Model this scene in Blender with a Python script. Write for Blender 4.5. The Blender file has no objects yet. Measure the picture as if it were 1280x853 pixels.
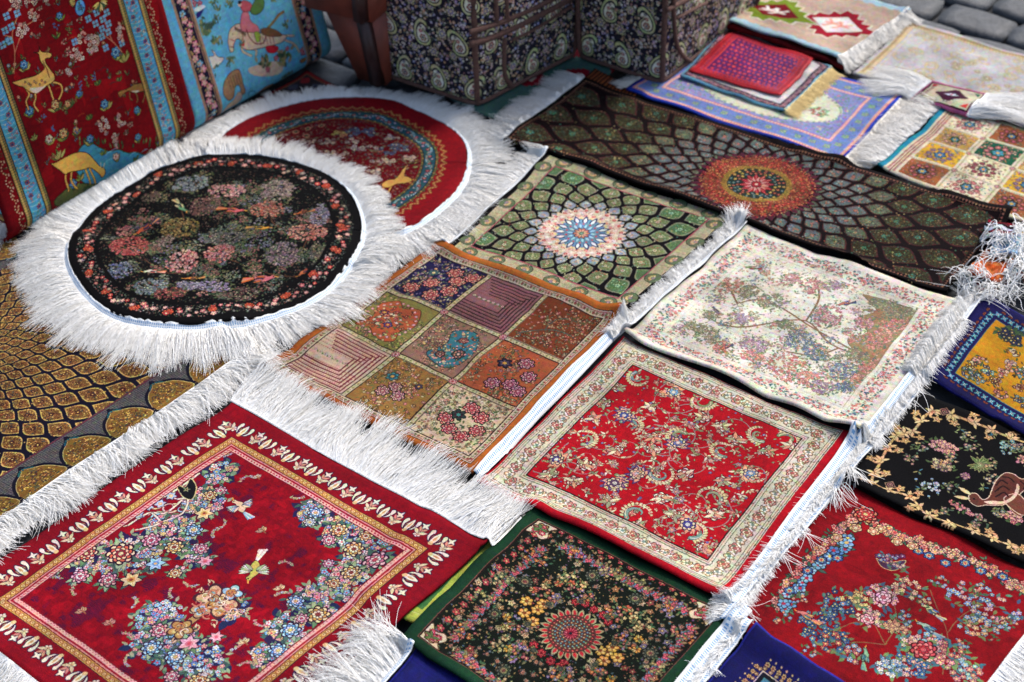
import bpy, math, random
import numpy as np
from mathutils import Matrix, Vector

rng = np.random.default_rng(7)
random.seed(7)
scene = bpy.context.scene
COL = scene.collection

# ------------------------------------------------------------------ camera, sky, sun, exposure
CAM_F, CAM_TH, CAM_RO, CAM_H = 2030.4, .684481, -.0268545, 1.7   # focal length in 1280-wide pixels, pitch down, roll, eye height
cam_data = bpy.data.cameras.new('camera')
cam_data.sensor_width = 36.0
cam_data.lens = CAM_F * 36.0 / 1280.0
cam_data.clip_start = 0.05
cam_data.clip_end = 2000.0
cam_data.dof.use_dof = True
cam_data.dof.focus_distance = 2.42
cam_data.dof.aperture_fstop = 4.5
cam = bpy.data.objects.new('camera', cam_data)
COL.objects.link(cam)
cam.matrix_world = Matrix.Translation((0, 0, CAM_H)) @ Matrix.Rotation(math.pi/2 - CAM_TH, 4, 'X') @ Matrix.Rotation(CAM_RO, 4, 'Z')
scene.camera = cam
scene.cycles.diffuse_bounces = 8; scene.cycles.max_bounces = 14

SUN_EL, SUN_AZ = math.radians(52), math.radians(50)        # azimuth measured from +Y (away from camera) towards +X (right)
world = bpy.data.worlds.new('World'); scene.world = world; world.use_nodes = True
wn = world.node_tree
bg = wn.nodes['Background']
sky = wn.nodes.new('ShaderNodeTexSky'); sky.sky_type = 'NISHITA'; sky.sun_disc = False
sky.sun_elevation = SUN_EL; sky.sun_rotation = SUN_AZ; sky.air_density = 1.0; sky.dust_density = 3.0; sky.ozone_density = 1.0
wn.links.new(sky.outputs[0], bg.inputs[0]); bg.inputs[1].default_value = 0.11
sun_data = bpy.data.lights.new('sun', 'SUN'); sun_data.energy = 1.5; sun_data.angle = math.radians(14); sun_data.color = (1.0, .965, .92)
sun = bpy.data.objects.new('sun', sun_data); COL.objects.link(sun)
sd = Vector((math.sin(SUN_AZ)*math.cos(SUN_EL), math.cos(SUN_AZ)*math.cos(SUN_EL), math.sin(SUN_EL)))
sun.rotation_euler = sd.to_track_quat('Z', 'Y').to_euler(); sun.location = sd*6
vs = scene.view_settings
vs.view_transform = 'Standard'; vs.look = 'None'; vs.exposure = 1.2; vs.gamma = 1.0; vs.use_curve_mapping = False

# ------------------------------------------------------------------ surveying: where a sighted point lies on the ground (or on a plane)
def ray(px, py):
    x = (px-640)/CAM_F; y = -(py-426.5)/CAM_F
    c, s = math.cos(CAM_RO), math.sin(CAM_RO); x, y = c*x-s*y, s*x+c*y
    return np.array([x, math.cos(CAM_TH)+y*math.sin(CAM_TH), -math.sin(CAM_TH)+y*math.cos(CAM_TH)])
def ground(px, py, z=0.0):
    d = ray(px, py); return d[:2]*(CAM_H-z)/-d[2]
def on_plane(px, py, o, n):
    d = ray(px, py); c = np.array([0, 0, CAM_H]); t = np.dot(o-c, n)/np.dot(d, n); return c+d*t

# ------------------------------------------------------------------ things, parts, materials
def tag(o, label=None, cat=None, group=None, kind=None):
    if label: o['label'] = label
    if cat: o['category'] = cat
    if group: o['group'] = group
    if kind: o['kind'] = kind
    return o
def thing(name, label, cat, loc, group=None, rz=0.0):
    o = bpy.data.objects.new(name, None); COL.objects.link(o); o.empty_display_size = .05
    o.location = loc; o.rotation_euler = (0, 0, rz)
    return tag(o, label, cat, group)
def link_mesh(name, me, mat, parent=None, kind=None):
    o = bpy.data.objects.new(name, me); COL.objects.link(o)
    if mat is not None: me.materials.append(mat)
    if parent is not None:
        o.parent = parent
        o.matrix_parent_inverse = (Matrix.Translation(parent.location) @ parent.rotation_euler.to_matrix().to_4x4()).inverted()
    if kind: o['kind'] = kind
    return o
def raw_mesh(name, V, F, uv=None, smooth=True):
    """V (n,3), F (m,k) one polygon size, uv per vertex"""
    V = np.asarray(V, np.float32); F = np.asarray(F, np.int32)
    me = bpy.data.meshes.new(name)
    m, k = F.shape
    me.vertices.add(len(V)); me.vertices.foreach_set('co', V.ravel())
    me.loops.add(m*k); me.loops.foreach_set('vertex_index', F.ravel())
    me.polygons.add(m); me.polygons.foreach_set('loop_start', np.arange(0, m*k, k, dtype=np.int32))
    if smooth: me.polygons.foreach_set('use_smooth', np.ones(m, bool))
    if uv is not None:
        l = me.uv_layers.new(name='UVMap'); l.data.foreach_set('uv', np.asarray(uv, np.float32)[F.ravel()].ravel())
    me.update(calc_edges=True); me.validate()
    return me
def lin(c):
    c = np.asarray(c, float)/255.0
    return tuple(np.where(c <= .04045, c/12.92, ((c+.055)/1.055)**2.4))
def nodes(m):
    m.use_nodes = True; nt = m.node_tree; return nt, nt.nodes['Principled BSDF']
def plain_mat(name, col, rough=.8, noise=.15, scale=60, bump=.2, sheen=0.0, stripes=None, metallic=0, bscale=None):
    m = bpy.data.materials.new(name); nt, b = nodes(m)
    tc = nt.nodes.new('ShaderNodeTexCoord')
    nz = nt.nodes.new('ShaderNodeTexNoise'); nz.inputs['Scale'].default_value = scale; nz.inputs['Detail'].default_value = 5
    nt.links.new(tc.outputs['Object'], nz.inputs['Vector'])
    rp = nt.nodes.new('ShaderNodeValToRGB'); c = np.array(lin(col))
    rp.color_ramp.elements[0].position = .3; rp.color_ramp.elements[1].position = .7
    c = c*.82; rp.color_ramp.elements[0].color = (*(c*(1-noise)), 1); rp.color_ramp.elements[1].color = (*np.minimum(c*(1+noise), 1), 1)
    nt.links.new(nz.outputs['Fac'], rp.inputs['Fac']); nt.links.new(rp.outputs[0], b.inputs['Base Color'])
    b.inputs['Roughness'].default_value = rough; b.inputs['Sheen Weight'].default_value = sheen; b.inputs['Metallic'].default_value = metallic
    n2 = nt.nodes.new('ShaderNodeTexNoise'); n2.inputs['Scale'].default_value = bscale or scale*6; n2.inputs['Detail'].default_value = 3
    nt.links.new(tc.outputs['Object'], n2.inputs['Vector'])
    bp = nt.nodes.new('ShaderNodeBump'); bp.inputs['Strength'].default_value = bump; bp.inputs['Distance'].default_value = .002
    nt.links.new(n2.outputs['Fac'], bp.inputs['Height']); nt.links.new(bp.outputs[0], b.inputs['Normal'])
    return m

# ------------------------------------------------------------------ weaving: a rug's design is drawn knot by knot into an array (units: mm, y down)
S = 2.0                                                    # knots per mm
def hom(src, dst):
    A = []; 
    for (x, y), (u, v) in zip(src, dst):
        A.append([x, y, 1, 0, 0, 0, -u*x, -u*y, -u]); A.append([0, 0, 0, x, y, 1, -v*x, -v*y, -v])
    return np.linalg.svd(np.array(A, float))[2][-1].reshape(3, 3)
class Weave:
    def __init__(s, w, h, base, sc=S, to=None):
        s.w, s.h, s.s = w, h, sc; s.W, s.H = int(w*sc), int(h*sc)
        s.img = np.empty((s.H, s.W, 3), np.float32); s.img[:] = np.array(base, np.float32)
        s.hgt = np.full((s.H, s.W), .5, np.float32); s.to = to
        s.clip = None
    def p(s, *pts):                                        # sighted photo points -> mm on the rug
        if len(pts) == 2 and np.ndim(pts[0]) == 0: return s.to(*pts)
        return [s.to(*q) for q in pts]
    def box(s, x0, y0, x1, y1):
        a, b = max(0, int(x0*s.s)), max(0, int(y0*s.s)); c, d = min(s.W, int(x1*s.s)+2), min(s.H, int(y1*s.s)+2)
        if a >= c or b >= d: return None
        return slice(b, d), slice(a, c), ((np.arange(a, c)+.5)/s.s)[None, :], ((np.arange(b, d)+.5)/s.s)[:, None]
    def put(s, sl, m, col, h=None):
        if s.clip is not None: m = m & s.clip[sl]
        s.img[sl][m] = col
        if h is not None: s.hgt[sl][m] = h
    def XY(s):
        return np.meshgrid((np.arange(s.W)+.5)/s.s, (np.arange(s.H)+.5)/s.s)
    def mask(s, m, col, h=None):
        if s.clip is not None: m = m & s.clip
        s.img[m] = col
        if h is not None: s.hgt[m] = h
    def rect(s, x0, y0, x1, y1, col, h=None):
        a, b, c, d = [int(round(v*s.s)) for v in (x0, y0, x1, y1)]; a, b = max(a, 0), max(b, 0)
        if s.clip is None:
            s.img[b:d, a:c] = col
            if h is not None: s.hgt[b:d, a:c] = h
        else:
            m = s.clip[b:d, a:c]; s.img[b:d, a:c][m] = col
    def frame(s, t, r, b, l, col, t2=None, r2=None, b2=None, l2=None, wd=1.0, h=None):
        """ring: insets from each side t,r,b,l, width wd"""
        x0, y0, x1, y1 = l, t, s.w-r, s.h-b
        s.rect(x0, y0, x1, y0+wd, col, h); s.rect(x0, y1-wd, x1, y1, col, h); s.rect(x0, y0, x0+wd, y1, col, h); s.rect(x1-wd, y0, x1, y1, col, h)
    def disc(s, x, y, r, col, h=None, ry=None, a=0.0):
        q = s.box(x-max(r, ry or r), y-max(r, ry or r), x+max(r, ry or r), y+max(r, ry or r))
        if q is None: return
        dx, dy = q[2]-x, q[3]-y
        if a or ry:
            ry = ry or r; c, n = math.cos(a), math.sin(a); u = c*dx+n*dy; v = -n*dx+c*dy
            m = (u/r)**2+(v/ry)**2 < 1
        else: m = dx*dx+dy*dy < r*r
        s.put(q[:2], m, col, h)
    def flower(s, x, y, R, n=5, pet=(230, 150, 160), cen=(230, 200, 120), out=(40, 15, 25), rot=None, inner=None, lob=.28, h=.8):
        q = s.box(x-R*1.3, y-R*1.3, x+R*1.3, y+R*1.3)
        if q is None: return
        dx, dy = q[2]-x, q[3]-y; rot = random.random()*6.28 if rot is None else rot
        rr = np.sqrt(dx*dx+dy*dy); th = np.arctan2(dy, dx)
        rho = rr/(R*(1-lob+lob*np.abs(np.cos(n*(th+rot)/2))*1.35))
        if out is not None: s.put(q[:2], rho < 1.0, out, .35)
        s.put(q[:2], rho < (.86 if out is not None else 1.), pet, h)
        if inner is not None: s.put(q[:2], rho < .58, inner, h)
        if R*s.s > 4 and out is not None:
            ln = (np.abs(np.sin(n*(th+rot)/2)) > .96) & (rho < .8); s.put(q[:2], ln, out, .4)
        s.put(q[:2], rho < .3, cen, .6)
    def leaf(s, x, y, L, w, a, col, out=None, vein=None, h=.75):
        """leaf starting at x,y"""
        q = s.box(x-L-w, y-L-w, x+L+w, y+L+w)
        if q is None: return
        dx, dy = q[2]-x, q[3]-y; c, n = math.cos(a), math.sin(a); u = (c*dx+n*dy)/L; v = (-n*dx+c*dy)
        hw = w*.5*np.sin(np.pi*np.clip(u, 0, 1)**.8)
        m = (u > 0) & (u < 1) & (np.abs(v) < hw)
        if out is not None:
            s.put(q[:2], m, out, .35); s.put(q[:2], m & (np.abs(v) < hw-.7/s.s*1.4), col, h)
        else: s.put(q[:2], m, col, h)
        if vein is not None: s.put(q[:2], m & (np.abs(v) < .35) & (u < .85), vein, .5)
    def stroke(s, pts, wd, col, h=None, taper=False):
        pts = np.asarray(pts, float); N = len(pts)-1
        for i in range(N):
            (x0, y0), (x1, y1) = pts[i], pts[i+1]; w = wd*(1-i/N*.75) if taper else wd; r = w/2
            q = s.box(min(x0, x1)-r, min(y0, y1)-r, max(x0, x1)+r, max(y0, y1)+r)
            if q is None: continue
            ex, ey = x1-x0, y1-y0; L = ex*ex+ey*ey+1e-9
            t = np.clip(((q[2]-x0)*ex+(q[3]-y0)*ey)/L, 0, 1)
            s.put(q[:2], (q[2]-x0-t*ex)**2+(q[3]-y0-t*ey)**2 < r*r+.02, col, h)
    def poly(s, pts, col, out=None, ow=.8, h=.8, sm=True):
        pts = np.asarray(pts, float)
        if sm: pts = smooth(pts, True)
        q = s.box(pts[:, 0].min(), pts[:, 1].min(), pts[:, 0].max(), pts[:, 1].max())
        if q is None: return
        X, Y = np.broadcast_arrays(q[2], q[3]); m = np.zeros(X.shape, bool)
        for (x0, y0), (x1, y1) in zip(pts, np.roll(pts, -1, 0)):
            if y0 == y1: continue
            m ^= ((Y > y0) != (Y > y1)) & (X < (x1-x0)*(Y-y0)/(y1-y0)+x0)
        s.put(q[:2], m, col, h)
        if out is not None: s.stroke(np.vstack([pts, pts[:1]]), ow, out, .35)
    def scatter(s, n, test, pal, r0=.8, r1=2.0, leafp=.4, leafc=((90, 110, 70),), out=None, flat=False):
        """small florets and leaves over the region test(X,Y) -> mask"""
        X, Y = s.XY(); m = test(X, Y); ys, xs = np.nonzero(m)
        if len(ys) == 0: return
        for k in rng.integers(0, len(ys), n):
            x, y = xs[k]/s.s, ys[k]/s.s; r = random.uniform(r0, r1)
            if random.random() < leafp: s.leaf(x, y, r*2.6, r*1.3, random.random()*6.28, random.choice(leafc), out)
            elif flat or r*s.s < 2: s.disc(x, y, r, random.choice(pal), .75)
            else: s.flower(x, y, r, random.choice((4, 5, 6)), random.choice(pal), random.choice(pal), out)
    def finish(s, grain=.10, tone=.05, name='design', warp=.42, mute=.08):
        # every knot sits a little off its place, and the yarn varies from knot to knot
        kx, ky = max(4, int(s.w/2.6)), max(4, int(s.h/2.6))
        j1, j2 = lownoise(s.W, s.H, kx, ky), lownoise(s.W, s.H, kx, ky)
        yy_, xx_ = np.mgrid[0:s.H, 0:s.W]
        q = (np.clip(yy_+(j1*warp*s.s).astype(int), 0, s.H-1), np.clip(xx_+(j2*warp*s.s).astype(int), 0, s.W-1))
        im = s.img[q]; s.hgt = s.hgt[q]
        im = im*(1-mute)+im.mean(2, keepdims=True)*mute
        for ch in range(3): im[..., ch] *= 1+.05*lownoise(s.W, s.H, max(3, int(s.w/5)), max(3, int(s.h/5)))
        g = im.copy(); g[1:-1, 1:-1] = im[1:-1, 1:-1]*.5+(im[:-2, 1:-1]+im[2:, 1:-1]+im[1:-1, :-2]+im[1:-1, 2:])*.125
        n = rng.normal(0, grain, im.shape[:2]).astype(np.float32)
        row = rng.normal(0, grain*.35, (s.H, 1)).astype(np.float32)
        lo = lownoise(s.W, s.H, 9)*tone
        g *= (1+n+row+lo)[..., None]
        out = np.empty((s.H, s.W, 4), np.float32); out[..., :3] = np.clip(g/255, 0, 1)
        hh = s.hgt.copy(); hh[1:-1, 1:-1] = hh[1:-1, 1:-1]*.4+(s.hgt[:-2, 1:-1]+s.hgt[2:, 1:-1]+s.hgt[1:-1, :-2]+s.hgt[1:-1, 2:])*.15
        out[..., 3] = np.clip(hh+n*.6, 0.02, 1)
        im_ = bpy.data.images.new(name, s.W, s.H, alpha=True); im_.alpha_mode = 'CHANNEL_PACKED'
        im_.pixels.foreach_set(np.ascontiguousarray(out[::-1]).ravel()); im_.update(); im_.pack()
        return im_
def lownoise(W, H, k, ky=None):
    ky = ky or k; g = rng.normal(0, 1, (ky+1, k+1)); ys = np.linspace(0, ky-.001, H); xs = np.linspace(0, k-.001, W)
    yi, xi = ys.astype(int), xs.astype(int); fy, fx = (ys-yi)[:, None], (xs-xi)[None, :]
    fy, fx = fy*fy*(3-2*fy), fx*fx*(3-2*fx)
    return ((g[yi][:, xi]*(1-fx)+g[yi][:, xi+1]*fx)*(1-fy)+(g[yi+1][:, xi]*(1-fx)+g[yi+1][:, xi+1]*fx)*fy).astype(np.float32)
def smooth(p, closed=False, n=5):
    p = np.asarray(p, float); N = len(p); out = []
    for i in range(N if closed else N-1):
        a, b, c, d = (p[(i-1) % N], p[i], p[(i+1) % N], p[(i+2) % N]) if closed else (p[max(i-1, 0)], p[i], p[i+1], p[min(i+2, N-1)])
        for t in np.arange(n)/n:
            out.append(.5*((2*b)+(c-a)*t+(2*a-5*b+4*c-d)*t*t+(3*b-a-3*c+d)*t**3))
    if not closed: out.append(p[-1])
    return np.array(out)
def weave_mat(name, img, rough=.75, bump=.35, sheen=.15, gain=1.0):
    m = bpy.data.materials.new(name); nt, b = nodes(m)
    t = nt.nodes.new('ShaderNodeTexImage'); t.image = img; t.interpolation = 'Linear'; t.extension = 'EXTEND'
    tc = nt.nodes.new('ShaderNodeTexCoord')
    nz = nt.nodes.new('ShaderNodeTexNoise'); nz.inputs['Scale'].default_value = 9; nz.inputs['Detail'].default_value = 3
    nt.links.new(tc.outputs['Object'], nz.inputs['Vector'])
    mr = nt.nodes.new('ShaderNodeMapRange'); mr.inputs['From Min'].default_value = .3; mr.inputs['From Max'].default_value = .7
    mr.inputs['To Min'].default_value = .605*gain; mr.inputs['To Max'].default_value = .80*gain  # patchy pile sheen painted into the colour: noise lightens and darkens it
    nt.links.new(nz.outputs['Fac'], mr.inputs['Value'])
    mx = nt.nodes.new('ShaderNodeVectorMath'); mx.operation = 'SCALE'
    nt.links.new(t.outputs['Color'], mx.inputs[0]); nt.links.new(mr.outputs[0], mx.inputs['Scale']); nt.links.new(mx.outputs[0], b.inputs['Base Color'])
    b.inputs['Roughness'].default_value = rough; b.inputs['Specular IOR Level'].default_value = .05
    b.inputs['Sheen Weight'].default_value = 0.0; b.inputs['Sheen Roughness'].default_value = .5
    n2 = nt.nodes.new('ShaderNodeTexNoise'); n2.inputs['Scale'].default_value = 900; n2.inputs['Detail'].default_value = 2
    nt.links.new(tc.outputs['Object'], n2.inputs['Vector'])
    ad = nt.nodes.new('ShaderNodeMath'); ad.operation = 'MULTIPLY_ADD'; ad.inputs[1].default_value = .35
    nt.links.new(n2.outputs['Fac'], ad.inputs[0]); nt.links.new(t.outputs['Alpha'], ad.inputs[2])
    bp = nt.nodes.new('ShaderNodeBump'); bp.inputs['Strength'].default_value = bump; bp.inputs['Distance'].default_value = .0016
    nt.links.new(ad.outputs[0], bp.inputs['Height']); nt.links.new(bp.outputs[0], b.inputs['Normal'])
    return m

# ------------------------------------------------------------------ how things lie on one another: a height field of what is already on the ground
GX0, GY0, CELL = -2.2, 1.2, .004
GW, GH = 1100, 850
HF = np.zeros((GH, GW), np.float32)
def hs(P):
    """height of what lies at points P (...,2)"""
    x = np.clip((P[..., 0]-GX0)/CELL, 0, GW-1.01); y = np.clip((P[..., 1]-GY0)/CELL, 0, GH-1.01)
    i, j = x.astype(int), y.astype(int); fx, fy = x-i, y-j
    return (HF[j, i]*(1-fx)+HF[j, i+1]*fx)*(1-fy)+(HF[j+1, i]*(1-fx)+HF[j+1, i+1]*fx)*fy
def dil(a, n):
    for _ in range(n):
        b = a.copy(); b[1:] = np.maximum(b[1:], a[:-1]); b[:-1] = np.maximum(b[:-1], a[1:]); c = b.copy()
        b[:, 1:] = np.maximum(b[:, 1:], c[:, :-1]); b[:, :-1] = np.maximum(b[:, :-1], c[:, 1:]); a = b
    return a
def blur(a, n):
    for _ in range(n):
        a = np.pad(a, 1, mode='edge'); a = (a[1:-1, :-2]+a[1:-1, 2:]+a[1:-1, 1:-1]*2)/4; a = np.pad(a, 1, mode='edge')
        a = (a[:-2, 1:-1]+a[2:, 1:-1]+a[1:-1, 1:-1]*2)/4
    return a
def in_poly(X, Y, q):
    m = np.zeros(X.shape, bool)
    for (x0, y0), (x1, y1) in zip(q, np.roll(q, -1, 0)):
        if y0 == y1: continue
        m ^= ((Y > y0) != (Y > y1)) & (X < (x1-x0)*(Y-y0)/(y1-y0)+x0)
    return m
def settle(outline, thick, stiff=3):
    """lay a cloth of that outline on the pile; returns a function giving the underside height"""
    q = np.asarray(outline); pad = 14
    i0, i1 = int((q[:, 0].min()-GX0)/CELL)-pad, int((q[:, 0].max()-GX0)/CELL)+pad
    j0, j1 = int((q[:, 1].min()-GY0)/CELL)-pad, int((q[:, 1].max()-GY0)/CELL)+pad
    i0, j0 = max(i0, 0), max(j0, 0); i1, j1 = min(i1, GW), min(j1, GH)
    raw = HF[j0:j1, i0:i1]
    X, Y = np.meshgrid(GX0+np.arange(i0, i1)*CELL, GY0+np.arange(j0, j1)*CELL)
    m = in_poly(X, Y, q)
    a = np.where(dil(m.astype(np.float32), 1) > 0, raw, 0)
    a = blur(dil(a, stiff), stiff*2)
    a = np.maximum(a, dil(raw, 1))+.0008
    top = a+thick
    base = a.copy()
    def under(P):
        x = np.clip((P[..., 0]-GX0)/CELL-i0, 0, base.shape[1]-1.01); y = np.clip((P[..., 1]-GY0)/CELL-j0, 0, base.shape[0]-1.01)
        i, j = x.astype(int), y.astype(int); fx, fy = x-i, y-j
        return (base[j, i]*(1-fx)+base[j, i+1]*fx)*(1-fy)+(base[j+1, i]*(1-fx)+base[j+1, i+1]*fx)*fy
    HF[j0:j1, i0:i1] = np.where(m, top, raw)
    return under

def slab(me_name, TOP, BOT, nx, ny, uv):
    """closed sheet from two (ny+1,nx+1,3) grids"""
    n = (nx+1)*(ny+1); V = np.vstack([TOP.reshape(-1, 3), BOT.reshape(-1, 3)]); U = np.vstack([uv.reshape(-1, 2)]*2)
    idx = np.arange(n).reshape(ny+1, nx+1)
    a, b, c, d = idx[:-1, :-1], idx[:-1, 1:], idx[1:, 1:], idx[1:, :-1]
    t = np.stack([a, d, c, b], -1).reshape(-1, 4); bt = np.stack([a, b, c, d], -1).reshape(-1, 4)+n
    sides = []
    for e in (idx[0, :], idx[::-1, 0], idx[-1, ::-1], idx[:, -1]):
        pass
    ring = np.concatenate([idx[0, :-1], idx[:-1, -1], idx[-1, :0:-1], idx[:0:-1, 0]])
    r2 = np.roll(ring, -1); sides = np.stack([ring, r2, r2+n, ring+n], -1)
    return raw_mesh(me_name, V, np.vstack([t, bt, sides]), U)

def raise_field(G, zt, M, w, h):
    i0, i1 = max(0, int((G[..., 0].min()-GX0)/CELL)-1), min(GW, int((G[..., 0].max()-GX0)/CELL)+2)
    j0, j1 = max(0, int((G[..., 1].min()-GY0)/CELL)-1), min(GH, int((G[..., 1].max()-GY0)/CELL)+2)
    X, Y = np.meshgrid(GX0+np.arange(i0, i1)*CELL, GY0+np.arange(j0, j1)*CELL)
    q = np.stack([X, Y, np.ones_like(X)], -1) @ M.T; u, v = q[..., 0]/q[..., 2]/w, q[..., 1]/q[..., 2]/h
    m = (u > -.01) & (u < 1.01) & (v > -.01) & (v < 1.01); ny, nx = zt.shape
    a = np.clip((u*(nx-1)).round().astype(int), 0, nx-1); b = np.clip((v*(ny-1)).round().astype(int), 0, ny-1)
    HF[j0:j1, i0:i1] = np.where(m, np.maximum(HF[j0:j1, i0:i1], zt[b, a]), HF[j0:j1, i0:i1])

class Rug:
    """quad: sighted corners in the order top, right, bottom, left; None = completed as a parallelogram"""
    def __init__(s, name, label, quad, base, cat='rug', thick=.006, zsight=0.0, group='small rugs laid out on the pavement', bow=None, sc=S):
        P = [None if q is None else ground(*q, z=zsight) for q in quad]
        for i in range(4):
            if P[i] is None: P[i] = P[i-1]+P[(i+1) % 4]-P[(i+2) % 4]
        P = np.array(P); cen_ = P.mean(0); P = cen_+(P-cen_)*1.012
        s.P = np.array(P); s.name, s.label, s.cat, s.thick, s.group = name, label, cat, thick, group
        T, R, B, L = s.P
        s.w = (np.linalg.norm(R-T)+np.linalg.norm(B-L))*500; s.h = (np.linalg.norm(L-T)+np.linalg.norm(B-R))*500
        M = hom(s.P, [(0, 0), (s.w, 0), (s.w, s.h), (0, s.h)])
        s.Mi = hom([(0, 0), (s.w, 0), (s.w, s.h), (0, s.h)], s.P)
        def to(px, py):
            g = ground(px, py, z=zsight); v = M @ np.array([g[0], g[1], 1]); return (v[0]/v[2], v[1]/v[2])
        s.c = Weave(s.w, s.h, base, sc, to); s.bow = bow
    def world(s, U, V):
        T, R, B, L = s.P; U, V = U[..., None], V[..., None]
        return T*(1-U)*(1-V)+R*U*(1-V)+B*U*V+L*(1-U)*V
    def build(s, wave=.0015, bump=.6, sheen=.15, rough=.8, edge=None, gain=1.0, lift=None, grain=.10, back=(150, 130, 110)):
        cx, cy = s.P.mean(0)
        nx, ny = max(6, int(s.w/8)), max(6, int(s.h/8))
        U, V = np.meshgrid(np.linspace(0, 1, nx+1), np.linspace(0, 1, ny+1))
        U0, V0 = U.copy(), V.copy()
        G = s.world(U, V)
        if s.bow:
            T, R, B, L = s.P                               # bow: (top, right, bottom, left) outward bulge in metres
            ey = (L-T)/np.linalg.norm(L-T); ex = (R-T)/np.linalg.norm(R-T); bt, br, bb, bl = s.bow
            G = G+(-ey*bt)*(4*U*(1-U)*(1-V))[..., None]+(ex*br)*(4*V*(1-V)*U)[..., None]+(ey*bb)*(4*U*(1-U)*V)[..., None]-(ex*bl)*(4*V*(1-V)*(1-U))[..., None]
        # slightly uneven edges
        e = .0011
        n1, n2 = lownoise(nx+1, ny+1, 7)+lownoise(nx+1, ny+1, 3)*1.3, lownoise(nx+1, ny+1, 7)+lownoise(nx+1, ny+1, 3)*1.3
        G = G+np.stack([n1*e, n2*e], -1)
        outline = np.vstack([G[0, :], G[1:, -1], G[-1, -2::-1], G[-2:0:-1, 0]])
        under = settle(outline, s.thick)
        z = under(G)+np.abs(lownoise(nx+1, ny+1, 4))*wave*1.4+np.abs(lownoise(nx+1, ny+1, 10))*wave*.5
        for (cu, cv) in ((0, 0), (1, 0), (1, 1), (0, 1)):       # corners that do not lie quite flat
            q = np.hypot((U0-cu)*s.w, (V0-cv)*s.h); z = z+np.clip(1-q/70, 0, 1)**2*max(0, rng.normal(.002, .002))*min(1, (s.w/330)**2)
        for k, (du, n_) in enumerate(((V0, s.h), (1-U0, s.w), (1-V0, s.h), (U0, s.w))):   # hems that undulate
            ph = rng.uniform(0, 6.28); t_ = U0 if k % 2 == 0 else V0
            z = z+np.clip(1-du*n_/36, 0, 1)**2*.0022*min(1, (s.w/330)**2)*(1+np.sin(t_*rng.uniform(9, 16)+ph))
        if lift is not None: z = z+lift(U0, V0)
        ex_ = np.minimum(np.minimum(U0, 1-U0)*s.w, np.minimum(V0, 1-V0)*s.h)     # mm from edge
        zt = z+s.thick*np.clip(.72+ex_/16*.28, 0, 1)
        TOP = np.dstack([G, zt]); BOT = np.dstack([G, z])
        raise_field(G, zt, np.linalg.inv(s.Mi), s.w, s.h)
        s.root = thing(s.name, s.label, s.cat, (cx, cy, float(z.mean())), s.group)
        me = slab('pile', TOP, BOT, nx, ny, np.dstack([U0, 1-V0]))
        img = s.c.finish(grain=grain, name=s.name+'_design')
        s.mat = weave_mat(s.name+'_wool', img, bump=bump, sheen=sheen, rough=rough, gain=gain)
        s.pile = link_mesh('pile', me, s.mat, s.root)
        return s
    def side(s, k, a=0.0, b=1.0, off=0.0, n=60):
        """points along side k (0 top T-R, 1 right R-B, 2 bottom B-L, 3 left L-T) from fraction a to b, moved outward by off; and the outward direction"""
        p, q = s.P[k], s.P[(k+1) % 4]; d = (q-p)/np.linalg.norm(q-p); nrm = np.array([-d[1], d[0]])
        c = s.P.mean(0)
        if np.dot(nrm, (p+q)/2-c) < 0: nrm = -nrm
        t = np.linspace(a, b, n)[:, None]; pts = p+(q-p)*t
        if s.bow: pts = pts+nrm*s.bow[k]*4*t*(1-t)
        return pts+nrm*off, np.tile(nrm, (n, 1))

def strands(P0, D, L, r=.00056, K=7, curl=.07, droop=.5, lay=.006, z0=None, arc=.004, tip=.35, wob=1.0, minz=None):
    """P0 (n,2) roots, D (n,2) unit directions, L (n,) lengths: threads lying on whatever is below them"""
    n = len(P0); t = np.linspace(0, 1, K); N = np.stack([-D[:, 1], D[:, 0]], -1)
    bend = rng.normal(0, curl, n); ph = rng.uniform(0, 6.28, n); am = rng.normal(0, .03*wob, n); fq = 5.0 if wob < 3 else 9.0
    lat = (bend[:, None]*t**2+am[:, None]*(np.sin(ph[:, None]+t*fq)-np.sin(ph)[:, None]))*L[:, None]
    P = P0[:, None]+D[:, None]*(L[:, None]*t)[..., None]+N[:, None]*lat[..., None]
    layh = rng.uniform(0, 1, n)**1.5*lay
    z = hs(P)+r+layh[:, None]*np.minimum(t*3.5, 1)*(1-.4*t)+arc*4*t*(1-t)*rng.uniform(.2, 1, n)[:, None]
    for _ in range(2): z[:, 1:-1] = np.maximum(z[:, 1:-1], (z[:, :-2]+z[:, 2:])/2)
    if z0 is not None: z[:, 0] = z0 if np.ndim(z0) else hs(P0)+z0
    C = np.dstack([P, z])
    return C, r, tip
def tubes(C, r, tip=.35, sides=3):
    n, K, _ = C.shape
    Tn = np.gradient(C, axis=1); Tn /= np.linalg.norm(Tn, axis=2, keepdims=True)+1e-9
    Z = np.array([0, 0, 1.0]); A = np.cross(Tn, Z); A /= np.linalg.norm(A, axis=2, keepdims=True)+1e-6; B = np.cross(A, Tn)
    rr = r*np.linspace(1, tip, K)[None, :, None, None] if np.ndim(r) == 0 else r[:, None, None, None]*np.linspace(1, tip, K)[None, :, None, None]
    an = np.arange(sides)*2*np.pi/sides+.5
    V = C[:, :, None]+rr*(A[:, :, None]*np.cos(an)[None, None, :, None]+B[:, :, None]*np.sin(an)[None, None, :, None])
    V = V.reshape(-1, 3); base = (np.arange(n)*K*sides)[:, None, None]
    k = (np.arange(K-1)*sides)[None, :, None]; j = np.arange(sides)[None, None, :]; j2 = (j+1) % sides
    F = np.stack([base+k+j, base+k+sides+j, base+k+sides+j2, base+k+j2], -1).reshape(-1, 4)
    return V, F
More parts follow.
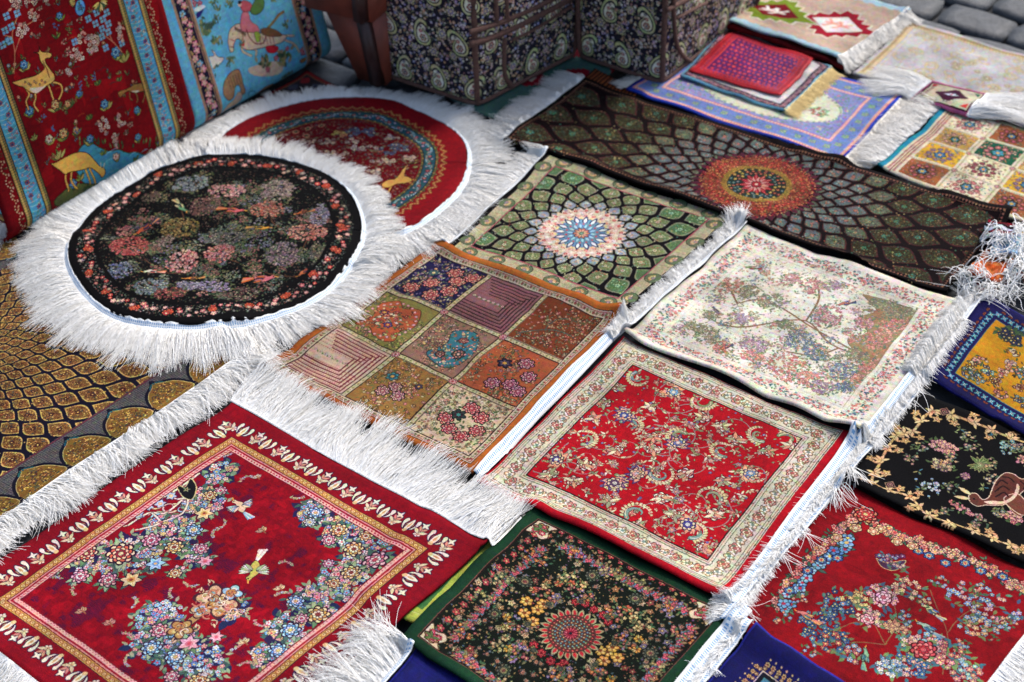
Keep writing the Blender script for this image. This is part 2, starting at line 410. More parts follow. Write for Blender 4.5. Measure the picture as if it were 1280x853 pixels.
def wool_mat(name, col, var=.10, rough=.7):
    m = bpy.data.materials.new(name); nt, b = nodes(m)
    g = nt.nodes.new('ShaderNodeNewGeometry'); c = np.array(lin(col))
    rp = nt.nodes.new('ShaderNodeValToRGB'); rp.color_ramp.elements[0].color = (*(c*(1-var*2)), 1); rp.color_ramp.elements[1].color = (*np.minimum(c*(1+var), .95), 1)
    nt.links.new(g.outputs['Random Per Island'], rp.inputs['Fac']); nt.links.new(rp.outputs[0], b.inputs['Base Color'])
    b.inputs['Roughness'].default_value = rough; b.inputs['Specular IOR Level'].default_value = .3
    tr = nt.nodes.new('ShaderNodeBsdfTranslucent'); nt.links.new(rp.outputs[0], tr.inputs[0])
    mx = nt.nodes.new('ShaderNodeMixShader'); mx.inputs[0].default_value = .15
    nt.links.new(b.outputs[0], mx.inputs[1]); nt.links.new(tr.outputs[0], mx.inputs[2]); nt.links.new(mx.outputs[0], nt.nodes['Material Output'].inputs[0])
    return m
WHITE = wool_mat('white_fringe_cotton', (253, 249, 240), .08)
CREAM = wool_mat('cream_fringe_cotton', (242, 236, 224), .05)
GREYF = wool_mat('greyish_fringe_cotton', (244, 241, 235), .05)
GOLDF = wool_mat('gold_fringe_cotton', (236, 212, 150), .06)

def fringe(root, pts, nrm, L=.06, dens=2600, spread=.10, clump=.008, cstr=.55, lean=0.0, mat=None, back=.002, name='fringe', mask=None, lvar=.14, bed=.72, **kw):
    seg = np.linalg.norm(np.diff(pts, axis=0), axis=1); cum = np.r_[0, np.cumsum(seg)]; tot = cum[-1]
    dens = dens*1.45 if bed > 0 else dens
    n = int(tot*dens); s = np.sort(rng.uniform(0, tot, n))
    P0 = np.stack([np.interp(s, cum, pts[:, k]) for k in (0, 1)], -1); N = np.stack([np.interp(s, cum, nrm[:, k]) for k in (0, 1)], -1)
    N /= np.linalg.norm(N, axis=1, keepdims=True); Tt = np.stack([N[:, 1], -N[:, 0]], -1)
    cid = (s/clump+rng.normal(0, .3, n)).astype(int).clip(0); nc = cid.max()+2
    ca = rng.normal(0, spread, nc); cl = 1+rng.normal(0, lvar, nc)
    wave = np.interp(s, np.linspace(0, tot, max(3, int(tot/.05))), rng.normal(0, spread*.8, max(3, int(tot/.05))))
    cen = (cid+.5)*clump
    L_ = np.broadcast_to(L, (n,)) if np.ndim(L) == 0 else np.interp(s, np.linspace(0, tot, len(L)), L)
    ln = np.broadcast_to(lean, (n,)) if np.ndim(lean) == 0 else np.interp(s, np.linspace(0, tot, len(lean)), lean)
    a = ln+ca[cid]*cstr*1.4+wave+rng.normal(0, spread*(1-cstr)*1.2, n)+(cen-s)/L_*cstr*np.ones(n)
    D = N*np.cos(a)[:, None]+Tt*np.sin(a)[:, None]*(-1)
    LL = L_*cl[cid]*rng.uniform(.80, 1.06, n)
    C, r, tip = strands(P0-N*back, D, LL, **kw)
    if mask is not None:
        keep = mask(C); C = C[keep]
    V, F = tubes(C, r, tip)
    if bed > 0:                                            # matted lower layer of flat yarns, added so gaps between strands look bright
        m = max(8, int(tot/.0016)); sb = np.linspace(0, tot, m); keep = rng.random(m) < .97
        Pb = np.stack([np.interp(sb, cum, pts[:, k]) for k in (0, 1)], -1); Nb = np.stack([np.interp(sb, cum, nrm[:, k]) for k in (0, 1)], -1); Nb /= np.linalg.norm(Nb, axis=1, keepdims=True)
        Tb = np.stack([Nb[:, 1], -Nb[:, 0]], -1); lb = ln if np.ndim(lean) == 0 else np.interp(sb, np.linspace(0, tot, len(lean)), lean)
        lb = np.broadcast_to(lb[0] if np.ndim(lean) == 0 else lb, (m,)); ab = lb+np.interp(sb, np.linspace(0, tot, max(3, int(tot/.03))), rng.normal(0, .06, max(3, int(tot/.03))))
        Db = Nb*np.cos(ab)[:, None]-Tb*np.sin(ab)[:, None]
        Lb = (L_[0] if np.ndim(L) == 0 else np.interp(sb, np.linspace(0, tot, len(L)), L))*bed*rng.uniform(.72, 1.0, m)
        t = np.linspace(0, 1, 6); Q = Pb[:, None]-Nb[:, None]*.001+Db[:, None]*(Lb[:, None]*t)[..., None]; W2 = Tb*.0014
        A_ = np.concatenate([Q-W2[:, None], Q+W2[:, None]], 1); Zb = hs(A_)+.0012+rng.uniform(0, .0008, (m, 1)); Vb = np.dstack([A_, Zb]); ok = keep
        if mask is not None: ok = ok & mask(Vb)
        Vb = Vb[ok]; m2 = len(Vb); b0 = (np.arange(m2)*12)[:, None]; k = np.arange(5)[None]
        Fb = np.stack([b0+k, b0+k+6, b0+k+7, b0+k+1], -1).reshape(-1, 4)+len(V)
        V = np.vstack([V, Vb.reshape(-1, 3)]); F = np.vstack([F, Fb])
    return link_mesh(name, raw_mesh(name, V, F, smooth=False), mat or WHITE, root, kind='stuff')
def selvedge_mat(name, base=(214, 216, 216), thread=(104, 146, 184), freq=260.0):
    m = bpy.data.materials.new(name); nt, b = nodes(m)
    uv = nt.nodes.new('ShaderNodeUVMap'); sp = nt.nodes.new('ShaderNodeSeparateXYZ'); nt.links.new(uv.outputs[0], sp.inputs[0])
    def mth(op, a, b_=None, v=None):
        n = nt.nodes.new('ShaderNodeMath'); n.operation = op
        if isinstance(a, (int, float)): n.inputs[0].default_value = a
        else: nt.links.new(a, n.inputs[0])
        if b_ is not None:
            if isinstance(b_, (int, float)): n.inputs[1].default_value = b_
            else: nt.links.new(b_, n.inputs[1])
        return n.outputs[0]
    u = mth('FRACT', mth('MULTIPLY', sp.outputs[0], freq)); dash = mth('LESS_THAN', u, .5)
    v = sp.outputs[1]
    r1 = mth('MULTIPLY', mth('GREATER_THAN', v, .18), mth('LESS_THAN', v, .42)); r2 = mth('MULTIPLY', mth('GREATER_THAN', v, .55), mth('LESS_THAN', v, .75))
    rows = mth('ADD', r1, r2); f = mth('MULTIPLY', dash, rows)
    mx = nt.nodes.new('ShaderNodeMix'); mx.data_type = 'RGBA'
    mx.inputs[6].default_value = (*lin(base), 1); mx.inputs[7].default_value = (*lin(thread), 1)
    nt.links.new(f, mx.inputs[0]); nt.links.new(mx.outputs[2], b.inputs['Base Color']); b.inputs['Roughness'].default_value = .8
    bp = nt.nodes.new('ShaderNodeBump'); bp.inputs['Strength'].default_value = .5; bp.inputs['Distance'].default_value = .001
    nt.links.new(dash, bp.inputs['Height']); nt.links.new(bp.outputs[0], b.inputs['Normal'])
    return m
SELV = selvedge_mat('white_selvedge_with_blue_stitches')
SELVW = selvedge_mat('plain_white_selvedge', thread=(190, 200, 208))
def selvedge(root, pts, nrm, width=.014, z=.0035, mat=None, name='selvedge', wav=.001):
    n = len(pts); rows = 5; seg = np.linalg.norm(np.diff(pts, axis=0), axis=1); cum = np.r_[0, np.cumsum(seg)]
    v = np.linspace(0, 1, rows); nz_ = rng.normal(0, .06, 9); nz_[-1] = nz_[0]; w = width*(1+np.interp(cum, np.linspace(0, cum[-1], 9), nz_))
    P = pts[:, None]+nrm[:, None]*(v[None, :]*w[:, None])[..., None]
    zz = hs(P); zz = np.maximum(zz, blur(zz, 2))+z*np.array([1, 1.15, 1.1, .8, .3])[None, :]+.0006
    TOP = np.dstack([P, zz]); BOT = np.dstack([P, zz-.002])
    uv = np.dstack([np.broadcast_to(cum[:, None], (n, rows)), np.broadcast_to(v[None, :], (n, rows))])
    me = slab(name, TOP.transpose(0, 1, 2), BOT, rows-1, n-1, uv)
    return link_mesh(name, me, mat or SELV, root)
class Round(Rug):
    """round rug: centre and radius of the pile in metres"""
    def __init__(s, name, label, cen, rad, base, thick=.007, lift=0.0, group='small rugs laid out on the pavement'):
        s.cen = np.array(cen); s.rad = rad; s.name, s.label, s.cat, s.thick, s.group, s.lift0 = name, label, 'rug', thick, group, lift
        R = rad*1000; s.w = s.h = 2*R
        def to(px, py):
            g = ground(px, py, z=thick)-s.cen; return (R+g[0]*1000, R-g[1]*1000)
        s.c = Weave(s.w, s.h, base, S, to); s.R = R
        s.ph = rng.uniform(0, 6.28, 4)
    def rim(s, th, off=0.0):
        r = s.rad*(1+.010*np.sin(3*th+s.ph[0])+.008*np.sin(5*th+s.ph[1])+.005*np.sin(9*th+s.ph[2]))+off
        return np.stack([s.cen[0]+r*np.cos(th), s.cen[1]+r*np.sin(th)], -1), np.stack([np.cos(th), np.sin(th)], -1)
    def make(s, build={}):
        nt_, nr = 180, 26; th = np.linspace(0, 2*np.pi, nt_+1); rr = np.linspace(0, 1, nr+1)**.8
        ed, _ = s.rim(th); G = s.cen+(ed-s.cen)[None]*rr[:, None, None]
        under = settle(ed[:-1], s.thick, 9)
        X, Y = G[..., 0]-s.cen[0], G[..., 1]-s.cen[1]
        z = under(G)+.0012*(1+np.sin(X*22+Y*9+s.ph[0])*np.sin(Y*17-X*6+s.ph[1]))
        e = (1-rr)*s.rad*1000; zt = z+s.thick*np.clip(.7+e/14*.3, 0, 1)[:, None]
        a = np.arctan2(Y, X); q = np.hypot(X, Y)/np.maximum(np.hypot(ed[:, 0]-s.cen[0], ed[:, 1]-s.cen[1])[None], 1e-6)
        U = .5+.5*q*np.cos(a); Vv = .5+.5*q*np.sin(a)
        TOP = np.dstack([G, zt]); BOT = np.dstack([G, z])
        me = slab('pile', TOP, BOT, nt_, nr, np.dstack([U, Vv]))
        s.root = thing(s.name, s.label, s.cat, (s.cen[0], s.cen[1], float(z.mean())), s.group)
        s.mat = weave_mat(s.name+'_round_wool', s.c.finish(name=s.name+'_round_design'), bump=.4)
        s.pile = link_mesh('pile', me, s.mat, s.root)
        return s
def place(name, label, quad, base, design=None, build={}, **kw):
    r = Rug(name, label, quad, base, **kw)
    if design: design(r.c, r)
    return r.build(**build)

# ------------------------------------------------------------------ pattern helpers
def bez(a, b, c, n=10):
    a, b, c = map(np.array, (a, b, c)); t = np.linspace(0, 1, n)[:, None]
    return a*(1-t)**2+2*b*t*(1-t)+c*t*t
def ogee(x, y):
    """ogee lattice of unit cells: distance to the outline, cell centre, inside offsets"""
    best = None
    for off, ph in ((.0, 0), (.5, 1)):
        cy = np.round((y-ph)/2)*2+ph; cx = np.round(x-off)+off
        dx, dy = x-cx, y-cy; d = .5*np.cos(np.pi*dy/2)**2-np.abs(dx)
        if best is None: best = [d, cx, cy, dx, dy]
        else:
            m = d > best[0]; best = [np.where(m, n, o) for n, o in zip((d, cx, cy, dx, dy), best)]
    return best
def along(c, ins, step, fn, sides='trbl', corner=True):
    """call fn(x, y, angle of travel) every step along a rectangle inset by ins (t,r,b,l)"""
    t, r, b, l = ins if np.ndim(ins) else (ins,)*4
    x0, y0, x1, y1 = l, t, c.w-r, c.h-b
    for k, (p, q) in zip('trbl', (((x0, y0), (x1, y0)), ((x1, y0), (x1, y1)), ((x1, y1), (x0, y1)), ((x0, y1), (x0, y0)))):
        if k not in sides: continue
        L = math.hypot(q[0]-p[0], q[1]-p[1]); n = max(1, round(L/step)); a = math.atan2(q[1]-p[1], q[0]-p[0])
        for i in range(n): fn(p[0]+(q[0]-p[0])*(i+.5)/n, p[1]+(q[1]-p[1])*(i+.5)/n, a, i)
def inset(c, X, Y, ins):
    t, r, b, l = ins if np.ndim(ins) else (ins,)*4
    return np.minimum(np.minimum(X-l, c.w-r-X), np.minimum(Y-t, c.h-b-Y))
def cluster(c, x, y, R, n, pal, r=2.0, ry=None, cen=((235, 200, 120),), out=(25, 20, 30), leafc=((70, 95, 60),), leaves=.5, a=0.0, np_=5):
    ry = ry or R; n = int(n*1.25); r = r*1.22; m = int(n*leaves); ca, sa = math.cos(a), math.sin(a)
    def pt(k):
        t, q = random.random()*6.28, math.sqrt(random.random())*k; u, v = math.cos(t)*q*R, math.sin(t)*q*ry
        return x+u*ca-v*sa, y+u*sa+v*ca
    for _ in range(m):
        u, v = pt(1.15); c.leaf(u, v, r*2.4, r*1.1, random.random()*6.28, random.choice(leafc), None)
    for _ in range(n):
        u, v = pt(1.0); c.flower(u, v, r*random.uniform(.75, 1.15), np_, random.choice(pal), random.choice(cen), out)
def rosette(c, x, y, R, n, cols, out=(30, 15, 25), rot=0.0):
    """big rosette of nested petal rings"""
    k = len(cols)
    for i, col in enumerate(cols):
        rr = R*(1-i/k); c.flower(x, y, rr, n+(i % 2)*0, col, cols[-1], out if rr > 2 else None, rot=rot+i*.3, lob=.2)
def petals(c, x, y, R, n, col, inner, cen, out, rot=None):
    """open flower of n separate pointed petals"""
    rot = random.random()*6.28 if rot is None else rot
    for i in range(n): c.leaf(x, y, R*1.15, R*.72, rot+i*2*math.pi/n, out)
    for i in range(n): c.leaf(x, y, R*1.02, R*.56, rot+i*2*math.pi/n, col, None, inner)
    c.disc(x, y, R*.36, inner); c.disc(x, y, R*.18, cen)
def palmette(c, x, y, R, a, cols, out=(40, 20, 40)):
    ca, sa = math.cos(a), math.sin(a)
    for i, k in enumerate(cols):
        q = R*(1-.24*i)
        for j in range(-3, 4):
            c.leaf(x-ca*R*.3, y-sa*R*.3, q*(1.25-.1*abs(j)), q*.42, a+j*.55, k, out if i == 0 else None)
    c.flower(x, y, R*.45, 6, cols[-1], cols[0], out)
def scroll(c, x, y, R, a, col, out, hand=1, wd=2.2, turns=1.1):
    t = np.linspace(0, turns*2*np.pi, 22); r = R*(1-t/t[-1]*.75)
    P = np.stack([x+r*np.cos(a+hand*t), y+r*np.sin(a+hand*t)], -1)
    if out is not None: c.stroke(P, wd+1.2, out, .4, taper=True)
    c.stroke(P, wd, col, .8, taper=True)
    return P
def bird(c, x, y, L, a, body, wing, tail, out=(20, 15, 20), flip=1, spread=False):
    ca, sa = math.cos(a), math.sin(a)
    def T(u, v): return (x+(u*ca-v*flip*sa)*L, y+(u*sa+v*flip*ca)*L)
    for k in range(4): c.stroke([T(-.35, 0), T(-.95, .06+.09*k)], L*.09, tail[k % len(tail)], .8)
    c.poly([T(.55, -.12), T(.42, -.26), T(.22, -.14), T(-.1, -.2), T(-.45, -.02), T(-.2, .2), T(.15, .18), T(.38, .0)], body, out, .8)
    if spread:
        for s_ in (-1, 1):
            for k in range(6): c.leaf(*T(.02, -.05*s_), L*(.62-.03*k), L*.15, a+flip*(-1.2*s_-.22*k*s_), wing[k % len(wing)], out)
    else:
        for k in range(4): c.leaf(*T(.1-.04*k, -.08+.07*k), L*.5, L*.14, a+math.pi-.15*k*flip, wing[k % len(wing)], out)
    c.stroke([T(.53, -.17), T(.68, -.14)], L*.06, (220, 150, 60), .8); c.disc(*T(.45, -.17), max(.5, L*.035), out)
def animal(c, polys, body, out, shade=None, P=None):
    """polygons given as sighted points"""
    for pts, col in polys:
        c.poly([c.p(*q) for q in pts], col or body, out, .9)

PINK, ROSE, PEACH, CRM = (226, 150, 158), (196, 70, 92), (236, 170, 140), (232, 222, 196)
SKYB, TEAL, NAVY, GOLD = (120, 172, 200), (60, 130, 140), (28, 34, 84), (206, 156, 70)
OLIVE, LEAFG, DKG = (122, 128, 72), (84, 120, 76), (38, 62, 44)
ORG, REDD, WHT = (222, 112, 62), (170, 20, 36), (236, 234, 226)

# ------------------------------------------------------------------ the designs
def gonbad(c, cx, cy, n, r0, k, rows, line=(12, 8, 12), rim=None, lw=.10, clip=None, florets=True, dense=1.0, sx=1.0):
    """ogee cells growing outward from a centre; rows: list of (fill, inner fill, palette) by ring"""
    X, Y = c.XY(); dx, dy = (X-cx)*sx, Y-cy; r = np.hypot(dx, dy)+1e-3; th = np.arctan2(dy, dx)
    y = k*np.log(np.maximum(r, .1)/r0); x = th*n/(2*np.pi)
    d, ax, ay, ex, ey = ogee(x, y)
    m = (r > r0) & (inset(c, X, Y, 0) >= 0) if clip is None else clip(X, Y) & (r > r0)
    ring = np.clip(np.round(ay).astype(int), 0, len(rows)-1)
    for i, (fill, inn, pal) in enumerate(rows):
        q = m & (ring == i); c.mask(q, fill, .7)
        nz = rng.random(X.shape)
        c.mask(q & (d > .18), inn, .8)
        if florets: c.mask(q & (d > .12) & (nz < .16*dense), pal[0], .85); c.mask(q & (d > .1) & (nz > 1-.10*dense), pal[1 % len(pal)], .8)
    if rim is not None: c.mask(m & (d < lw+.055), rim, .6)
    c.mask(m & (d < lw), line, .3)
    # florets at the cell centres
    cells = set(zip(np.round(ax[m][::37], 1), np.round(ay[m][::37], 1)))
    for (u, v) in cells:
        rr = r0*math.exp(v/k); t = u*2*math.pi/n; w = 2*math.pi*rr/n
        px, py = cx+rr*math.cos(t)/sx, cy+rr*math.sin(t)
        if not (0 < px < c.w and 0 < py < c.h): continue
        if clip is not None and not clip(np.array(px), np.array(py)): continue
        pal = rows[int(np.clip(round(v), 0, len(rows)-1))][2]
        if w > 14 and dense > 0:
            for _ in range(int(w*.5)):
                q = random.gauss(0, w*.16), random.gauss(0, w*.22)
                c.flower(px+q[0], py+q[1], random.uniform(.9, 1.6), 4, random.choice(pal), pal[0], None)
            c.flower(px, py, w*.10, 5, pal[0], pal[1], (30, 20, 20))
        else: c.flower(px, py, max(1., w*.16), 4, pal[0], pal[1], None)

def sunburst(c, cx, cy, rings, seed=1):
    """rings: (r_outer, n petals, colours) from outside in"""
    for R, n, cols, dens in rings:
        c.disc(cx, cy, R, cols[0], .7)
        if n:
            for i in range(n):
                t = 2*math.pi*i/n; c.leaf(cx+R*.70*math.cos(t), cy+R*.70*math.sin(t), R*.38, R*.38*math.sin(math.pi/n)*6, t, cols[1], cols[-1], None)
        for _ in range(int(dens)):
            t = random.random()*6.28; q = R*math.sqrt(random.uniform(.45, 1)); c.disc(cx+q*math.cos(t), cy+q*math.sin(t), random.uniform(.5, 1.1), random.choice(cols), .8)

def d_medallion(c, r):
    X, Y = c.XY()
    o = 9                                                                     # black outer band
    # cream-olive border with half rosettes
    m = inset(c, X, Y, o) > 0; c.mask(m, (176, 166, 128), .6)
    nz = rng.random(X.shape); c.mask(m & (nz < .3), (120, 120, 84)); c.mask(m & (nz > .9), (214, 190, 150))
    c.frame(o, o, o, o, (196, 180, 140), wd=1.6)
    def half(x, y, a, i):
        nx, ny = -math.sin(a), math.cos(a)
        c.disc(x+nx*4, y+ny*4, 15.5, (24, 22, 20)); c.disc(x+nx*4, y+ny*4, 14.3, (92, 106, 74), .6); 
        for k in range(9):
            t = a+math.pi+.2+k*(math.pi-.4)/8; c.leaf(x+nx*3, y+ny*3, 11.5, 3.6, t+math.pi, (222, 168, 96) if k % 2 else (232, 200, 150), (90, 60, 50))
        c.flower(x+nx*3, y+ny*3, 4, 6, (150, 140, 150), (220, 120, 90), (40, 30, 30))
    q = o+24
    along(c, o+4, 60, half)
    c.scatter(420, lambda X, Y: (inset(c, X, Y, o+2) > 0) & (inset(c, X, Y, q) < 0), [(206, 178, 140), (120, 140, 104), (200, 130, 110)], .7, 1.2, .35, ((80, 96, 60),))
    c.frame(q, q, q, q, (24, 18, 20), wd=3.2); c.frame(q+.6, q+.6, q+.6, q+.6, (206, 96, 110), wd=1.6)
    fi = q+3.2
    c.rect(fi, fi, c.w-fi, c.h-fi, (14, 10, 14), .3)
    clip = lambda X, Y: inset(c, X, Y, fi) > 0
    cx, cy = c.p(722, 299)
    b1 = ((104, 122, 132), (128, 148, 160), [(222, 170, 120), (70, 90, 140), (210, 214, 206)])
    g1 = ((98, 112, 70), (88, 108, 62), [(210, 206, 160), (150, 60, 56), (110, 150, 120)])
    g2 = ((80, 104, 56), (70, 96, 52), [(160, 196, 150), (60, 130, 110), (200, 180, 120)])
    gonbad(c, cx, cy, 20, 72, 4.6, [b1, b1, g1, g1, g2, g2, g2], line=(14, 9, 14), rim=(140, 140, 110), clip=clip, lw=.11, dense=.7)
    K = 1.28
    # sunburst: blush halo, navy and white star, turquoise core
    for i in range(44):
        t = 2*math.pi*i/44; c.leaf(cx+64*math.cos(t), cy+64*math.sin(t), 16, 9, t, (222, 196, 170), (150, 70, 70))
    c.disc(cx, cy, 73, (206, 184, 160), .7)
    for i in range(22):
        for rr, col in ((70, (178, 44, 50)), (62, (226, 214, 190)), (54, (206, 110, 96))):
            t = 2*math.pi*(i+(rr == 62)*.5)/22; c.flower(cx+rr*math.cos(t), cy+rr*math.sin(t), 3.6, 5, col, (240, 220, 190), None)
    for _ in range(480):
        t = random.random()*6.28; q_ = random.uniform(48, 75); c.disc(cx+q_*math.cos(t), cy+q_*math.sin(t), 1.0, random.choice([(238, 226, 204), (190, 90, 86), (150, 150, 120), (90, 60, 60)]))
    for i in range(16):
        t = 2*math.pi*i/16; c.leaf(cx+26*math.cos(t), cy+26*math.sin(t), 28, 11, t, (40, 46, 96), (16, 18, 40)); c.leaf(cx+31*math.cos(t), cy+31*math.sin(t), 17, 6, t, (222, 222, 214))
        t += math.pi/16; c.leaf(cx+28*math.cos(t), cy+28*math.sin(t), 20, 7, t, (96, 136, 160), (30, 40, 90)); c.disc(cx+47*math.cos(t), cy+47*math.sin(t), 2.2, (226, 196, 90))
    c.disc(cx, cy, 32, (96, 130, 150), .7)
    for i in range(14):
        t = 2*math.pi*i/14; c.leaf(cx+15*math.cos(t), cy+15*math.sin(t), 14, 6, t, (150, 196, 206), (34, 50, 100)); c.disc(cx+28*math.cos(t+.22), cy+28*math.sin(t+.22), 2, (196, 50, 56))
    c.flower(cx, cy, 15, 10, (190, 120, 96), (60, 100, 80), (60, 30, 40), inner=(214, 168, 130)); c.disc(cx, cy, 2.6, (120, 170, 140))

def d_runner(c, r):
    X, Y = c.XY(); o = 9
    c.frame(o-1, o-1, o-1, o-1, (60, 40, 34), wd=.8)
    def tri(x, y, a, i):
        nx, ny = -math.sin(a), math.cos(a); d = 2.9
        c.poly([(x-math.cos(a)*2.7, y-math.sin(a)*2.7), (x+math.cos(a)*2.7, y+math.sin(a)*2.7), (x+nx*5, y+ny*5)], (146, 106, 88), None, sm=False)
    along(c, o, 6.6, tri)
    c.frame(o+6, o+6, o+6, o+6, (120, 84, 70), wd=.9); fi = o+8
    clip = lambda X, Y: inset(c, X, Y, fi) > 0
    cx, cy = c.p(941, 230)
    t1 = ((48, 76, 84), (66, 104, 112), [(196, 120, 96), (150, 190, 190), (60, 100, 120)])
    t2 = ((54, 70, 56), (66, 92, 84), [(150, 170, 130), (190, 110, 80), (80, 130, 120)])
    d1 = ((36, 38, 22), (48, 28, 18), [(70, 140, 120), (110, 120, 60), (206, 184, 130), (80, 40, 24)])
    d2 = ((32, 40, 24), (50, 26, 18), [(72, 150, 130), (120, 130, 70), (214, 170, 120), (44, 90, 60)])
    gonbad(c, cx, cy, 28, 98, 5.8, [t2, t1, t1, t1, t2, d1, d1, d1, d2, d2, d2, d2, d2], line=(20, 8, 12), rim=(76, 38, 42), clip=clip, lw=.10, dense=.8, sx=.86)
    # dark green foliage in the larger cells
    c.scatter(5200, lambda X, Y: clip(X, Y) & (np.hypot((X-cx)*.86, Y-cy) > 165) & (c.img.sum(2) > 80), [(60, 124, 112), (76, 96, 52), (60, 30, 20), (30, 56, 34), (160, 134, 92), (44, 22, 16), (26, 40, 24)], .7, 1.5, .35, ((50, 110, 90), (110, 116, 60), (70, 34, 22)))
    # medallion
    for R, col, n, cc in ((118, (84, 34, 56), 46, None), (108, (120, 34, 50), 42, None), (98, (150, 66, 60), 36, None)):
        for i in range(n):
            t = 2*math.pi*i/n; c.leaf(cx+(R-17)*math.cos(t), cy+(R-17)*math.sin(t), 19, 11, t, col, (30, 14, 24))
    c.disc(cx, cy, 98, (124, 62, 44), .7)
    for _ in range(2400):
        t = random.random()*6.28; q = random.uniform(62, 106); c.disc(cx+q*math.cos(t), cy+q*math.sin(t), random.uniform(.9, 1.6), random.choice([(196, 146, 84), (190, 120, 70), (170, 40, 54), (96, 30, 52), (206, 150, 110), (84, 96, 60), (60, 24, 40), (200, 60, 60)]), .8)
    for i in range(40):
        t = 2*math.pi*i/40; c.flower(cx+84*math.cos(t), cy+84*math.sin(t), 4, 5, (196, 40, 50), (226, 180, 120), (60, 20, 30))
    c.disc(cx, cy, 64, (140, 112, 50), .75)
    for _ in range(900):
        t = random.random()*6.28; q = random.uniform(54, 66); c.disc(cx+q*math.cos(t), cy+q*math.sin(t), .8, random.choice([(210, 180, 84), (130, 96, 40), (90, 110, 60)]), .8)
    c.disc(cx, cy, 54, (34, 50, 46), .7)
    for i in range(24):
        for rr in (50, 42, 35):
            t = 2*math.pi*(i+rr*.37)/24; c.flower(cx+rr*math.cos(t), cy+rr*math.sin(t), 3.5, 5, random.choice([(196, 170, 80), (60, 120, 140), (170, 60, 60)]), (220, 200, 140), (20, 24, 26))
    for i in range(12):
        t = 2*math.pi*i/12; c.leaf(cx+11*math.cos(t), cy+11*math.sin(t), 23, 9.5, t, (156, 24, 44), (60, 14, 24), (230, 190, 170))
        t += .26; c.leaf(cx+7*math.cos(t), cy+7*math.sin(t), 18, 7, t, (214, 160, 150), (90, 30, 40))
    c.flower(cx, cy, 10, 8, (176, 40, 56), (230, 220, 200), (60, 20, 30))
    c.img *= np.array([.94, .86, .80], np.float32)

def d_goldcell(c, r):
    X, Y = c.XY(); o = 8
    c.rect(o, o, c.w-o, c.h-o, (84, 80, 76), .6)
    c.frame(0, 0, 0, 0, (30, 30, 92), wd=3.0)
    # outer row of arches (gold) on a grey ground
    b = 60
    def arch(x, y, a, i):
        nx, ny = -math.sin(a), math.cos(a); x0, y0 = x-nx*20, y-ny*20
        ex, ey = math.cos(a), math.sin(a)
        def P(u, v): u, v = u*1.45, v*1.45; return (x0+ex*u+nx*v, y0+ey*u+ny*v)
        sh = [P(-28, -8), P(-29, 8), P(-20, 24), P(-6, 33), P(0, 40), P(6, 33), P(20, 24), P(29, 8), P(28, -8)]
        c.poly(sh, (18, 16, 30), None, h=.3); sh2 = [P(-24, -6), P(-25, 8), P(-17, 21), P(-5, 29), P(0, 34), P(5, 29), P(17, 21), P(25, 8), P(24, -6)]
        c.poly(sh2, (118, 84, 34), (200, 180, 110), 1.0)
        for _ in range(300):
            u, v = random.uniform(-22, 22), random.uniform(-4, 25)
            if abs(u) < 23-max(0, v-8)*.9: c.leaf(*P(u, v), random.uniform(2.5, 5), 1.7, random.random()*6.28, random.choice([(74, 26, 28), (60, 30, 30), (214, 170, 84), (36, 60, 60)]))
        for k in range(7): t = -1.2+k*.4; c.leaf(*P(22*math.sin(t)*.5, 26+5*math.cos(t)), 7, 4, a+math.pi/2+t, (28, 84, 92), (12, 24, 34))
    nz = rng.random(X.shape)
    g = inset(c, X, Y, o) > 0; c.mask(g & ((X % 4 < 1.2) | (Y % 4 < 1.2)), (44, 42, 52)); c.mask(g & (nz > .93), (150, 140, 120))
    along(c, (32, 32, 32, 32), 88, arch)
    fi = 76
    c.frame(o, o, o, o, (190, 160, 90), wd=.8)
    c.frame(fi-3, fi-3, fi-3, fi-3, (96, 24, 40), wd=2); c.rect(fi, fi, c.w-fi, c.h-fi, (18, 15, 30), .3)
    clip = lambda X, Y: inset(c, X, Y, fi) > 0
    cx, cy = c.p(-120, 455)
    g0 = ((92, 78, 60), (66, 58, 52), [(160, 120, 50), (60, 60, 70)]); g1 = ((132, 92, 34), (98, 64, 26), [(70, 24, 26), (220, 180, 96), (30, 60, 70)])
    gonbad(c, cx, cy, 48, 60, 9.2, [g1, g0, g1, g0, g1, g0, g1, g0, g1, g1, g1, g1, g1, g1], line=(16, 13, 30), rim=(196, 160, 84), clip=clip, lw=.10, dense=1.6)
    c.scatter(9000, lambda X, Y: clip(X, Y) & (c.img[..., 0] > 90), [(78, 26, 28), (222, 176, 86), (34, 34, 44)], .6, 1.2, .6, ((80, 28, 30), (40, 44, 40), (100, 50, 24)))

def d_teal_kilim(c, r):
    for i in range(5):
        for j in range(4):
            x, y = 30+i*75, 40+j*70
            if (i+j) % 2: continue
            for k in range(4): c.rect(x-34+k*8, y-8*(k+1), x+34-k*8, y+8*(k+1), (132, 14, 30))
            c.rect(x-8, y-10, x+8, y+10, (200, 190, 170))
def d_dark_kilim(c, r):
    c.frame(3, 3, 3, 3, (130, 24, 28), wd=7); c.frame(11, 11, 11, 11, (140, 90, 50), wd=2)
    for i in range(8):
        for j in range(6):
            x, y = 26+i*36, 30+j*34
            for k in range(3): c.rect(x-12+k*4, y-4*(k+1), x+12-k*4, y+4*(k+1), ((130, 30, 34), (60, 62, 76), (150, 146, 140))[(i+j) % 3])
def d_rust_kilim(c, r):
    for i in range(40): c.rect(i*13, 0, i*13+4, c.h, (24, 18, 20)); c.rect(i*13+8, 0, i*13+9.5, c.h, (170, 90, 44))
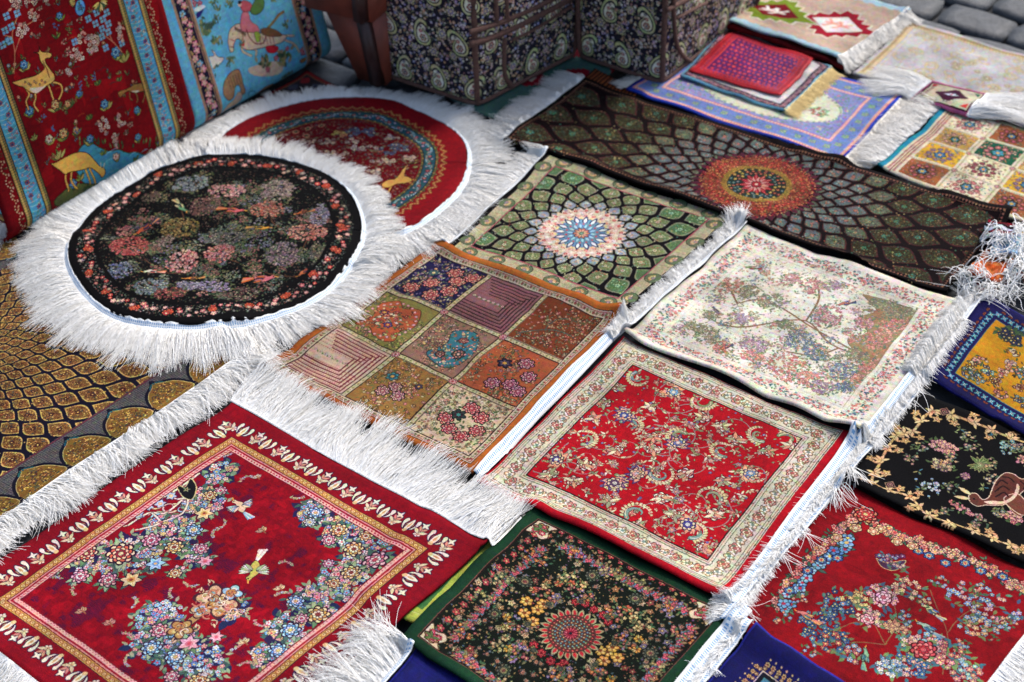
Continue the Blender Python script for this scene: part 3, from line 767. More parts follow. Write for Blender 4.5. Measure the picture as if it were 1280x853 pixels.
def d_lime(c, r):
    c.rect(0, 0, c.w, c.h, (168, 182, 70)); c.frame(14, 14, 14, 14, (206, 210, 130), wd=1); c.rect(24, 24, c.w-24, c.h-24, (60, 110, 60))

def d_patch(c, r):
    X, Y = c.XY(); o = 12; W, Hh = c.w, c.h
    c.rect(o, o, W-o, Hh-o, (204, 190, 160), .6)
    def dots(ins, wd, col=(40, 24, 28)):
        c.frame(*(ins,)*4, col, wd=1.2); c.frame(*(ins+wd,)*4, col, wd=1.2)
    dots(o, 12)
    c.frame(o+3, o+3, o+3, o+3, (140, 30, 44), wd=.9)
    fl = lambda x, y, a, i: (c.flower(x, y, 2.6, 4, ((190, 70, 80), (150, 160, 104), (228, 214, 184))[i % 3], (60, 40, 40), (40, 28, 30)), c.leaf(x, y, 4, 1.6, a+.8, (96, 110, 60)))
    along(c, o+7.2, 6.2, fl)
    b = o+14; gw = (W-2*b); gh = (Hh-2*b); sp = 11; cw, ch = (gw-2*sp)/3, (gh-2*sp)/3
    cells = {}
    for i in range(3):
        for j in range(3): cells[i, j] = (b+i*(cw+sp), b+j*(ch+sp))
    for i in (1, 2):
        for k in (0, 1):
            pos = b+i*cw+(i-.5)*sp if k == 0 else b+i*ch+(i-.5)*sp
            L = Hh if k == 0 else W; n = int((L-2*b)/6)
            if k == 0: c.rect(pos-sp/2+1, b, pos+sp/2-1, Hh-b, (196, 188, 140), .7); [c.rect(pos+e*(sp/2-1.6)-.6, b, pos+e*(sp/2-1.6)+.6, Hh-b, (50, 34, 32)) for e in (-1, 1)]
            else: c.rect(b, pos-sp/2+1, W-b, pos+sp/2-1, (196, 188, 140), .7); [c.rect(b, pos+e*(sp/2-1.6)-.6, W-b, pos+e*(sp/2-1.6)+.6, (50, 34, 32)) for e in (-1, 1)]
            for m_ in range(n):
                q = b+(m_+.5)*6; x, y = (pos, q) if k == 0 else (q, pos)
                c.flower(x, y, 2.1, 4, ((150, 160, 100), (226, 220, 190))[m_ % 2], (110, 40, 50), (60, 66, 40))
    def setclip(i, j):
        x, y = cells[i, j]; m = np.zeros(X.shape, bool); m[int(y*S):int((y+ch)*S), int(x*S):int((x+cw)*S)] = 1; c.clip = m; return x, y
    def ground_(i, j, col):
        x, y = setclip(i, j); c.rect(x, y, x+cw, y+ch, col, .6); d = np.array(col, float)
        if j != 2 or i: 
            if (i, j) != (1, 0):
                for k in range(16): cluster(c, x+cw*random.random(), y+ch*random.random(), 18, 15, [tuple(np.clip(d*1.35+14, 0, 235)), tuple(d*.62), (176, 110, 96), (190, 170, 130), (90, 96, 84)], 2.0, 14, leafc=(tuple(d*.7), (84, 92, 56), tuple(np.clip(d*1.2, 0, 230))), leaves=1.3, a=random.random()*3)
        return x, y
    # (0,0) roses on navy
    x, y = ground_(0, 0, (30, 26, 66))
    for _ in range(90): c.leaf(x+random.uniform(0, cw), y+random.uniform(0, ch), 7, 3, random.random()*6.28, random.choice([(226, 216, 190), (40, 30, 90), (96, 120, 80), (150, 140, 180)]), (20, 20, 50))
    def roses(x, y, pts, R, cols=((222, 130, 120), (236, 176, 150), (190, 70, 70))):
        for (u, v) in pts:
            for k in range(4): c.leaf(x+u*cw, y+v*ch, R*1.7, R*.8, random.random()*6.28, (110, 130, 66), (40, 44, 30))
        R *= 1.62
        for (u, v) in pts:
            rosette(c, x+u*cw, y+v*ch, R, 7, [cols[0], cols[1], cols[0], cols[2], cols[1]], rot=random.random()*3)
    cluster(c, x+cw*.5, y+ch*.5, cw*.55, 50, [(206, 190, 160), (150, 150, 130), (206, 140, 120), (110, 100, 150)], 2.6, leafc=((110, 130, 90), (190, 190, 160), (80, 70, 120)), leaves=1.4)
    roses(x, y, [(.55, .2), (.74, .38), (.8, .64), (.62, .85), (.42, .6), (.22, .82), (.88, .18)], 10)
    c.flower(x+cw*.25, y+ch*.35, 10, 6, (60, 96, 96), (230, 200, 140), (20, 24, 40))
    # (1,0) mauve stripes ; (0,2) cream stripes: nested right angles
    def stripes(i, j, a, d, e):
        x, y = ground_(i, j, a)
        for k in range(6):
            t = 5+k*7.5
            c.rect(x+t*.6, y+t, x+cw-t*.6+0, y+t+2.4, d); c.rect(x+cw-t*.9-2.4, y+t, x+cw-t*.9, y+ch-t, d); c.rect(x, y+ch-t, x+cw-t*.9, y+ch-t+2.4, d)
            for m_ in range(int(cw/4)): c.leaf(x+m_*4, y+t+4.6, 3, 1.6, .7, e); c.leaf(x+m_*4, y+ch-t-3, 3, 1.6, .7, e)
        for m_ in range(7): c.flower(x+8+m_*10, y+ch/2, 3, 4, (222, 190, 190), (150, 40, 60), (50, 90, 50)); c.leaf(x+12+m_*10, y+ch/2, 5, 2.4, .9, (70, 110, 56))
    stripes(1, 0, (136, 92, 96), (48, 26, 30), (110, 62, 68)); stripes(0, 2, (196, 174, 150), (104, 28, 42), (140, 50, 62))
    # (2,0) tree on rust
    x, y = ground_(2, 0, (120, 58, 32))
    P = bez((x+cw*.1, y+ch*.9), (x+cw*.5, y+ch*.4), (x+cw*.9, y+ch*.55)); c.stroke(P, 2.6, (70, 90, 80)); c.stroke(bez((x+cw*.4, y+ch*.6), (x+cw*.3, y+ch*.2), (x+cw*.7, y+ch*.2)), 2, (70, 90, 80))
    cluster(c, x+cw*.5, y+ch*.45, cw*.5, 60, [(196, 96, 90), (206, 140, 120)], 2.2, ch*.45, leafc=((110, 110, 80), (60, 84, 70)))
    # (0,1) lime and orange
    x, y = ground_(0, 1, (126, 122, 62))
    c.poly([(x+cw*.1, y+ch*.25), (x+cw*.3, y+ch*.08), (x+cw*.5, y+ch*.2), (x+cw*.75, y+ch*.12), (x+cw*.9, y+ch*.45), (x+cw*.78, y+ch*.62), (x+cw*.85, y+ch*.85), (x+cw*.55, y+ch*.92), (x+cw*.35, y+ch*.8), (x+cw*.12, y+ch*.85), (x+cw*.2, y+ch*.55)], (172, 84, 50), (70, 40, 26), 1.4); cluster(c, x+cw*.5, y+ch*.5, cw*.36, 40, [(206, 140, 110), (150, 60, 50), (206, 176, 120), (110, 60, 60)], 2.6, leafc=((110, 110, 60), (90, 50, 40)), leaves=1.3)
    for k in range(26):
        t = k/26*6.28; c.flower(x+cw*(.47+.40*math.cos(t)), y+ch*(.5+.38*math.sin(t)), 3, 5, PINK, CRM, (60, 40, 30))
    cluster(c, x+cw*.45, y+ch*.5, cw*.22, 22, [ROSE, CRM, PEACH], 2.8); c.flower(x+cw*.3, y+ch*.4, 8, 6, (60, 40, 70), GOLD, (20, 14, 30), inner=(196, 96, 60)); c.flower(x+cw*.55, y+ch*.62, 8, 6, (50, 70, 120), GOLD, (20, 14, 30), inner=(180, 60, 60))
    cluster(c, x+cw*.9, y+ch*.9, cw*.3, 26, [(110, 130, 60), (180, 180, 110)], 2.2)
    # (1,1) turquoise
    x, y = ground_(1, 1, (140, 106, 88))
    cluster(c, x+cw*.25, y+ch*.4, cw*.35, 60, [(206, 176, 170), (180, 90, 90), (90, 60, 60), (210, 180, 120)], 2.2)
    c.poly([(x+cw*.35, y+ch*.2), (x+cw*.7, y+ch*.1), (x+cw*.95, y+ch*.5), (x+cw*.75, y+ch*.9), (x+cw*.3, y+ch*.8), (x+cw*.45, y+ch*.5)], (48, 112, 126), (30, 40, 50), 1.4); cluster(c, x+cw*.62, y+ch*.5, cw*.34, 46, [(190, 110, 100), (214, 190, 150), (96, 60, 60), (110, 150, 150)], 2.6, ch*.4, leafc=((60, 70, 50), (150, 90, 70)), leaves=1.2)
    for (u, v, R, k) in ((.62, .32, 9, (150, 70, 80)), (.75, .6, 12, (60, 70, 66)), (.5, .72, 9, (96, 50, 50))): rosette(c, x+cw*u, y+ch*v, R, 7, [k, (190, 130, 110), k, (210, 190, 150)])
    cluster(c, x+cw*.5, y+ch*.5, cw*.5, 26, [CRM, PINK], 1.8, leaves=1.2)
    # (2,1) orange with roses
    x, y = ground_(2, 1, (166, 84, 50)); c.scatter(60, lambda X, Y: np.ones(X.shape, bool), [(190, 80, 50)], 1, 2)
    cluster(c, x+cw*.5, y+ch*.5, cw*.5, 30, [(150, 96, 120), (196, 120, 60)], 2, leaves=1.4)
    roses(x, y, [(.6, .25), (.8, .45), (.68, .7), (.45, .8), (.85, .75)], 8.5, ((206, 130, 150), (222, 170, 170), (170, 70, 90)))
    c.flower(x+cw*.35, y+ch*.4, 12, 6, (36, 30, 56), (190, 150, 60), (16, 12, 20), inner=(80, 70, 90))
    # (1,2) gold
    x, y = ground_(1, 2, (146, 108, 54)); cluster(c, x+cw*.5, y+ch*.5, cw*.5, 80, [(222, 196, 150), (190, 110, 110), (120, 96, 50)], 2.4, leafc=((110, 110, 60), (130, 70, 40)))
    roses(x, y, [(.45, .5), (.6, .62), (.35, .65)], 7.5, ((206, 150, 150), (226, 190, 170), (170, 80, 90))); c.flower(x+cw*.25, y+ch*.35, 11, 6, (60, 130, 140), GOLD, (30, 40, 40), inner=(40, 80, 100)); c.flower(x+cw*.72, y+ch*.3, 7, 6, (60, 60, 80), GOLD)
    # (2,2) beige with roses
    x, y = ground_(2, 2, (204, 186, 150)); cluster(c, x+cw*.5, y+ch*.55, cw*.5, 50, [(180, 160, 120), (206, 150, 140)], 2.4, leaves=1.8, leafc=((84, 104, 60), (60, 90, 56)))
    roses(x, y, [(.5, .25), (.7, .32), (.8, .55), (.68, .75), (.45, .72), (.3, .6)], 8.5, ((222, 120, 116), (236, 170, 156), (190, 60, 70))); c.flower(x+cw*.42, y+ch*.45, 12, 6, (40, 60, 56), (60, 130, 130), (16, 20, 20), inner=(60, 40, 50))
    c.clip = None
    for i in range(4):
        for j in range(4):
            if 0 < i < 3 and 0 < j < 3:
                x = b+i*cw+(i-.5)*sp; y = b+j*ch+(j-.5)*sp; rosette(c, x, y, 7.5, 8, [(210, 130, 130), (236, 190, 180), (190, 70, 80)])
    for (i, j) in cells: x, y = cells[i, j]; [c.rect(*q, (44, 28, 28)) for q in ((x-.8, y-.8, x+cw+.8, y), (x-.8, y+ch, x+cw+.8, y+ch+.8), (x-.8, y, x, y+ch), (x+cw, y, x+cw+.8, y+ch))]
    c.img *= np.array([.90, .86, .84], np.float32)

def d_patch2(c, r):
    W, Hh = c.w, c.h; X, Y = c.XY()
    c.rect(0, 0, W, Hh, (206, 192, 160), .6); c.rect(0, 0, W, 0, (0, 0, 0))
    c.rect(0, 0, W, Hh, (206, 192, 160))
    # the turquoise edge is on the left (top-to-left) side; the neighbouring band of small pink flowers, a dark red line
    c.rect(0, 0, 11, Hh, (30, 130, 152), .6)
    def band(x, y, a, i): c.flower(x, y, 2.4, 4, (196, 110, 110), CRM, (90, 30, 40)); c.leaf(x, y, 4, 1.5, a+.6, (100, 110, 80))
    for i in range(int(Hh/5)): band(18, i*5, 1.57, i)
    c.rect(22.5, 0, 24.5, Hh, (120, 20, 36))
    for i in range(int(Hh/5)): band(29, i*5, 1.57, i)
    x0 = 34; cw = 78; ch = 62
    pal = [((214, 200, 168), [(222, 130, 130), (236, 170, 150)], (50, 90, 100)), ((182, 140, 66), [(220, 160, 140), (230, 200, 150)], (30, 80, 50)), ((206, 156, 40), [(222, 150, 130), (90, 140, 160)], (40, 90, 130)),
           ((150, 84, 46), [(120, 60, 40), (200, 120, 110)], (60, 40, 30)), ((26, 84, 60), [(222, 120, 120), (240, 176, 150)], (60, 140, 150)), ((214, 200, 160), [(206, 120, 120), (120, 70, 70)], (80, 90, 60))]
    rows = max(1, int(Hh/ch)); ch = (Hh-8)/max(3, rows)
    k = 0
    for i in range(4):
        for j in range(max(3, rows)):
            x, y = x0+i*(cw+10), 4+j*ch
            gcol, fl, cen = pal[(j+i*3) % 6]
            if x > W: continue
            m = np.zeros(X.shape, bool); m[int((y+3)*S):int((y+ch-6)*S), int((x+3)*S):int((x+cw)*S)] = 1; c.clip = m
            c.rect(x, y, x+cw+4, y+ch, gcol, .6)
            cluster(c, x+cw*.5, y+ch*.5, cw*.55, 60, [fl[1], (150, 110, 80), fl[0]], 2.0, leaves=.9, leafc=((90, 100, 60), (60, 110, 110)))
            t0 = random.random()*6
            for q in range(9):
                t = t0+q*.7; rosette(c, x+cw*(.5+.26*math.cos(t)), y+ch*(.5+.27*math.sin(t)), 6.2, 7, [fl[0], fl[1], (190, 70, 80), fl[1]])
            c.flower(x+cw*.5, y+ch*.5, 12, 6, cen, GOLD, (20, 24, 30), inner=(80, 130, 160))
            c.clip = None
            for q in range(int(cw/5)): c.flower(x+q*5, y, 2, 4, (150, 150, 100), CRM, (70, 60, 40))
            for q in range(int(ch/5)): c.flower(x+cw+6, y+q*5, 2, 4, (150, 150, 100), CRM, (70, 60, 40))
            rosette(c, x+cw+6, y, 6, 8, [(210, 140, 130), (236, 200, 180), (180, 70, 80)])

def d_redvine(c, r):
    X, Y = c.XY(); W, Hh = c.w, c.h
    # cream border, wider red margin on the fringed and lower sides
    ins = (1, 13, 12, 3); c.rect(ins[3], ins[0], W-ins[1], Hh-ins[2], (196, 186, 160), .6)
    bt = 46
    band = lambda X, Y: (inset(c, X, Y, ins) > 0) & (inset(c, X, Y, ins) < bt)
    c.scatter(1000, band, [(206, 150, 120), (150, 140, 120), (226, 218, 200), (180, 130, 100), (120, 110, 90)], .8, 1.7, .5, ((120, 110, 76), (150, 120, 96), (96, 104, 86)), (70, 56, 46))
    for d, col, w in ((1.5, (60, 50, 44), 1), (5, (150, 96, 84), 1.2), (9, (84, 90, 70), 1.2), (38, (84, 90, 70), 1.2), (42, (150, 96, 84), 1.2), (45, (50, 44, 40), 1.4)):
        c.frame(*(i+d for i in ins), col, wd=w)
    def bm(x, y, a, i):
        ca, sa = math.cos(a), math.sin(a); s_ = 1 if i % 2 else -1
        c.stroke(bez((x-ca*10, y-sa*10), (x-sa*9*s_, y+ca*9*s_), (x+ca*10, y+sa*10)), 3.6, (226, 220, 206), .8)
        if i % 2: rosette(c, x, y, 10, 6, [(196, 130, 110), (226, 190, 160), (176, 90, 80)], (80, 50, 46))
        else: c.flower(x, y, 8.5, 5, (200, 170, 130), (110, 130, 120), (80, 60, 50), inner=(226, 216, 196))
        for k in (-1, 1): c.leaf(x+ca*9*k, y+sa*9*k, 8, 4, a+1.2*k, (226, 220, 206), (120, 90, 76)); c.leaf(x+ca*5*k, y+sa*5*k, 8, 3.4, a-1.0*k, (130, 134, 100), (70, 66, 50))
    along(c, tuple(i+23.5 for i in ins), 18, bm)
    q = tuple(i+bt for i in ins)
    c.rect(q[3], q[0], W-q[1], Hh-q[2], (172, 10, 24), .5)
    m = inset(c, X, Y, q) > 0
    c.clip = m
    # winding grey-green stems
    for k in range(34):
        x, y = random.uniform(q[3], W-q[1]), random.uniform(q[0], Hh-q[2]); a = random.random()*6.28
        P = scroll(c, x, y, random.uniform(24, 42), a, (150, 126, 118), None, random.choice((-1, 1)), 2.0, .9)
        for j in range(2, len(P), 3): c.leaf(*P[j], random.uniform(9, 13), 5, random.random()*6.28, random.choice([(196, 188, 150), (140, 140, 96), (206, 130, 110)]), (70, 20, 24))
    for k in range(110):
        x, y = random.uniform(q[3], W-q[1]), random.uniform(q[0], Hh-q[2]); a = random.random()*6.28
        for _ in range(4): a += random.uniform(.7, 1.6); c.leaf(x, y, random.uniform(7, 13), 4.4, a, random.choice([(196, 184, 146), (150, 146, 110), (206, 150, 120), (116, 122, 92), (226, 206, 176)]), (70, 20, 24))
        if k % 2: petals(c, x, y, random.uniform(4.5, 7), 5, random.choice([(214, 196, 170), (206, 140, 120), (170, 150, 160)]), (150, 70, 60), (226, 200, 150), (60, 20, 30))
    acan = [(742, 464), (712, 500), (800, 470), (880, 500), (735, 545), (790, 530), (850, 545), (950, 540), (830, 590), (770, 600), (890, 620), (800, 640), (945, 590), (700, 560), (870, 660), (985, 548), (760, 480), (905, 560)]
    for i, pt in enumerate(acan):                              # acanthus hooks, cream and moss
        x, y = c.p(*pt); a = i*1.9; h = 1 if i % 2 else -1; R = random.uniform(14, 19)
        t = np.linspace(0, 3.7, 14)
        for tt in t[1:]:
            px, py = x+R*math.cos(a+h*tt), y+R*math.sin(a+h*tt); c.leaf(px, py, 10*(1.15-tt/5), 6, a+h*tt+h*.6, (206, 190, 140), (70, 40, 30))
        scroll(c, x, y, R, a, ((122, 134, 92), (140, 150, 120), (110, 140, 130))[i % 3], (50, 30, 30), h, 6.5, .62)
        c.stroke(np.stack([x+R*.98*np.cos(a+h*t), y+R*.98*np.sin(a+h*t)], -1), 1, (226, 214, 180), .85)
    big = [(845, 487, SKYB), (782, 516, (60, 80, 150)), (698, 572, (70, 50, 110)), (850, 552, (90, 110, 160)), (940, 590, (110, 150, 180)), (772, 602, (90, 60, 90)), (862, 652, (70, 60, 130)), (800, 590, PEACH)]
    for i, (px, py, k) in enumerate(big):
        x, y = c.p(px, py); palmette(c, x, y, 23, i*1.3+.5, [(86, 60, 110) if i % 2 else (206, 140, 110), (226, 160, 120), k, (214, 196, 150)], (40, 16, 40)); rosette(c, x, y, 12, 8, [(214, 190, 150), k, (226, 214, 196)], (40, 30, 60))
    for px, py in [(770, 480), (815, 505), (880, 520), (905, 530), (745, 520), (820, 545), (735, 580), (775, 560), (860, 590), (905, 600), (830, 620), (800, 655), (880, 680), (845, 640), (960, 560), (920, 545), (720, 600), (690, 590), (895, 640), (765, 625), (820, 560), (990, 555), (755, 500)]:
        x, y = c.p(px, py); rosette(c, x, y, random.uniform(10, 13.5), 6, [(216, 206, 180), (196, 120, 100), (226, 216, 190), (150, 60, 60)], (60, 20, 30))
        for k in range(5): c.leaf(x, y, random.uniform(15, 21), 6.5, random.random()*6.28, random.choice([(150, 150, 110), (214, 200, 160), (206, 140, 110)]), (70, 20, 24))
    c.scatter(620, lambda X, Y: m, [(214, 150, 120), (206, 196, 160), (96, 100, 150)], 1.6, 3.0, .7, ((196, 186, 130), (140, 150, 100), (226, 160, 130)), (80, 10, 20))
    c.clip = None; c.frame(*q, (40, 14, 20), wd=1.2)

def tree(c, x, y, L, a, wd, col, pal, leafc, fs, depth=3, n=9, rad=12):
    x2, y2 = x+L*math.cos(a), y+L*math.sin(a); mid = (x+L*.5*math.cos(a)+random.uniform(-.15, .15)*L, y+L*.5*math.sin(a)+random.uniform(-.15, .15)*L)
    c.stroke(bez((x, y), mid, (x2, y2), 6), wd, col, .6)
    if depth == 0: cluster(c, x2, y2, rad, n, pal, fs, leafc=leafc, leaves=1.0, out=None if fs < 1.6 else (90, 70, 60)); return
    for k in (-1, 1, 0)[:2 if depth > 1 else 3]: tree(c, x2, y2, L*.72, a+k*random.uniform(.4, .75), wd*.7, col, pal, leafc, fs, depth-1, n, rad)

def d_garden(c, r):
    X, Y = c.XY(); W, Hh = c.w, c.h
    nz = lownoise(c.W, c.H, 20); c.img *= (1+nz*.02)[..., None]
    o = 15; bw = 27
    ob = lambda X, Y: (inset(c, X, Y, o) > 0) & (inset(c, X, Y, o) < bw)
    c.scatter(1900, ob, [(206, 120, 110), (222, 160, 150), (90, 120, 130), (60, 90, 110), (206, 150, 110), (176, 80, 80), (120, 150, 140)], 1.1, 2.5, .45, ((70, 110, 100), (96, 120, 90), (60, 84, 84)), None)
    c.scatter(500, ob, [(214, 120, 110), (226, 170, 160)], 1.9, 2.8, .1, ((70, 110, 100),), (110, 60, 60))
    c.frame(o+bw+1, o+bw+1, o+bw+1, o+bw+1, (190, 176, 150), wd=.7)
    fi = o+bw+11; c.clip = inset(c, X, Y, fi-3) > 0
    c.frame(fi-3, fi-3, fi-3, fi-3, (160, 150, 120), wd=.7)
    # brown hillside at the foot of the garden (towards the right corner)
    hill = [c.p(*q) for q in ((1078, 365), (1148, 388), (1125, 420), (1080, 470), (1062, 482), (1078, 450), (1060, 420), (1085, 412), (1070, 395), (1095, 385))]
    c.poly(hill, (150, 116, 84), (130, 100, 80), 1)
    pass
    pk = ([(214, 140, 120), (226, 170, 150), (190, 110, 90)], [(176, 110, 120), (206, 150, 150)], [(90, 130, 160), (120, 160, 180), (70, 100, 140)], [(200, 110, 100), (222, 150, 130)], [(140, 120, 150), (170, 150, 170)], [(150, 150, 110), (110, 130, 100)])
    lf = ((110, 120, 80), (84, 110, 90), (150, 140, 100)); br = (128, 96, 70)
    for pts in (((1078, 440), (1040, 425), (1010, 395), (960, 400)), ((1078, 440), (1020, 405), (965, 372), (925, 375)), ((1050, 430), (1020, 440), (985, 435)), ((1010, 395), (1025, 370), (1020, 345)), ((960, 400), (925, 405), (900, 400)), ((925, 375), (915, 355), (905, 350))):
        c.stroke(smooth([c.p(*q) for q in pts]), 3.4, br, .5)
    spots = [(915, 352, 17, 0), (940, 360, 12, 5), (967, 372, 14, 5), (1017, 356, 16, 1), (1035, 390, 18, 1), (1003, 420, 17, 2), (1020, 435, 14, 2), (985, 455, 24, 3), (945, 425, 15, 4), (940, 440, 12, 3), (930, 395, 12, 4), (885, 415, 16, 5), (870, 405, 10, 5), (1055, 460, 15, 2), (1058, 480, 10, 2), (1070, 440, 12, 5), (1110, 405, 12, 3), (1095, 425, 12, 3), (1080, 400, 10, 1), (990, 345, 12, 1), (1040, 355, 10, 4), (1010, 470, 14, 3), (985, 400, 10, 5), (905, 430, 10, 3), (895, 390, 10, 5), (1030, 480, 12, 4)]
    spots += [(1120, 385, 14, 5), (1140, 388, 8, 5), (1125, 402, 12, 3), (1105, 415, 12, 0), (1085, 455, 10, 3), (1075, 470, 8, 0), (1095, 376, 10, 5), (1110, 378, 10, 5)]
    for k in range(70):
        x, y = random.uniform(fi, W-fi), random.uniform(fi, Hh-fi); cluster(c, x, y, random.uniform(10, 20), 12, pk[random.randrange(6)], 1.7, random.uniform(7, 13), ((230, 210, 170), (150, 90, 80)), (130, 104, 96), lf, 1.3, random.random()*3)
    for i, (px, py, R, k) in enumerate(spots):
        x, y = c.p(px, py); cluster(c, x, y, R*1.6, int(R*3.4), pk[k], 2.3, R*1.3, ((230, 210, 170), (150, 80, 70)), (110, 84, 80), lf, .9, random.random()*3)
    c.scatter(1300, lambda X, Y: (inset(c, X, Y, fi) > 0), [(200, 130, 110), (110, 130, 140), (160, 150, 110)], 1.0, 2.0, .75, ((120, 130, 90), (90, 110, 90), (170, 130, 100)))
    for px, py, L, a, b_, w in ((940, 331, 20, 2.9, (110, 140, 90), (190, 40, 40)), (900, 385, 16, .8, (120, 110, 120), (80, 90, 130)), (1055, 377, 20, 2.6, (190, 110, 90), (60, 80, 150)), (908, 430, 17, 2.2, (196, 110, 90), (60, 80, 110)), (1085, 385, 16, 2.9, (150, 160, 100), (200, 110, 90))):
        x, y = c.p(px, py); bird(c, x, y, L, a, b_, [w, b_, (210, 190, 160)], [w, (90, 80, 80)], (80, 60, 60))
    c.clip = None

def d_green(c, r):
    X, Y = c.XY(); W, Hh = c.w, c.h; o = 17
    m = inset(c, X, Y, o) > 0; c.mask(m, (16, 22, 16), .4); c.frame(o, o, o, o, (130, 70, 60), wd=1); c.frame(o+2, o+2, o+2, o+2, (40, 20, 20), wd=1)
    cx, cy = c.p(710, 789); c.clip = inset(c, X, Y, o+3) > 0
    # dense guirlandes
    c.scatter(1900, lambda X, Y: inset(c, X, Y, o+4) > 0, [(150, 120, 80), (120, 60, 50), (70, 90, 100), (176, 140, 90), (90, 60, 90)], .9, 2.0, .6, ((84, 96, 60), (140, 124, 76), (150, 110, 70), (50, 76, 54)))
    for k in range(260): x, y = random.uniform(o+8, W-o-8), random.uniform(o+8, Hh-o-8); a = math.atan2(y-cy, x-cx); (palmette(c, x, y, random.uniform(5, 7.5), a, [(96, 56, 46), (70, 96, 90), (176, 120, 90)], (16, 18, 14)) if k % 2 else petals(c, x, y, random.uniform(4.5, 7), 5, random.choice([(190, 130, 80), (150, 60, 60), (130, 120, 150), (200, 180, 140)]), (90, 60, 40), (220, 190, 130), (16, 20, 14)))
    u = max(W, Hh)/2
    for k in range(4):                                         # fourfold layout
        s1, s2 = ((1, 1), (-1, 1), (1, -1), (-1, -1))[k]
        for i in range(8):                                     # scalloped fans along each side
            for (bx, by, a) in ((s1*(i*14.5), s2*(u-44-0), 0), (s1*(u-44), s2*(i*14.5), 1.57)):
                x, y = cx+bx, cy+by
                palmette(c, x, y, 12.5, math.atan2(by, bx), [(150, 64, 56), (56, 120, 140), (214, 90, 104)], (20, 14, 14))
                x2, y2 = cx+bx*1.18, cy+by*1.18; c.flower(x2, y2, 5.5, 5, (176, 64, 66), (200, 160, 110), (20, 14, 14)); c.leaf(x, y, 12, 5, math.atan2(by, bx), (150, 120, 84), (30, 20, 16))
        for (fx, fy, cc_) in ((.35, .45, 0), (.75, .12, 0), (.12, .75, 0), (.5, .72, 1), (.72, .5, 1), (.42, .2, 1), (.2, .42, 1)): cluster(c, cx+s1*u*fx, cy+s2*u*fy, 20, 14, [[(150, 130, 80), (190, 170, 120), (120, 120, 90)], [(206, 110, 60), (176, 80, 90), (130, 110, 160)]][cc_], 2.4, 14, out=(16, 18, 14), leafc=((110, 110, 70), (60, 90, 60)), leaves=1.0)
        for (fx, fy, R, col) in ((.22, .62, 11, (120, 130, 110)), (.62, .22, 11, (120, 130, 110))):
            x, y = cx+s1*u*fx, cy+s2*u*fy; rosette(c, x, y, R, 10, [(90, 96, 76), (60, 70, 56), (150, 130, 90), (120, 60, 60)], (20, 20, 16))
        for i in range(5):
            t = .35+i*.2; x, y = cx+s1*u*.55*math.cos(t), cy+s2*u*.55*math.sin(t); c.flower(x, y, 6.5, 6, random.choice([(206, 150, 60), (190, 90, 60), (130, 110, 150), (206, 180, 120)]), (120, 60, 30), (30, 20, 14))
            for q in range(3): c.leaf(x, y, 9, 3.4, random.random()*6.28, random.choice([(140, 130, 80), (90, 110, 70), (190, 160, 100)]), (24, 24, 16))
    for px, py in [(655, 750), (668, 760), (652, 765), (662, 775), (675, 752)]+[(758, 812), (770, 820), (752, 824), (764, 806), (748, 810)]:
        x, y = c.p(px, py); c.flower(x, y, 9.5, 6, (206, 150, 62), (120, 60, 30), (50, 26, 14), inner=(222, 176, 96))
    for px, py in [(715, 748), (728, 750), (740, 757), (752, 764), (758, 772), (662, 806), (672, 815), (684, 824), (696, 830), (702, 824)]:
        x, y = c.p(px, py); rosette(c, x, y, 7.2, 6, [(166, 34, 44), (206, 70, 70), (120, 16, 30)], (30, 10, 14))
    for k in range(4):
        s1, s2 = ((1, 1), (-1, 1), (1, -1), (-1, -1))[k]; x, y = cx+s1*(u-46)*.0+s1*56*(k % 2)*1.0, cy
    for a in np.arange(8)*math.pi/4+.4:
        x, y = cx+62*math.cos(a), cy+62*math.sin(a); palmette(c, x, y, 9, a, [(90, 84, 60), (140, 120, 76), (60, 70, 60)], (18, 16, 12))
    # centre medallion
    for i in range(24):
        t = 2*math.pi*i/24; c.leaf(cx+30*math.cos(t), cy+30*math.sin(t), 15, 8, t, (150, 140, 100), (40, 30, 24)); c.leaf(cx+33*math.cos(t), cy+33*math.sin(t), 8, 4.4, t, (176, 34, 40))
    c.disc(cx, cy, 46, (14, 20, 14), .3)
    for i in range(24):
        t = 2*math.pi*i/24; c.leaf(cx+30*math.cos(t), cy+30*math.sin(t), 18, 9.5, t, (156, 146, 104), (30, 24, 20)); c.leaf(cx+33*math.cos(t), cy+33*math.sin(t), 10, 5, t, (184, 36, 44))
    c.disc(cx, cy, 34, (84, 44, 40), .7)
    for rr, n, col in ((30, 30, (186, 50, 50)), (26, 26, (130, 120, 84)), (22.5, 24, (50, 120, 130)), (19, 20, (150, 110, 70)), (15.5, 18, (60, 110, 120)), (12, 14, (180, 130, 90))):
        for i in range(n): t = 2*math.pi*i/n; c.flower(cx+rr*math.cos(t), cy+rr*math.sin(t), 1.9, 5, col, (214, 190, 150), (30, 16, 16))
    for i in range(14): t = 2*math.pi*i/14; c.leaf(cx, cy, 12.5, 4.6, t, (156, 30, 50), (60, 14, 24), (214, 120, 120))
    c.disc(cx, cy, 2.4, (20, 30, 40))
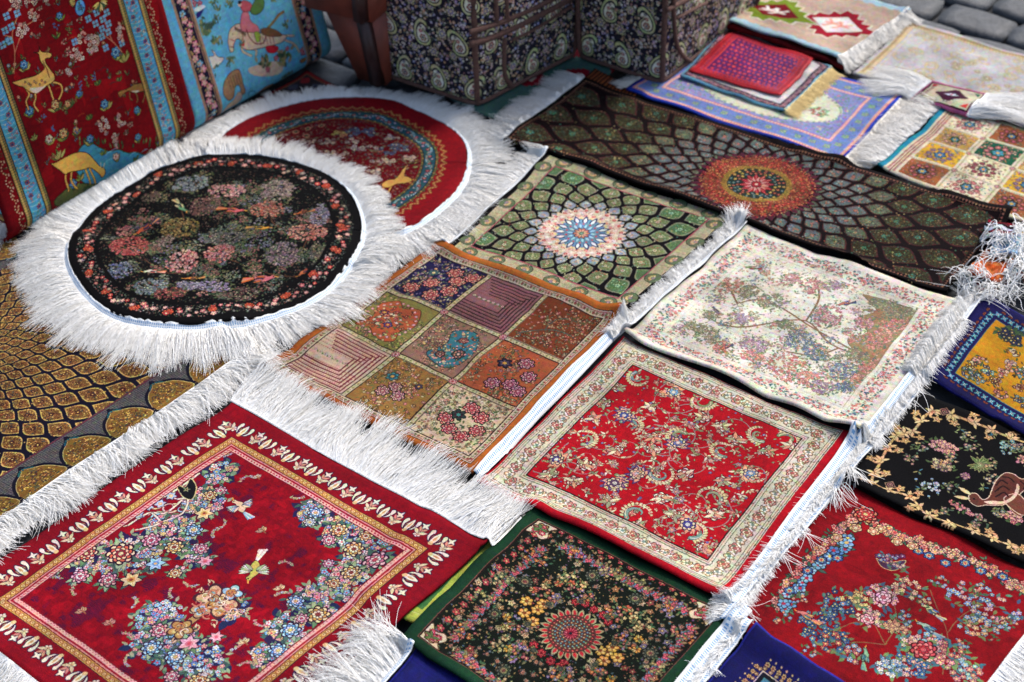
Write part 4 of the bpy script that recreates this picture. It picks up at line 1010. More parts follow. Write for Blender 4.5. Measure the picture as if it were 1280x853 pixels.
    # cream corner pieces with a rose
    for (ux, uy) in ((0, 0), (1, 0), (1, 1), (0, 1)):
        x0, y0 = (o+3, W-o-3)[ux], (o+3, Hh-o-3)[uy]; sx, sy = (1, -1)[ux], (1, -1)[uy]
        P = lambda a, b_: (x0+sx*a, y0+sy*b_)
        c.poly([P(0, 0), P(30, 0), P(24, 10), P(30, 22), P(22, 30), P(10, 24), P(0, 30)], (206, 184, 150), (90, 60, 40), 1.2)
        rosette(c, *P(12, 12), 11, 6, [(150, 120, 70), (222, 130, 120), (206, 60, 76), (236, 160, 150)], (50, 20, 20)); rosette(c, *P(19, 19), 5, 6, [(206, 60, 76), (236, 160, 150)]); rosette(c, *P(8, 20), 4.5, 6, [(206, 60, 76), (236, 160, 150)])
        for k in range(4): c.leaf(*P(12, 12), 12, 5, random.random()*6.28, (84, 110, 60), (30, 40, 20))
    c.clip = None

def lily(c, x, y, a, s=1.0, col=(226, 212, 184), out=(40, 24, 60)):
    """three-petalled cream flower opening in direction a"""
    ca, sa = math.cos(a), math.sin(a)
    def T(u, v): return (x+(u*ca-v*sa)*s, y+(u*sa+v*ca)*s)
    for v in (-1, 1):
        c.poly([T(-7, 0), T(-5, 4*v), T(1, 6.5*v), T(7, 5.2*v), T(10, 7.5*v), T(7.5, 10.5*v), T(1, 10*v), T(-5, 6.5*v)], col, out, 1.2)
        c.poly([T(-6, 1*v), T(-2, 4.6*v), T(3, 4.6*v), T(2, 2*v)], (206, 150, 90), out, .6)
    c.poly([T(-7, -2.6), T(3, -3.4), T(10, 0), T(3, 3.4), T(-7, 2.6)], col, out, 1.2)
    c.leaf(*T(-4, 0), 9*s, 2.6*s, a, (196, 150, 96))
    c.disc(*T(-7, 0), 2.6*s, (214, 180, 120))
def star4(c, x, y, s, col=(226, 212, 184), out=(40, 24, 60), a=.0):
    for k in range(4): c.leaf(x-math.cos(a+k*1.57)*s*.2, y-math.sin(a+k*1.57)*s*.2, s, s*.5, a+k*1.5708, out); 
    for k in range(4): c.leaf(x-math.cos(a+k*1.57)*s*.2, y-math.sin(a+k*1.57)*s*.2, s*.85, s*.32, a+k*1.5708, col)

def d_bouquet(c, r):
    X, Y = c.XY(); W, Hh = c.w, c.h
    o = 58                                                     # crimson margin
    # lilies pointing outward, star sprays between them
    def mot(x, y, a, i): lily(c, x, y, a-math.pi/2, 1.38)
    def mot2(x, y, a, i):
        ox, oy = math.sin(a), -math.cos(a)
        star4(c, x+ox*14, y+oy*14, 12, a=a+.3); c.flower(x-ox*4, y-oy*4, 6, 5, (226, 200, 170), (196, 120, 90), (40, 24, 60)); c.stroke([(x-ox*6, y-oy*6), (x+ox*8, y+oy*8)], 1.3, (206, 176, 120))
        for k in (-1, 1): c.leaf(x-ox*3, y-oy*3, 15, 6, a-math.pi/2+.95*k, (214, 190, 150), (40, 24, 60)); c.leaf(x+ox*2, y+oy*2, 13, 5, a-math.pi/2+.6*k, (206, 130, 110), (40, 24, 60))
    st = 50; along(c, o-19, st, mot)
    def shifted(x, y, a, i): mot2(x+math.cos(a)*st/2, y+math.sin(a)*st/2, a, i)
    along(c, o-15, st, shifted)
    # gold chain band and pink guard stripes
    c.rect(o, o, W-o, Hh-o, (150, 40, 44), .6)
    c.frame(o, o, o, o, (60, 20, 40), wd=1.2); c.rect(o+1.2, o+1.2, W-o-1.2, Hh-o-1.2, (196, 144, 70), .7)
    c.frame(o+11, o+11, o+11, o+11, (96, 20, 30), wd=1.4)
    def bead(x, y, a, i): c.disc(x, y, 3.7, (120, 50, 30)); c.disc(x, y, 2.7, (226, 190, 120)); c.disc(x, y, 1.0, (130, 40, 40))
    along(c, o+6.2, 8.2, bead)
    c.rect(o+12.4, o+12.4, W-o-12.4, Hh-o-12.4, (214, 140, 130), .6); c.frame(o+14.5, o+14.5, o+14.5, o+14.5, (150, 20, 40), wd=3); c.rect(o+17.5, o+17.5, W-o-17.5, Hh-o-17.5, (222, 164, 150), .6)
    def dash(x, y, a, i): c.leaf(x-2, y-2, 5, 2.4, a+.5, (180, 60, 70)); c.disc(x, y, .8, (120, 30, 50))
    along(c, o+21, 6, dash); fi = o+25
    c.frame(fi-1.5, fi-1.5, fi-1.5, fi-1.5, (110, 20, 34), wd=1.5)
    c.rect(fi, fi, W-fi, Hh-fi, (136, 6, 24), .5); fm = inset(c, X, Y, fi) > 0; c.clip = fm
    n1 = lownoise(c.W, c.H, 26)+lownoise(c.W, c.H, 70)*.8; st_ = np.abs(np.sin(Y*1.3+n1*2))
    c.mask((n1 > .5) & (st_ > .5), (110, 8, 36)); c.mask((n1 > 1.0) & (st_ > .6), (72, 14, 52)); c.mask((n1 < -.9), (156, 8, 26))
    # navy grounds behind the bouquets
    def blob(pts): 
        P = [c.p(*q) for q in pts]; c.poly(P, (36, 34, 78), None, h=.45)
        return P
    blob_ = blob
    blob = lambda pts: None
    blob([(80, 700), (100, 670), (150, 640), (215, 610), (262, 590), (275, 560), (300, 575), (290, 610), (262, 640), (235, 680), (190, 700), (155, 725), (110, 725)])
    blob([(365, 612), (400, 620), (440, 640), (500, 690), (510, 705), (470, 735), (420, 765), (375, 800), (345, 790), (360, 750), (400, 720), (395, 680), (372, 650)])
    pal = [PINK, (236, 190, 186), (150, 190, 216), (226, 190, 130), (232, 226, 214), (120, 160, 200)]
    def bouquet(cx, cy, RX, RY, n, r0=3.2, a=0, pal=pal):
        x, y = c.p(cx, cy)
        for _ in range(26):
            t = random.random()*6.28; q = math.sqrt(random.random())*1.1; c.leaf(x+RX*q*math.cos(t), y+RY*q*math.sin(t), random.uniform(12, 22), 12, random.random()*6.28, random.choice([(34, 32, 74), (44, 30, 70), (30, 40, 76)]), None, None, .45)
        cluster(c, x, y, RX*1.15, int(n*1.35), pal, r0*1.25, RY*1.15, ((206, 60, 80), (226, 190, 90)), (30, 20, 50), ((90, 120, 80), (120, 150, 110), (60, 90, 80), (150, 160, 120)), 1.3, a)
    for q in ((120, 695, 36, 26, 46), (170, 690, 34, 28, 50), (215, 660, 34, 26, 46), (255, 625, 26, 24, 34), (275, 590, 18, 22, 20), (240, 690, 22, 14, 18)): bouquet(*q)
    for q in ((395, 640, 22, 20, 28), (430, 660, 28, 26, 40), (460, 690, 32, 30, 46), (430, 725, 32, 26, 42), (390, 750, 30, 26, 40), (360, 785, 28, 24, 34), (340, 820, 26, 20, 26)): bouquet(*q)
    for q in ((200, 770, 26, 26, 36), (215, 805, 30, 30, 46), (250, 825, 34, 26, 40), (190, 800, 22, 26, 30), (290, 760, 14, 22, 14)): bouquet(*q, 3.0, 0, [(150, 196, 220), (206, 224, 232), PINK, (110, 150, 200)])
    # large named blooms
    def bloom(px, py, R, cols, n=8):
        x, y = c.p(px, py)
        for k in range(6): c.leaf(x, y, R*1.7, R*.6, random.random()*6.28, random.choice([(96, 130, 90), (150, 170, 130), (70, 100, 90)]), (30, 30, 50))
        (rosette(c, x, y, R, n, cols, (40, 14, 40)) if R > 15 or int(px) % 3 else petals(c, x, y, R*1.1, 6, cols[0], cols[1], cols[3], (40, 14, 40)))
    peach = [(236, 200, 160), (206, 90, 70), (236, 190, 150), (150, 40, 50), (236, 210, 150)]; pink = [(226, 170, 176), (206, 110, 130), (240, 214, 206), (196, 70, 90)]
    blue = [(170, 206, 222), (96, 150, 196), (226, 232, 232), (226, 190, 110)]; gold = [(232, 204, 150), (206, 150, 80), (240, 220, 180), (150, 60, 50)]; wht = [(232, 232, 226), (170, 186, 206), (240, 236, 220), (206, 170, 90)]
    for px, py, R, k in ((108, 690, 15, peach), (152, 690, 19, peach), (78, 703, 12, gold), (101, 718, 12, pink), (137, 722, 13, pink), (190, 673, 13, pink), (165, 722, 12, gold), (218, 682, 12, gold), (222, 712, 10, pink), (195, 702, 11, blue), (242, 661, 12, blue), (255, 640, 11, gold), (250, 685, 10, pink), (275, 612, 9, pink), (262, 618, 10, gold), (218, 715, 9, gold), (255, 700, 9, pink),
                         (470, 700, 17, pink), (424, 660, 12, gold), (443, 683, 13, gold), (440, 712, 13, gold), (395, 640, 11, blue), (412, 672, 10, pink), (388, 652, 8, wht), (396, 765, 15, gold), (362, 785, 13, blue), (347, 811, 12, blue), (370, 748, 11, blue), (418, 725, 9, gold), (412, 700, 8, pink), (458, 668, 9, gold), (376, 770, 9, pink),
                         (200, 786, 12, pink), (237, 803, 12, pink), (190, 808, 13, blue), (220, 820, 13, blue), (270, 795, 8, pink), (215, 845, 10, pink), (250, 850, 12, gold)): bloom(px, py, R*1.12, k)
    # small sprays round the bouquets
    for px, py in ((90, 660), (130, 640), (60, 720), (95, 740), (290, 560), (300, 600), (280, 650), (265, 670), (350, 700), (345, 740), (330, 780), (155, 790), (160, 830), (300, 800), (310, 770), (380, 620), (170, 745), (300, 830), (215, 745), (245, 730)):
        x, y = c.p(px, py); a0 = random.random()*6.28
        P = bez((x, y), (x+10*math.cos(a0), y+10*math.sin(a0)), (x+18*math.cos(a0+.8), y+18*math.sin(a0+.8)), 6); c.stroke(P, .9, (150, 130, 90))
        for q in P[::1]: c.flower(*q, random.uniform(1.8, 3), 5, random.choice([(226, 150, 150), (190, 206, 220), (226, 200, 150)]), (170, 50, 70), (40, 16, 40)); c.leaf(*q, 5, 2, random.random()*6.28, (150, 160, 110))
    # cloud scroll ornament and vase
    x, y = c.p(212, 632)
    for k, (u, v, R, a, h) in enumerate(((0, 0, 13, 0, 1), (-18, 8, 10, 2, -1), (16, -9, 11, 4, 1), (-30, 18, 8, 1, 1))): scroll(c, x+u, y+v, R, a, ((214, 170, 150), (226, 190, 120), (150, 180, 196))[k % 3], (40, 20, 50), h, 3.4, 1.0)
    for pts in (((160, 655), (185, 640), (205, 640), (222, 628), (240, 610)), ((175, 660), (200, 652), (190, 640)), ((205, 650), (228, 640), (235, 622), (222, 622)), ((150, 650), (170, 632), (200, 622), (228, 606), (250, 590))):
        q = smooth([c.p(*k) for k in pts]); c.stroke(q, 4.6, (40, 20, 50), .4); c.stroke(q, 3.2, (226, 206, 180), .85)
        for k in q[::3]: c.leaf(*k, 9, 4, random.random()*6.28, random.choice([(226, 190, 160), (206, 120, 110), (150, 190, 206)]), (40, 20, 50))
    for u, v in ((185, 632), (200, 628), (172, 642), (214, 618)): petals(c, *c.p(u, v), 9, 6, (160, 190, 206), (206, 150, 110), (226, 206, 150), (40, 20, 50))
    c.poly([c.p(*q) for q in ((222, 604), (232, 607), (240, 596), (246, 608), (240, 622), (228, 618))], (20, 20, 26), (206, 186, 130), 1.6); petals(c, *c.p(234, 610), 6, 5, (60, 90, 70), (190, 170, 110), (20, 20, 20), (20, 20, 20))
    vg = (186, 136, 80); o_ = (70, 34, 44)
    for px, py in ((250, 738), (262, 728), (302, 744), (300, 762), (286, 772), (266, 778), (244, 784), (212, 786), (222, 798), (240, 762)): x, y = c.p(px, py); scroll(c, x, y, 6, random.random()*6, (206, 170, 130), o_, 1, 2.4, 1.0); c.leaf(x, y, 10, 4, random.random()*6, (226, 190, 150), o_)
    c.stroke([c.p(226, 784), c.p(262, 758)], 13, o_, .5); c.stroke([c.p(226, 784), c.p(262, 758)], 10, vg, .8)
    for px, py, R, n, a_, b_ in ((270, 750, 31, 6, (206, 164, 120), (226, 190, 150)), (290, 738, 15, 4, (150, 190, 206), (214, 206, 190)), (226, 785, 17, 5, vg, (214, 176, 120)), (250, 762, 14, 4, (196, 150, 110), (160, 190, 200))):
        x, y = c.p(px, py); c.flower(x, y, R, n, a_, b_, o_, rot=.4, inner=b_, lob=.36); c.flower(x, y, R*.4, n, vg, (150, 70, 70), o_, rot=.4)
    for k in range(46): x, y = c.p(random.uniform(250, 294), random.uniform(738, 768)); c.leaf(x, y, random.uniform(6, 10), 3.2, random.random()*6, random.choice([(236, 214, 180), (196, 120, 100), (206, 150, 80), (222, 180, 150), (150, 176, 190)]), (120, 70, 60)) if in_poly(np.array([[x]]), np.array([[y]]), np.array([c.p(*q) for q in ((238, 776), (256, 734), (276, 738), (299, 752), (290, 768), (262, 774))]))[0, 0] else None
    for k, (px, py) in enumerate(((256, 744), (266, 740), (262, 756), (274, 752), (286, 756), (272, 766), (290, 762), (258, 768), (224, 782), (232, 788), (246, 752), (288, 738), (280, 746))):
        x, y = c.p(px, py); scroll(c, x, y, 7, random.random()*6, ((240, 220, 190), (206, 120, 96), (190, 130, 60))[k % 3], (140, 70, 60), 1 if k % 2 else -1, 2.0, 1.1)
    # birds and butterflies
    def fly(px, py, s, a, col):
        x, y = c.p(px, py); o_ = (40, 20, 50)
        for k, L in ((-.9, 1), (-.35, .8), (.5, .85), (1.1, .7)): c.leaf(x, y, 13*s*L, 6.5*s, a+k, col[int(abs(k)*10) % len(col)], o_, (120, 60, 60))
        c.stroke([(x-5*s*math.cos(a), y-5*s*math.sin(a)), (x+3*s*math.cos(a), y+3*s*math.sin(a))], 2.2*s, (150, 90, 60))
    fly(105, 762, 1, 3.2, [(150, 196, 216), (206, 150, 110)]); fly(140, 778, 1.1, 3.5, [(226, 190, 170), (196, 130, 110)]); fly(330, 664, 1, 3.3, [(190, 206, 210), (206, 170, 120)]); fly(352, 732, 1, 3.4, [(206, 180, 110), (226, 200, 150)]); fly(306, 802, 1, 3.3, [(206, 170, 100), (226, 196, 140)]); fly(262, 842, 1, 3.3, [(120, 180, 200), (190, 210, 200)]); fly(322, 595, .9, 3.4, [(206, 150, 120), (226, 190, 170)])
    def bd(px, py, L, a, b_, w, t, fl=1):
        x, y = c.p(px, py); bird(c, x, y, L, a, b_, w, t, (40, 26, 40), fl, True)
    bd(300, 632, 34, 3.6, (226, 190, 150), [(206, 216, 214), (150, 190, 206), (226, 200, 170)], [(120, 176, 200), (200, 214, 214)])
    bd(318, 708, 38, .9, (190, 176, 80), [(206, 210, 170), (222, 222, 206), (160, 180, 130)], [(226, 190, 190), (240, 226, 220)], -1)
    c.clip = None

def garland(c, pts, n, wd, pal, r0, leafc=((90, 120, 80), (60, 90, 70)), out=(30, 20, 30), cen=((220, 180, 90), (180, 50, 60))):
    P = smooth([c.p(*q) for q in pts]); 
    for i in range(n):
        q = P[random.randrange(len(P))]; x, y = q[0]+random.gauss(0, wd*.5), q[1]+random.gauss(0, wd*.5)
        for _ in range(2): c.leaf(x, y, r0*2.6, r0*1.1, random.random()*6.28, random.choice(leafc), out)
    for i in range(n):
        q = P[int(i/n*len(P))]; x, y = q[0]+random.gauss(0, wd*.45), q[1]+random.gauss(0, wd*.45)
        R = r0*random.uniform(1.0, 1.7); c.flower(x, y, R, 5, random.choice(pal), random.choice(cen), out, inner=random.choice(pal) if R > 3 else None)

def d_garland(c, r):
    X, Y = c.XY(); n1 = lownoise(c.W, c.H, 30); c.mask(n1 > .9, (146, 9, 20)); c.mask(n1 < -.9, (124, 6, 16))
    pk = [(222, 140, 120), (232, 176, 150), (206, 90, 80)]; bl = [(110, 160, 190), (80, 120, 170), (150, 190, 206)]
    garland(c, [(965, 765), (985, 735), (1015, 705), (1040, 680), (1062, 660), (1078, 650)], 120, 10, pk, 3.8)
    garland(c, [(1078, 650), (1100, 668), (1130, 680), (1165, 692), (1200, 705), (1240, 722), (1275, 742)], 140, 9, pk+[(226, 200, 140)], 3.8)
    garland(c, [(980, 765), (1005, 728), (1040, 700), (1060, 685)], 26, 8, bl, 6, cen=((180, 40, 60), (226, 190, 90)))
    for px, py in ((1160, 703), (1180, 712), (1205, 712), (1225, 722), (1252, 728), (1008, 722), (1025, 708), (985, 745), (1045, 706), (1147, 697)):
        x, y = c.p(px, py); rosette(c, x, y, 8, 6, [(60, 90, 150), (120, 170, 196), (226, 200, 120), (180, 50, 60)], (20, 20, 50))
    x, y = c.p(1080, 650); rosette(c, x, y, 18, 8, [(206, 130, 90), (190, 50, 50), (226, 130, 110), (206, 60, 60), (232, 190, 130)], (60, 16, 20))
    for px, py in ((1068, 668), (1100, 668), (1120, 685), (1045, 680), (1140, 690), (1090, 672)):
        x, y = c.p(px, py); rosette(c, x, y, 9, 5, [(226, 190, 130), (214, 150, 110), (236, 214, 170)], (60, 30, 30))
    c.poly([c.p(*q) for q in ((1090, 703), (1096, 710), (1110, 713), (1130, 710), (1126, 718), (1114, 723), (1099, 718))], (70, 40, 70), (200, 170, 110), 1.2); 
    for k in range(6): x, y = c.p(1094+k*6.5, 706+abs(k-2.5)*-.6); c.flower(x, y, 5, 5, (120, 50, 90), (190, 180, 200), (20, 14, 30))
    x, y = c.p(1110, 712); cluster(c, x, y, 24, 16, [(110, 130, 170), (150, 90, 120), (190, 150, 150)], 2.6, 11, leafc=((70, 100, 110), (90, 100, 70)), leaves=1.2)
    # tree of flowers
    for pts in (((1105, 815), (1090, 785), (1085, 760)), ((1105, 815), (1120, 785), (1110, 750)), ((1090, 785), (1060, 790), (1040, 800)), ((1105, 815), (1070, 812), (1030, 815)), ((1175, 850), (1180, 800), (1170, 770)), ((1180, 800), (1210, 770), (1250, 765)), ((1210, 770), (1200, 750)), ((1170, 770), (1160, 745))):
        c.stroke(smooth([c.p(*q) for q in pts]), 1.4, (130, 96, 60))
    for q, n, R, pal in (((1100, 755), 20, 20, [(226, 150, 160), (232, 190, 180)]), ((1085, 782), 20, 18, [(222, 150, 150), (226, 190, 160)]), ((1065, 760), 18, 18, [(222, 190, 120), (206, 150, 90)]), ((1130, 745), 18, 20, [(206, 130, 120), (226, 190, 150)]), ((1045, 765), 24, 24, [(50, 84, 130), (40, 60, 100), (110, 150, 180)]), ((1020, 790), 30, 26, [(50, 84, 130), (40, 60, 100), (90, 130, 160)]), ((1040, 810), 24, 20, [(60, 96, 140), (190, 90, 80)]), ((1120, 790), 16, 16, [(222, 170, 120), (206, 140, 110)]), ((1200, 750), 14, 22, [(150, 170, 206), (206, 150, 150)]), ((1240, 770), 26, 30, [(170, 160, 190), (206, 150, 150), (130, 160, 190)]), ((1215, 790), 16, 20, [(206, 150, 120), (150, 170, 190)])):
        x, y = c.p(*q); cluster(c, x, y, R, n, pal, 3.6, leafc=((80, 120, 100), (110, 120, 70), (60, 90, 110)), leaves=1.1)
    x, y = c.p(1102, 757); rosette(c, x, y, 12, 6, [(232, 170, 180), (240, 200, 196), (206, 90, 100)], (60, 16, 30)); x, y = c.p(1082, 784); rosette(c, x, y, 11, 6, [(226, 150, 160), (240, 196, 190), (206, 90, 100)], (60, 16, 30))
    for q, n, R, pal in (((1150, 815), 34, 26, [(226, 160, 150), (232, 196, 180), (150, 190, 206)]), ((1135, 838), 26, 22, [(60, 110, 160), (226, 170, 160)]), ((1180, 825), 24, 22, [(226, 150, 150), (206, 110, 110)]), ((1200, 845), 20, 20, [(150, 190, 190), (206, 130, 120)]), ((1110, 840), 18, 16, [(150, 180, 200), (232, 226, 216)]), ((1065, 825), 12, 14, [(196, 110, 110), (150, 180, 200)])):
        x, y = c.p(*q); cluster(c, x, y, R, n, pal, 3.8, leafc=((110, 140, 80), (60, 110, 120)), leaves=1.1)
    x, y = c.p(1152, 820); rosette(c, x, y, 17, 8, [(196, 70, 76), (226, 120, 110), (180, 40, 50), (214, 90, 90)], (60, 14, 20))
    for px, py, L, a, b_, w in ((1005, 777, 26, 3.4, (206, 110, 100), (206, 160, 90)), (1080, 827, 24, 3.1+1.4, (130, 170, 130), (90, 150, 150)), (1160, 770, 26, 3.6, (206, 196, 140), (90, 120, 170)), (1155, 792, 26, 3.6, (150, 170, 160), (60, 110, 150))):
        x, y = c.p(px, py); bird(c, x, y, L, a, b_, [w, (60, 120, 130), b_], [w, b_], (30, 16, 24))
    for px, py in ((975, 780), (1000, 755), (1150, 760), (1170, 735), (1225, 745), (1255, 785), (1010, 820), (1235, 800), (1130, 780), (1195, 815)):
        x, y = c.p(px, py); cluster(c, x, y, 12, 7, [(222, 150, 120), (130, 160, 190)], 2.4, leaves=1.5)

def d_black(c, r):
    fr = [(1130, 512), (1165, 508), (1200, 520), (1235, 536), (1275, 552), (1320, 566), (1352, 590), (1345, 640), (1320, 690), (1290, 690), (1255, 672), (1220, 660), (1170, 645), (1130, 632), (1110, 612), (1085, 598), (1100, 560)]
    fr = [(1165, 516), (1215, 530), (1262, 548), (1320, 566), (1352, 590), (1345, 640), (1310, 700), (1262, 682), (1215, 668), (1160, 650), (1135, 622), (1092, 605), (1102, 575), (1120, 545), (1140, 540)]
    P = smooth([c.p(*q) for q in fr], True, 8)
    c.stroke(np.vstack([P, P[:1]]), 5.4, (60, 40, 26), .4); c.stroke(np.vstack([P, P[:1]]), 3.8, (196, 156, 100), .9)
    cen = P.mean(0)
    for i in range(0, len(P), 4):
        q = P[i]; d = q-cen; a = math.atan2(d[1], d[0]); h = 1 if (i//5) % 2 else -1
        t = P[(i+1) % len(P)]-q; ta = math.atan2(t[1], t[0])
        x, y = q[0]+math.cos(a)*8*h, q[1]+math.sin(a)*8*h
        (scroll(c, x, y, 10, a+math.pi*(h > 0), (206, 166, 110), (50, 30, 20), h, 5.0, .8), petals(c, x+math.cos(a)*9*h, y+math.sin(a)*9*h, 8, 5, (206, 166, 110), (150, 96, 60), (226, 200, 150), (50, 30, 20)), [c.leaf(q[0], q[1], 14, 5.5, ta+kk*.5+(math.pi if kk % 2 else 0), (214, 180, 126), (50, 30, 20)) for kk in range(4)])
        for k in (-1, 1): c.leaf(q[0], q[1], 15, 6, a+k*.8+math.pi*(h < 0), (214, 176, 120), (60, 40, 26))
        if i % 10 == 0: c.flower(x+math.cos(a)*6, y+math.sin(a)*6, 3.4, 4, (206, 130, 90), (230, 200, 140), (50, 30, 20))
    for px, py in ((1180, 517), (1113, 606)):
        x, y = c.p(px, py)
        for k, col in ((9, (150, 110, 90)), (7, (20, 12, 14)), (5, (170, 110, 100)), (3, (20, 12, 14)), (1.6, (200, 160, 120))): c.poly([(x-k, y), (x, y-k), (x+k, y), (x, y+k)], col, None, sm=False)
    # pineapple crown, berries, small plants
    for q, n, R, ry, pal, fs in (((1178, 560), 34, 22, 13, [(190, 120, 130), (222, 160, 150)], 4.2), ((1177, 583), 30, 17, 12, [(190, 176, 130), (120, 90, 100), (206, 150, 90)], 3.8), ((1165, 610), 16, 16, 12, [(140, 170, 190), (190, 206, 214)], 3.0), ((1205, 597), 8, 8, 8, [(160, 110, 130)], 3.4), ((1257, 560), 20, 12, 18, [(90, 150, 160), (150, 190, 190)], 3.4), ((1210, 640), 16, 22, 6, [(206, 110, 120), (226, 160, 160)], 3.0), ((1265, 648), 18, 14, 12, [(196, 96, 104), (226, 150, 150)], 4.2), ((1195, 632), 10, 14, 7, [(206, 110, 120)], 2.6), ((1275, 575), 8, 8, 10, [(206, 130, 130)], 3.4)):
        x, y = c.p(*q); cluster(c, x, y, R, n, pal, fs*.8, ry, out=(40, 20, 26), leafc=((70, 90, 50), (90, 100, 60)), leaves=.5)
    x, y = c.p(1223, 583)
    for k in range(13): c.leaf(x, y, random.uniform(17, 24), 6, -2.6+k*.42, (96, 110, 62), (190, 176, 120), (40, 50, 30))
    for q in ((1198, 537), (1148, 590), (1150, 612), (1240, 545), (1228, 610)):
        x, y = c.p(*q)
        for k in range(6): c.leaf(x, y, 10, 3, random.random()*6.28, random.choice([(110, 120, 70), (60, 110, 130), (150, 150, 90)]), (30, 40, 30))
    for q in ((1145, 600), (1155, 606), (1165, 600), (1172, 618), (1160, 622), (1180, 606)):
        x, y = c.p(*q); c.disc(x, y, 2.2, (130, 160, 186)); c.leaf(x, y, 6, 2, 1.0, (110, 110, 70))
    for u, v in ((1140, 575), (1150, 560), (1190, 575), (1215, 560), (1240, 600), (1190, 610), (1235, 580), (1180, 640), (1225, 655), (1250, 640), (1270, 560), (1290, 580), (1300, 640), (1205, 545)):
        x, y = c.p(u, v); cluster(c, x, y, 11, 6, [(150, 110, 110), (130, 140, 130), (190, 150, 110)], 2.4, leafc=((90, 104, 60), (70, 90, 70), (120, 116, 76)), leaves=2.2)
    # deer lowering its head
    Q = lambda *q: [c.p(*k) for k in q]; o_ = (226, 190, 160)
    for pts in (((1262, 627), (1272, 634), (1282, 641)), ((1256, 626), (1268, 640), (1276, 645)), ((1296, 606), (1304, 622), (1300, 640)), ((1306, 604), (1314, 618), (1320, 634))): c.stroke(smooth(Q(*pts)), 5.2, o_); c.stroke(smooth(Q(*pts)), 3.4, (120, 66, 48), .8)
    c.poly(Q((1212, 619), (1220, 618), (1228, 625), (1235, 622), (1239, 612), (1245, 601), (1255, 593), (1266, 594), (1276, 600), (1292, 598), (1308, 603), (1310, 613), (1296, 616), (1280, 614), (1270, 622), (1259, 629), (1246, 632), (1233, 632), (1222, 634), (1213, 628)), (96, 48, 38), o_, 1.5)
    c.poly(Q((1284, 600), (1308, 600), (1322, 612), (1318, 630), (1308, 636), (1304, 622), (1290, 616)), (96, 48, 38), o_, 1.4); c.poly(Q((1254, 622), (1272, 618), (1288, 637), (1280, 644), (1262, 634)), (110, 58, 44), o_, 1.3)
    c.poly(Q((1230, 628), (1240, 626), (1254, 626), (1266, 618), (1270, 606), (1273, 612), (1268, 622), (1256, 629), (1240, 631)), (226, 190, 160), None)
    for a_, b_, d_ in (((1244, 608), (1250, 602), (1258, 606)), ((1243, 615), (1252, 609), (1260, 613)), ((1244, 621), (1253, 616), (1259, 620)), ((1252, 598), (1260, 599), (1266, 604)), ((1274, 603), (1280, 608), (1278, 612)), ((1286, 601), (1292, 606), (1290, 611))): c.stroke(smooth(Q(a_, b_, d_)), 2.4, (40, 18, 20))
    for u, v, L, a in ((1214, 620, 26, 3.6), (1213, 625, 26, 3.1)): x, y = c.p(u, v); q = c.p(u-15, v-9 if a > 3.3 else v-2); t = math.atan2(q[1]-y, q[0]-x); c.leaf(x, y, 24, 8, t, (222, 186, 130), (60, 40, 30), (240, 226, 190))
    x, y = c.p(1218, 625); c.disc(x, y, 1.8, (20, 14, 16))

def chainborder(c, o, w, g, a, b):
    def m(x, y, t, i):
        nx, ny = math.sin(t), -math.cos(t)
        for k in range(4): c.leaf(x+nx*2, y+ny*2, 8, 4.6, t+k*1.57+.78, a, (14, 30, 50))
        c.flower(x+nx*2, y+ny*2, 3.2, 4, (150, 200, 200), b, (14, 30, 50))
        x2, y2 = x+math.cos(t)*6+nx*10, y+math.sin(t)*6+ny*10
        for k in range(5): c.leaf(x2, y2, 6, 2.8, t-1.57+(k-2)*.6, b, (40, 16, 20))
    along(c, o, w, m)
def d_mustard(c, r):
    X, Y = c.XY(); c.frame(0, 0, 0, 0, (30, 30, 100), wd=2.5)
    chainborder(c, 31, 13, None, (70, 140, 160), (140, 66, 40))
    fi = 40; c.rect(fi, fi, c.w-fi, c.h-fi, (186, 126, 20), .6); c.frame(fi, fi, fi, fi, (60, 110, 110), wd=1.2)
    for px, py in ((1258, 425), (1232, 448), (1270, 470), (1225, 470)):
        x, y = c.p(px, py)
        for k in range(5): c.leaf(x, y, 8, 3, random.random()*6.28, (60, 60, 30), (30, 20, 16))
    x, y = c.p(1265, 422); cluster(c, x, y, 22, 16, [(36, 44, 70), (50, 60, 60)], 5, 14, cen=((206, 170, 90),), leafc=((60, 80, 50),), leaves=1.4)
    x, y = c.p(1285, 460); bird(c, x, y, 34, 2.4, (214, 196, 170), [(190, 80, 90), (110, 60, 50)], [(120, 70, 50)], (60, 30, 30))
    for px, py, k in ((1255, 468, (176, 80, 90)), (1275, 485, (120, 60, 50)), (1262, 455, (222, 196, 180)), (1290, 440, (120, 90, 60)), (1300, 480, (96, 60, 50)), (1245, 478, (96, 56, 40))):
        x, y = c.p(px, py); cluster(c, x, y, 10, 9, [k, (206, 160, 130)], 3, leafc=((110, 80, 40), (80, 84, 50)))
        scroll(c, x, y, 7, random.random()*6, (110, 50, 44), None, 1, 1.4, 1)
    fill_mustard(c)
def fill_mustard(c):
    X, Y = c.XY()
    for k in range(46):
        x, y = random.uniform(52, c.w-52), random.uniform(52, c.h-52); ok = c.img[int(y*S), int(x*S)]
        if abs(ok[0]-186) > 4: continue
        cluster(c, x, y, 14, 9, random.choice([[(60, 70, 90), (110, 150, 150)], [(176, 80, 80), (214, 150, 130)], [(110, 60, 40), (214, 190, 150)]]), 2.8, 10, leafc=((70, 84, 44), (96, 70, 34), (50, 80, 60)), leaves=1.6)
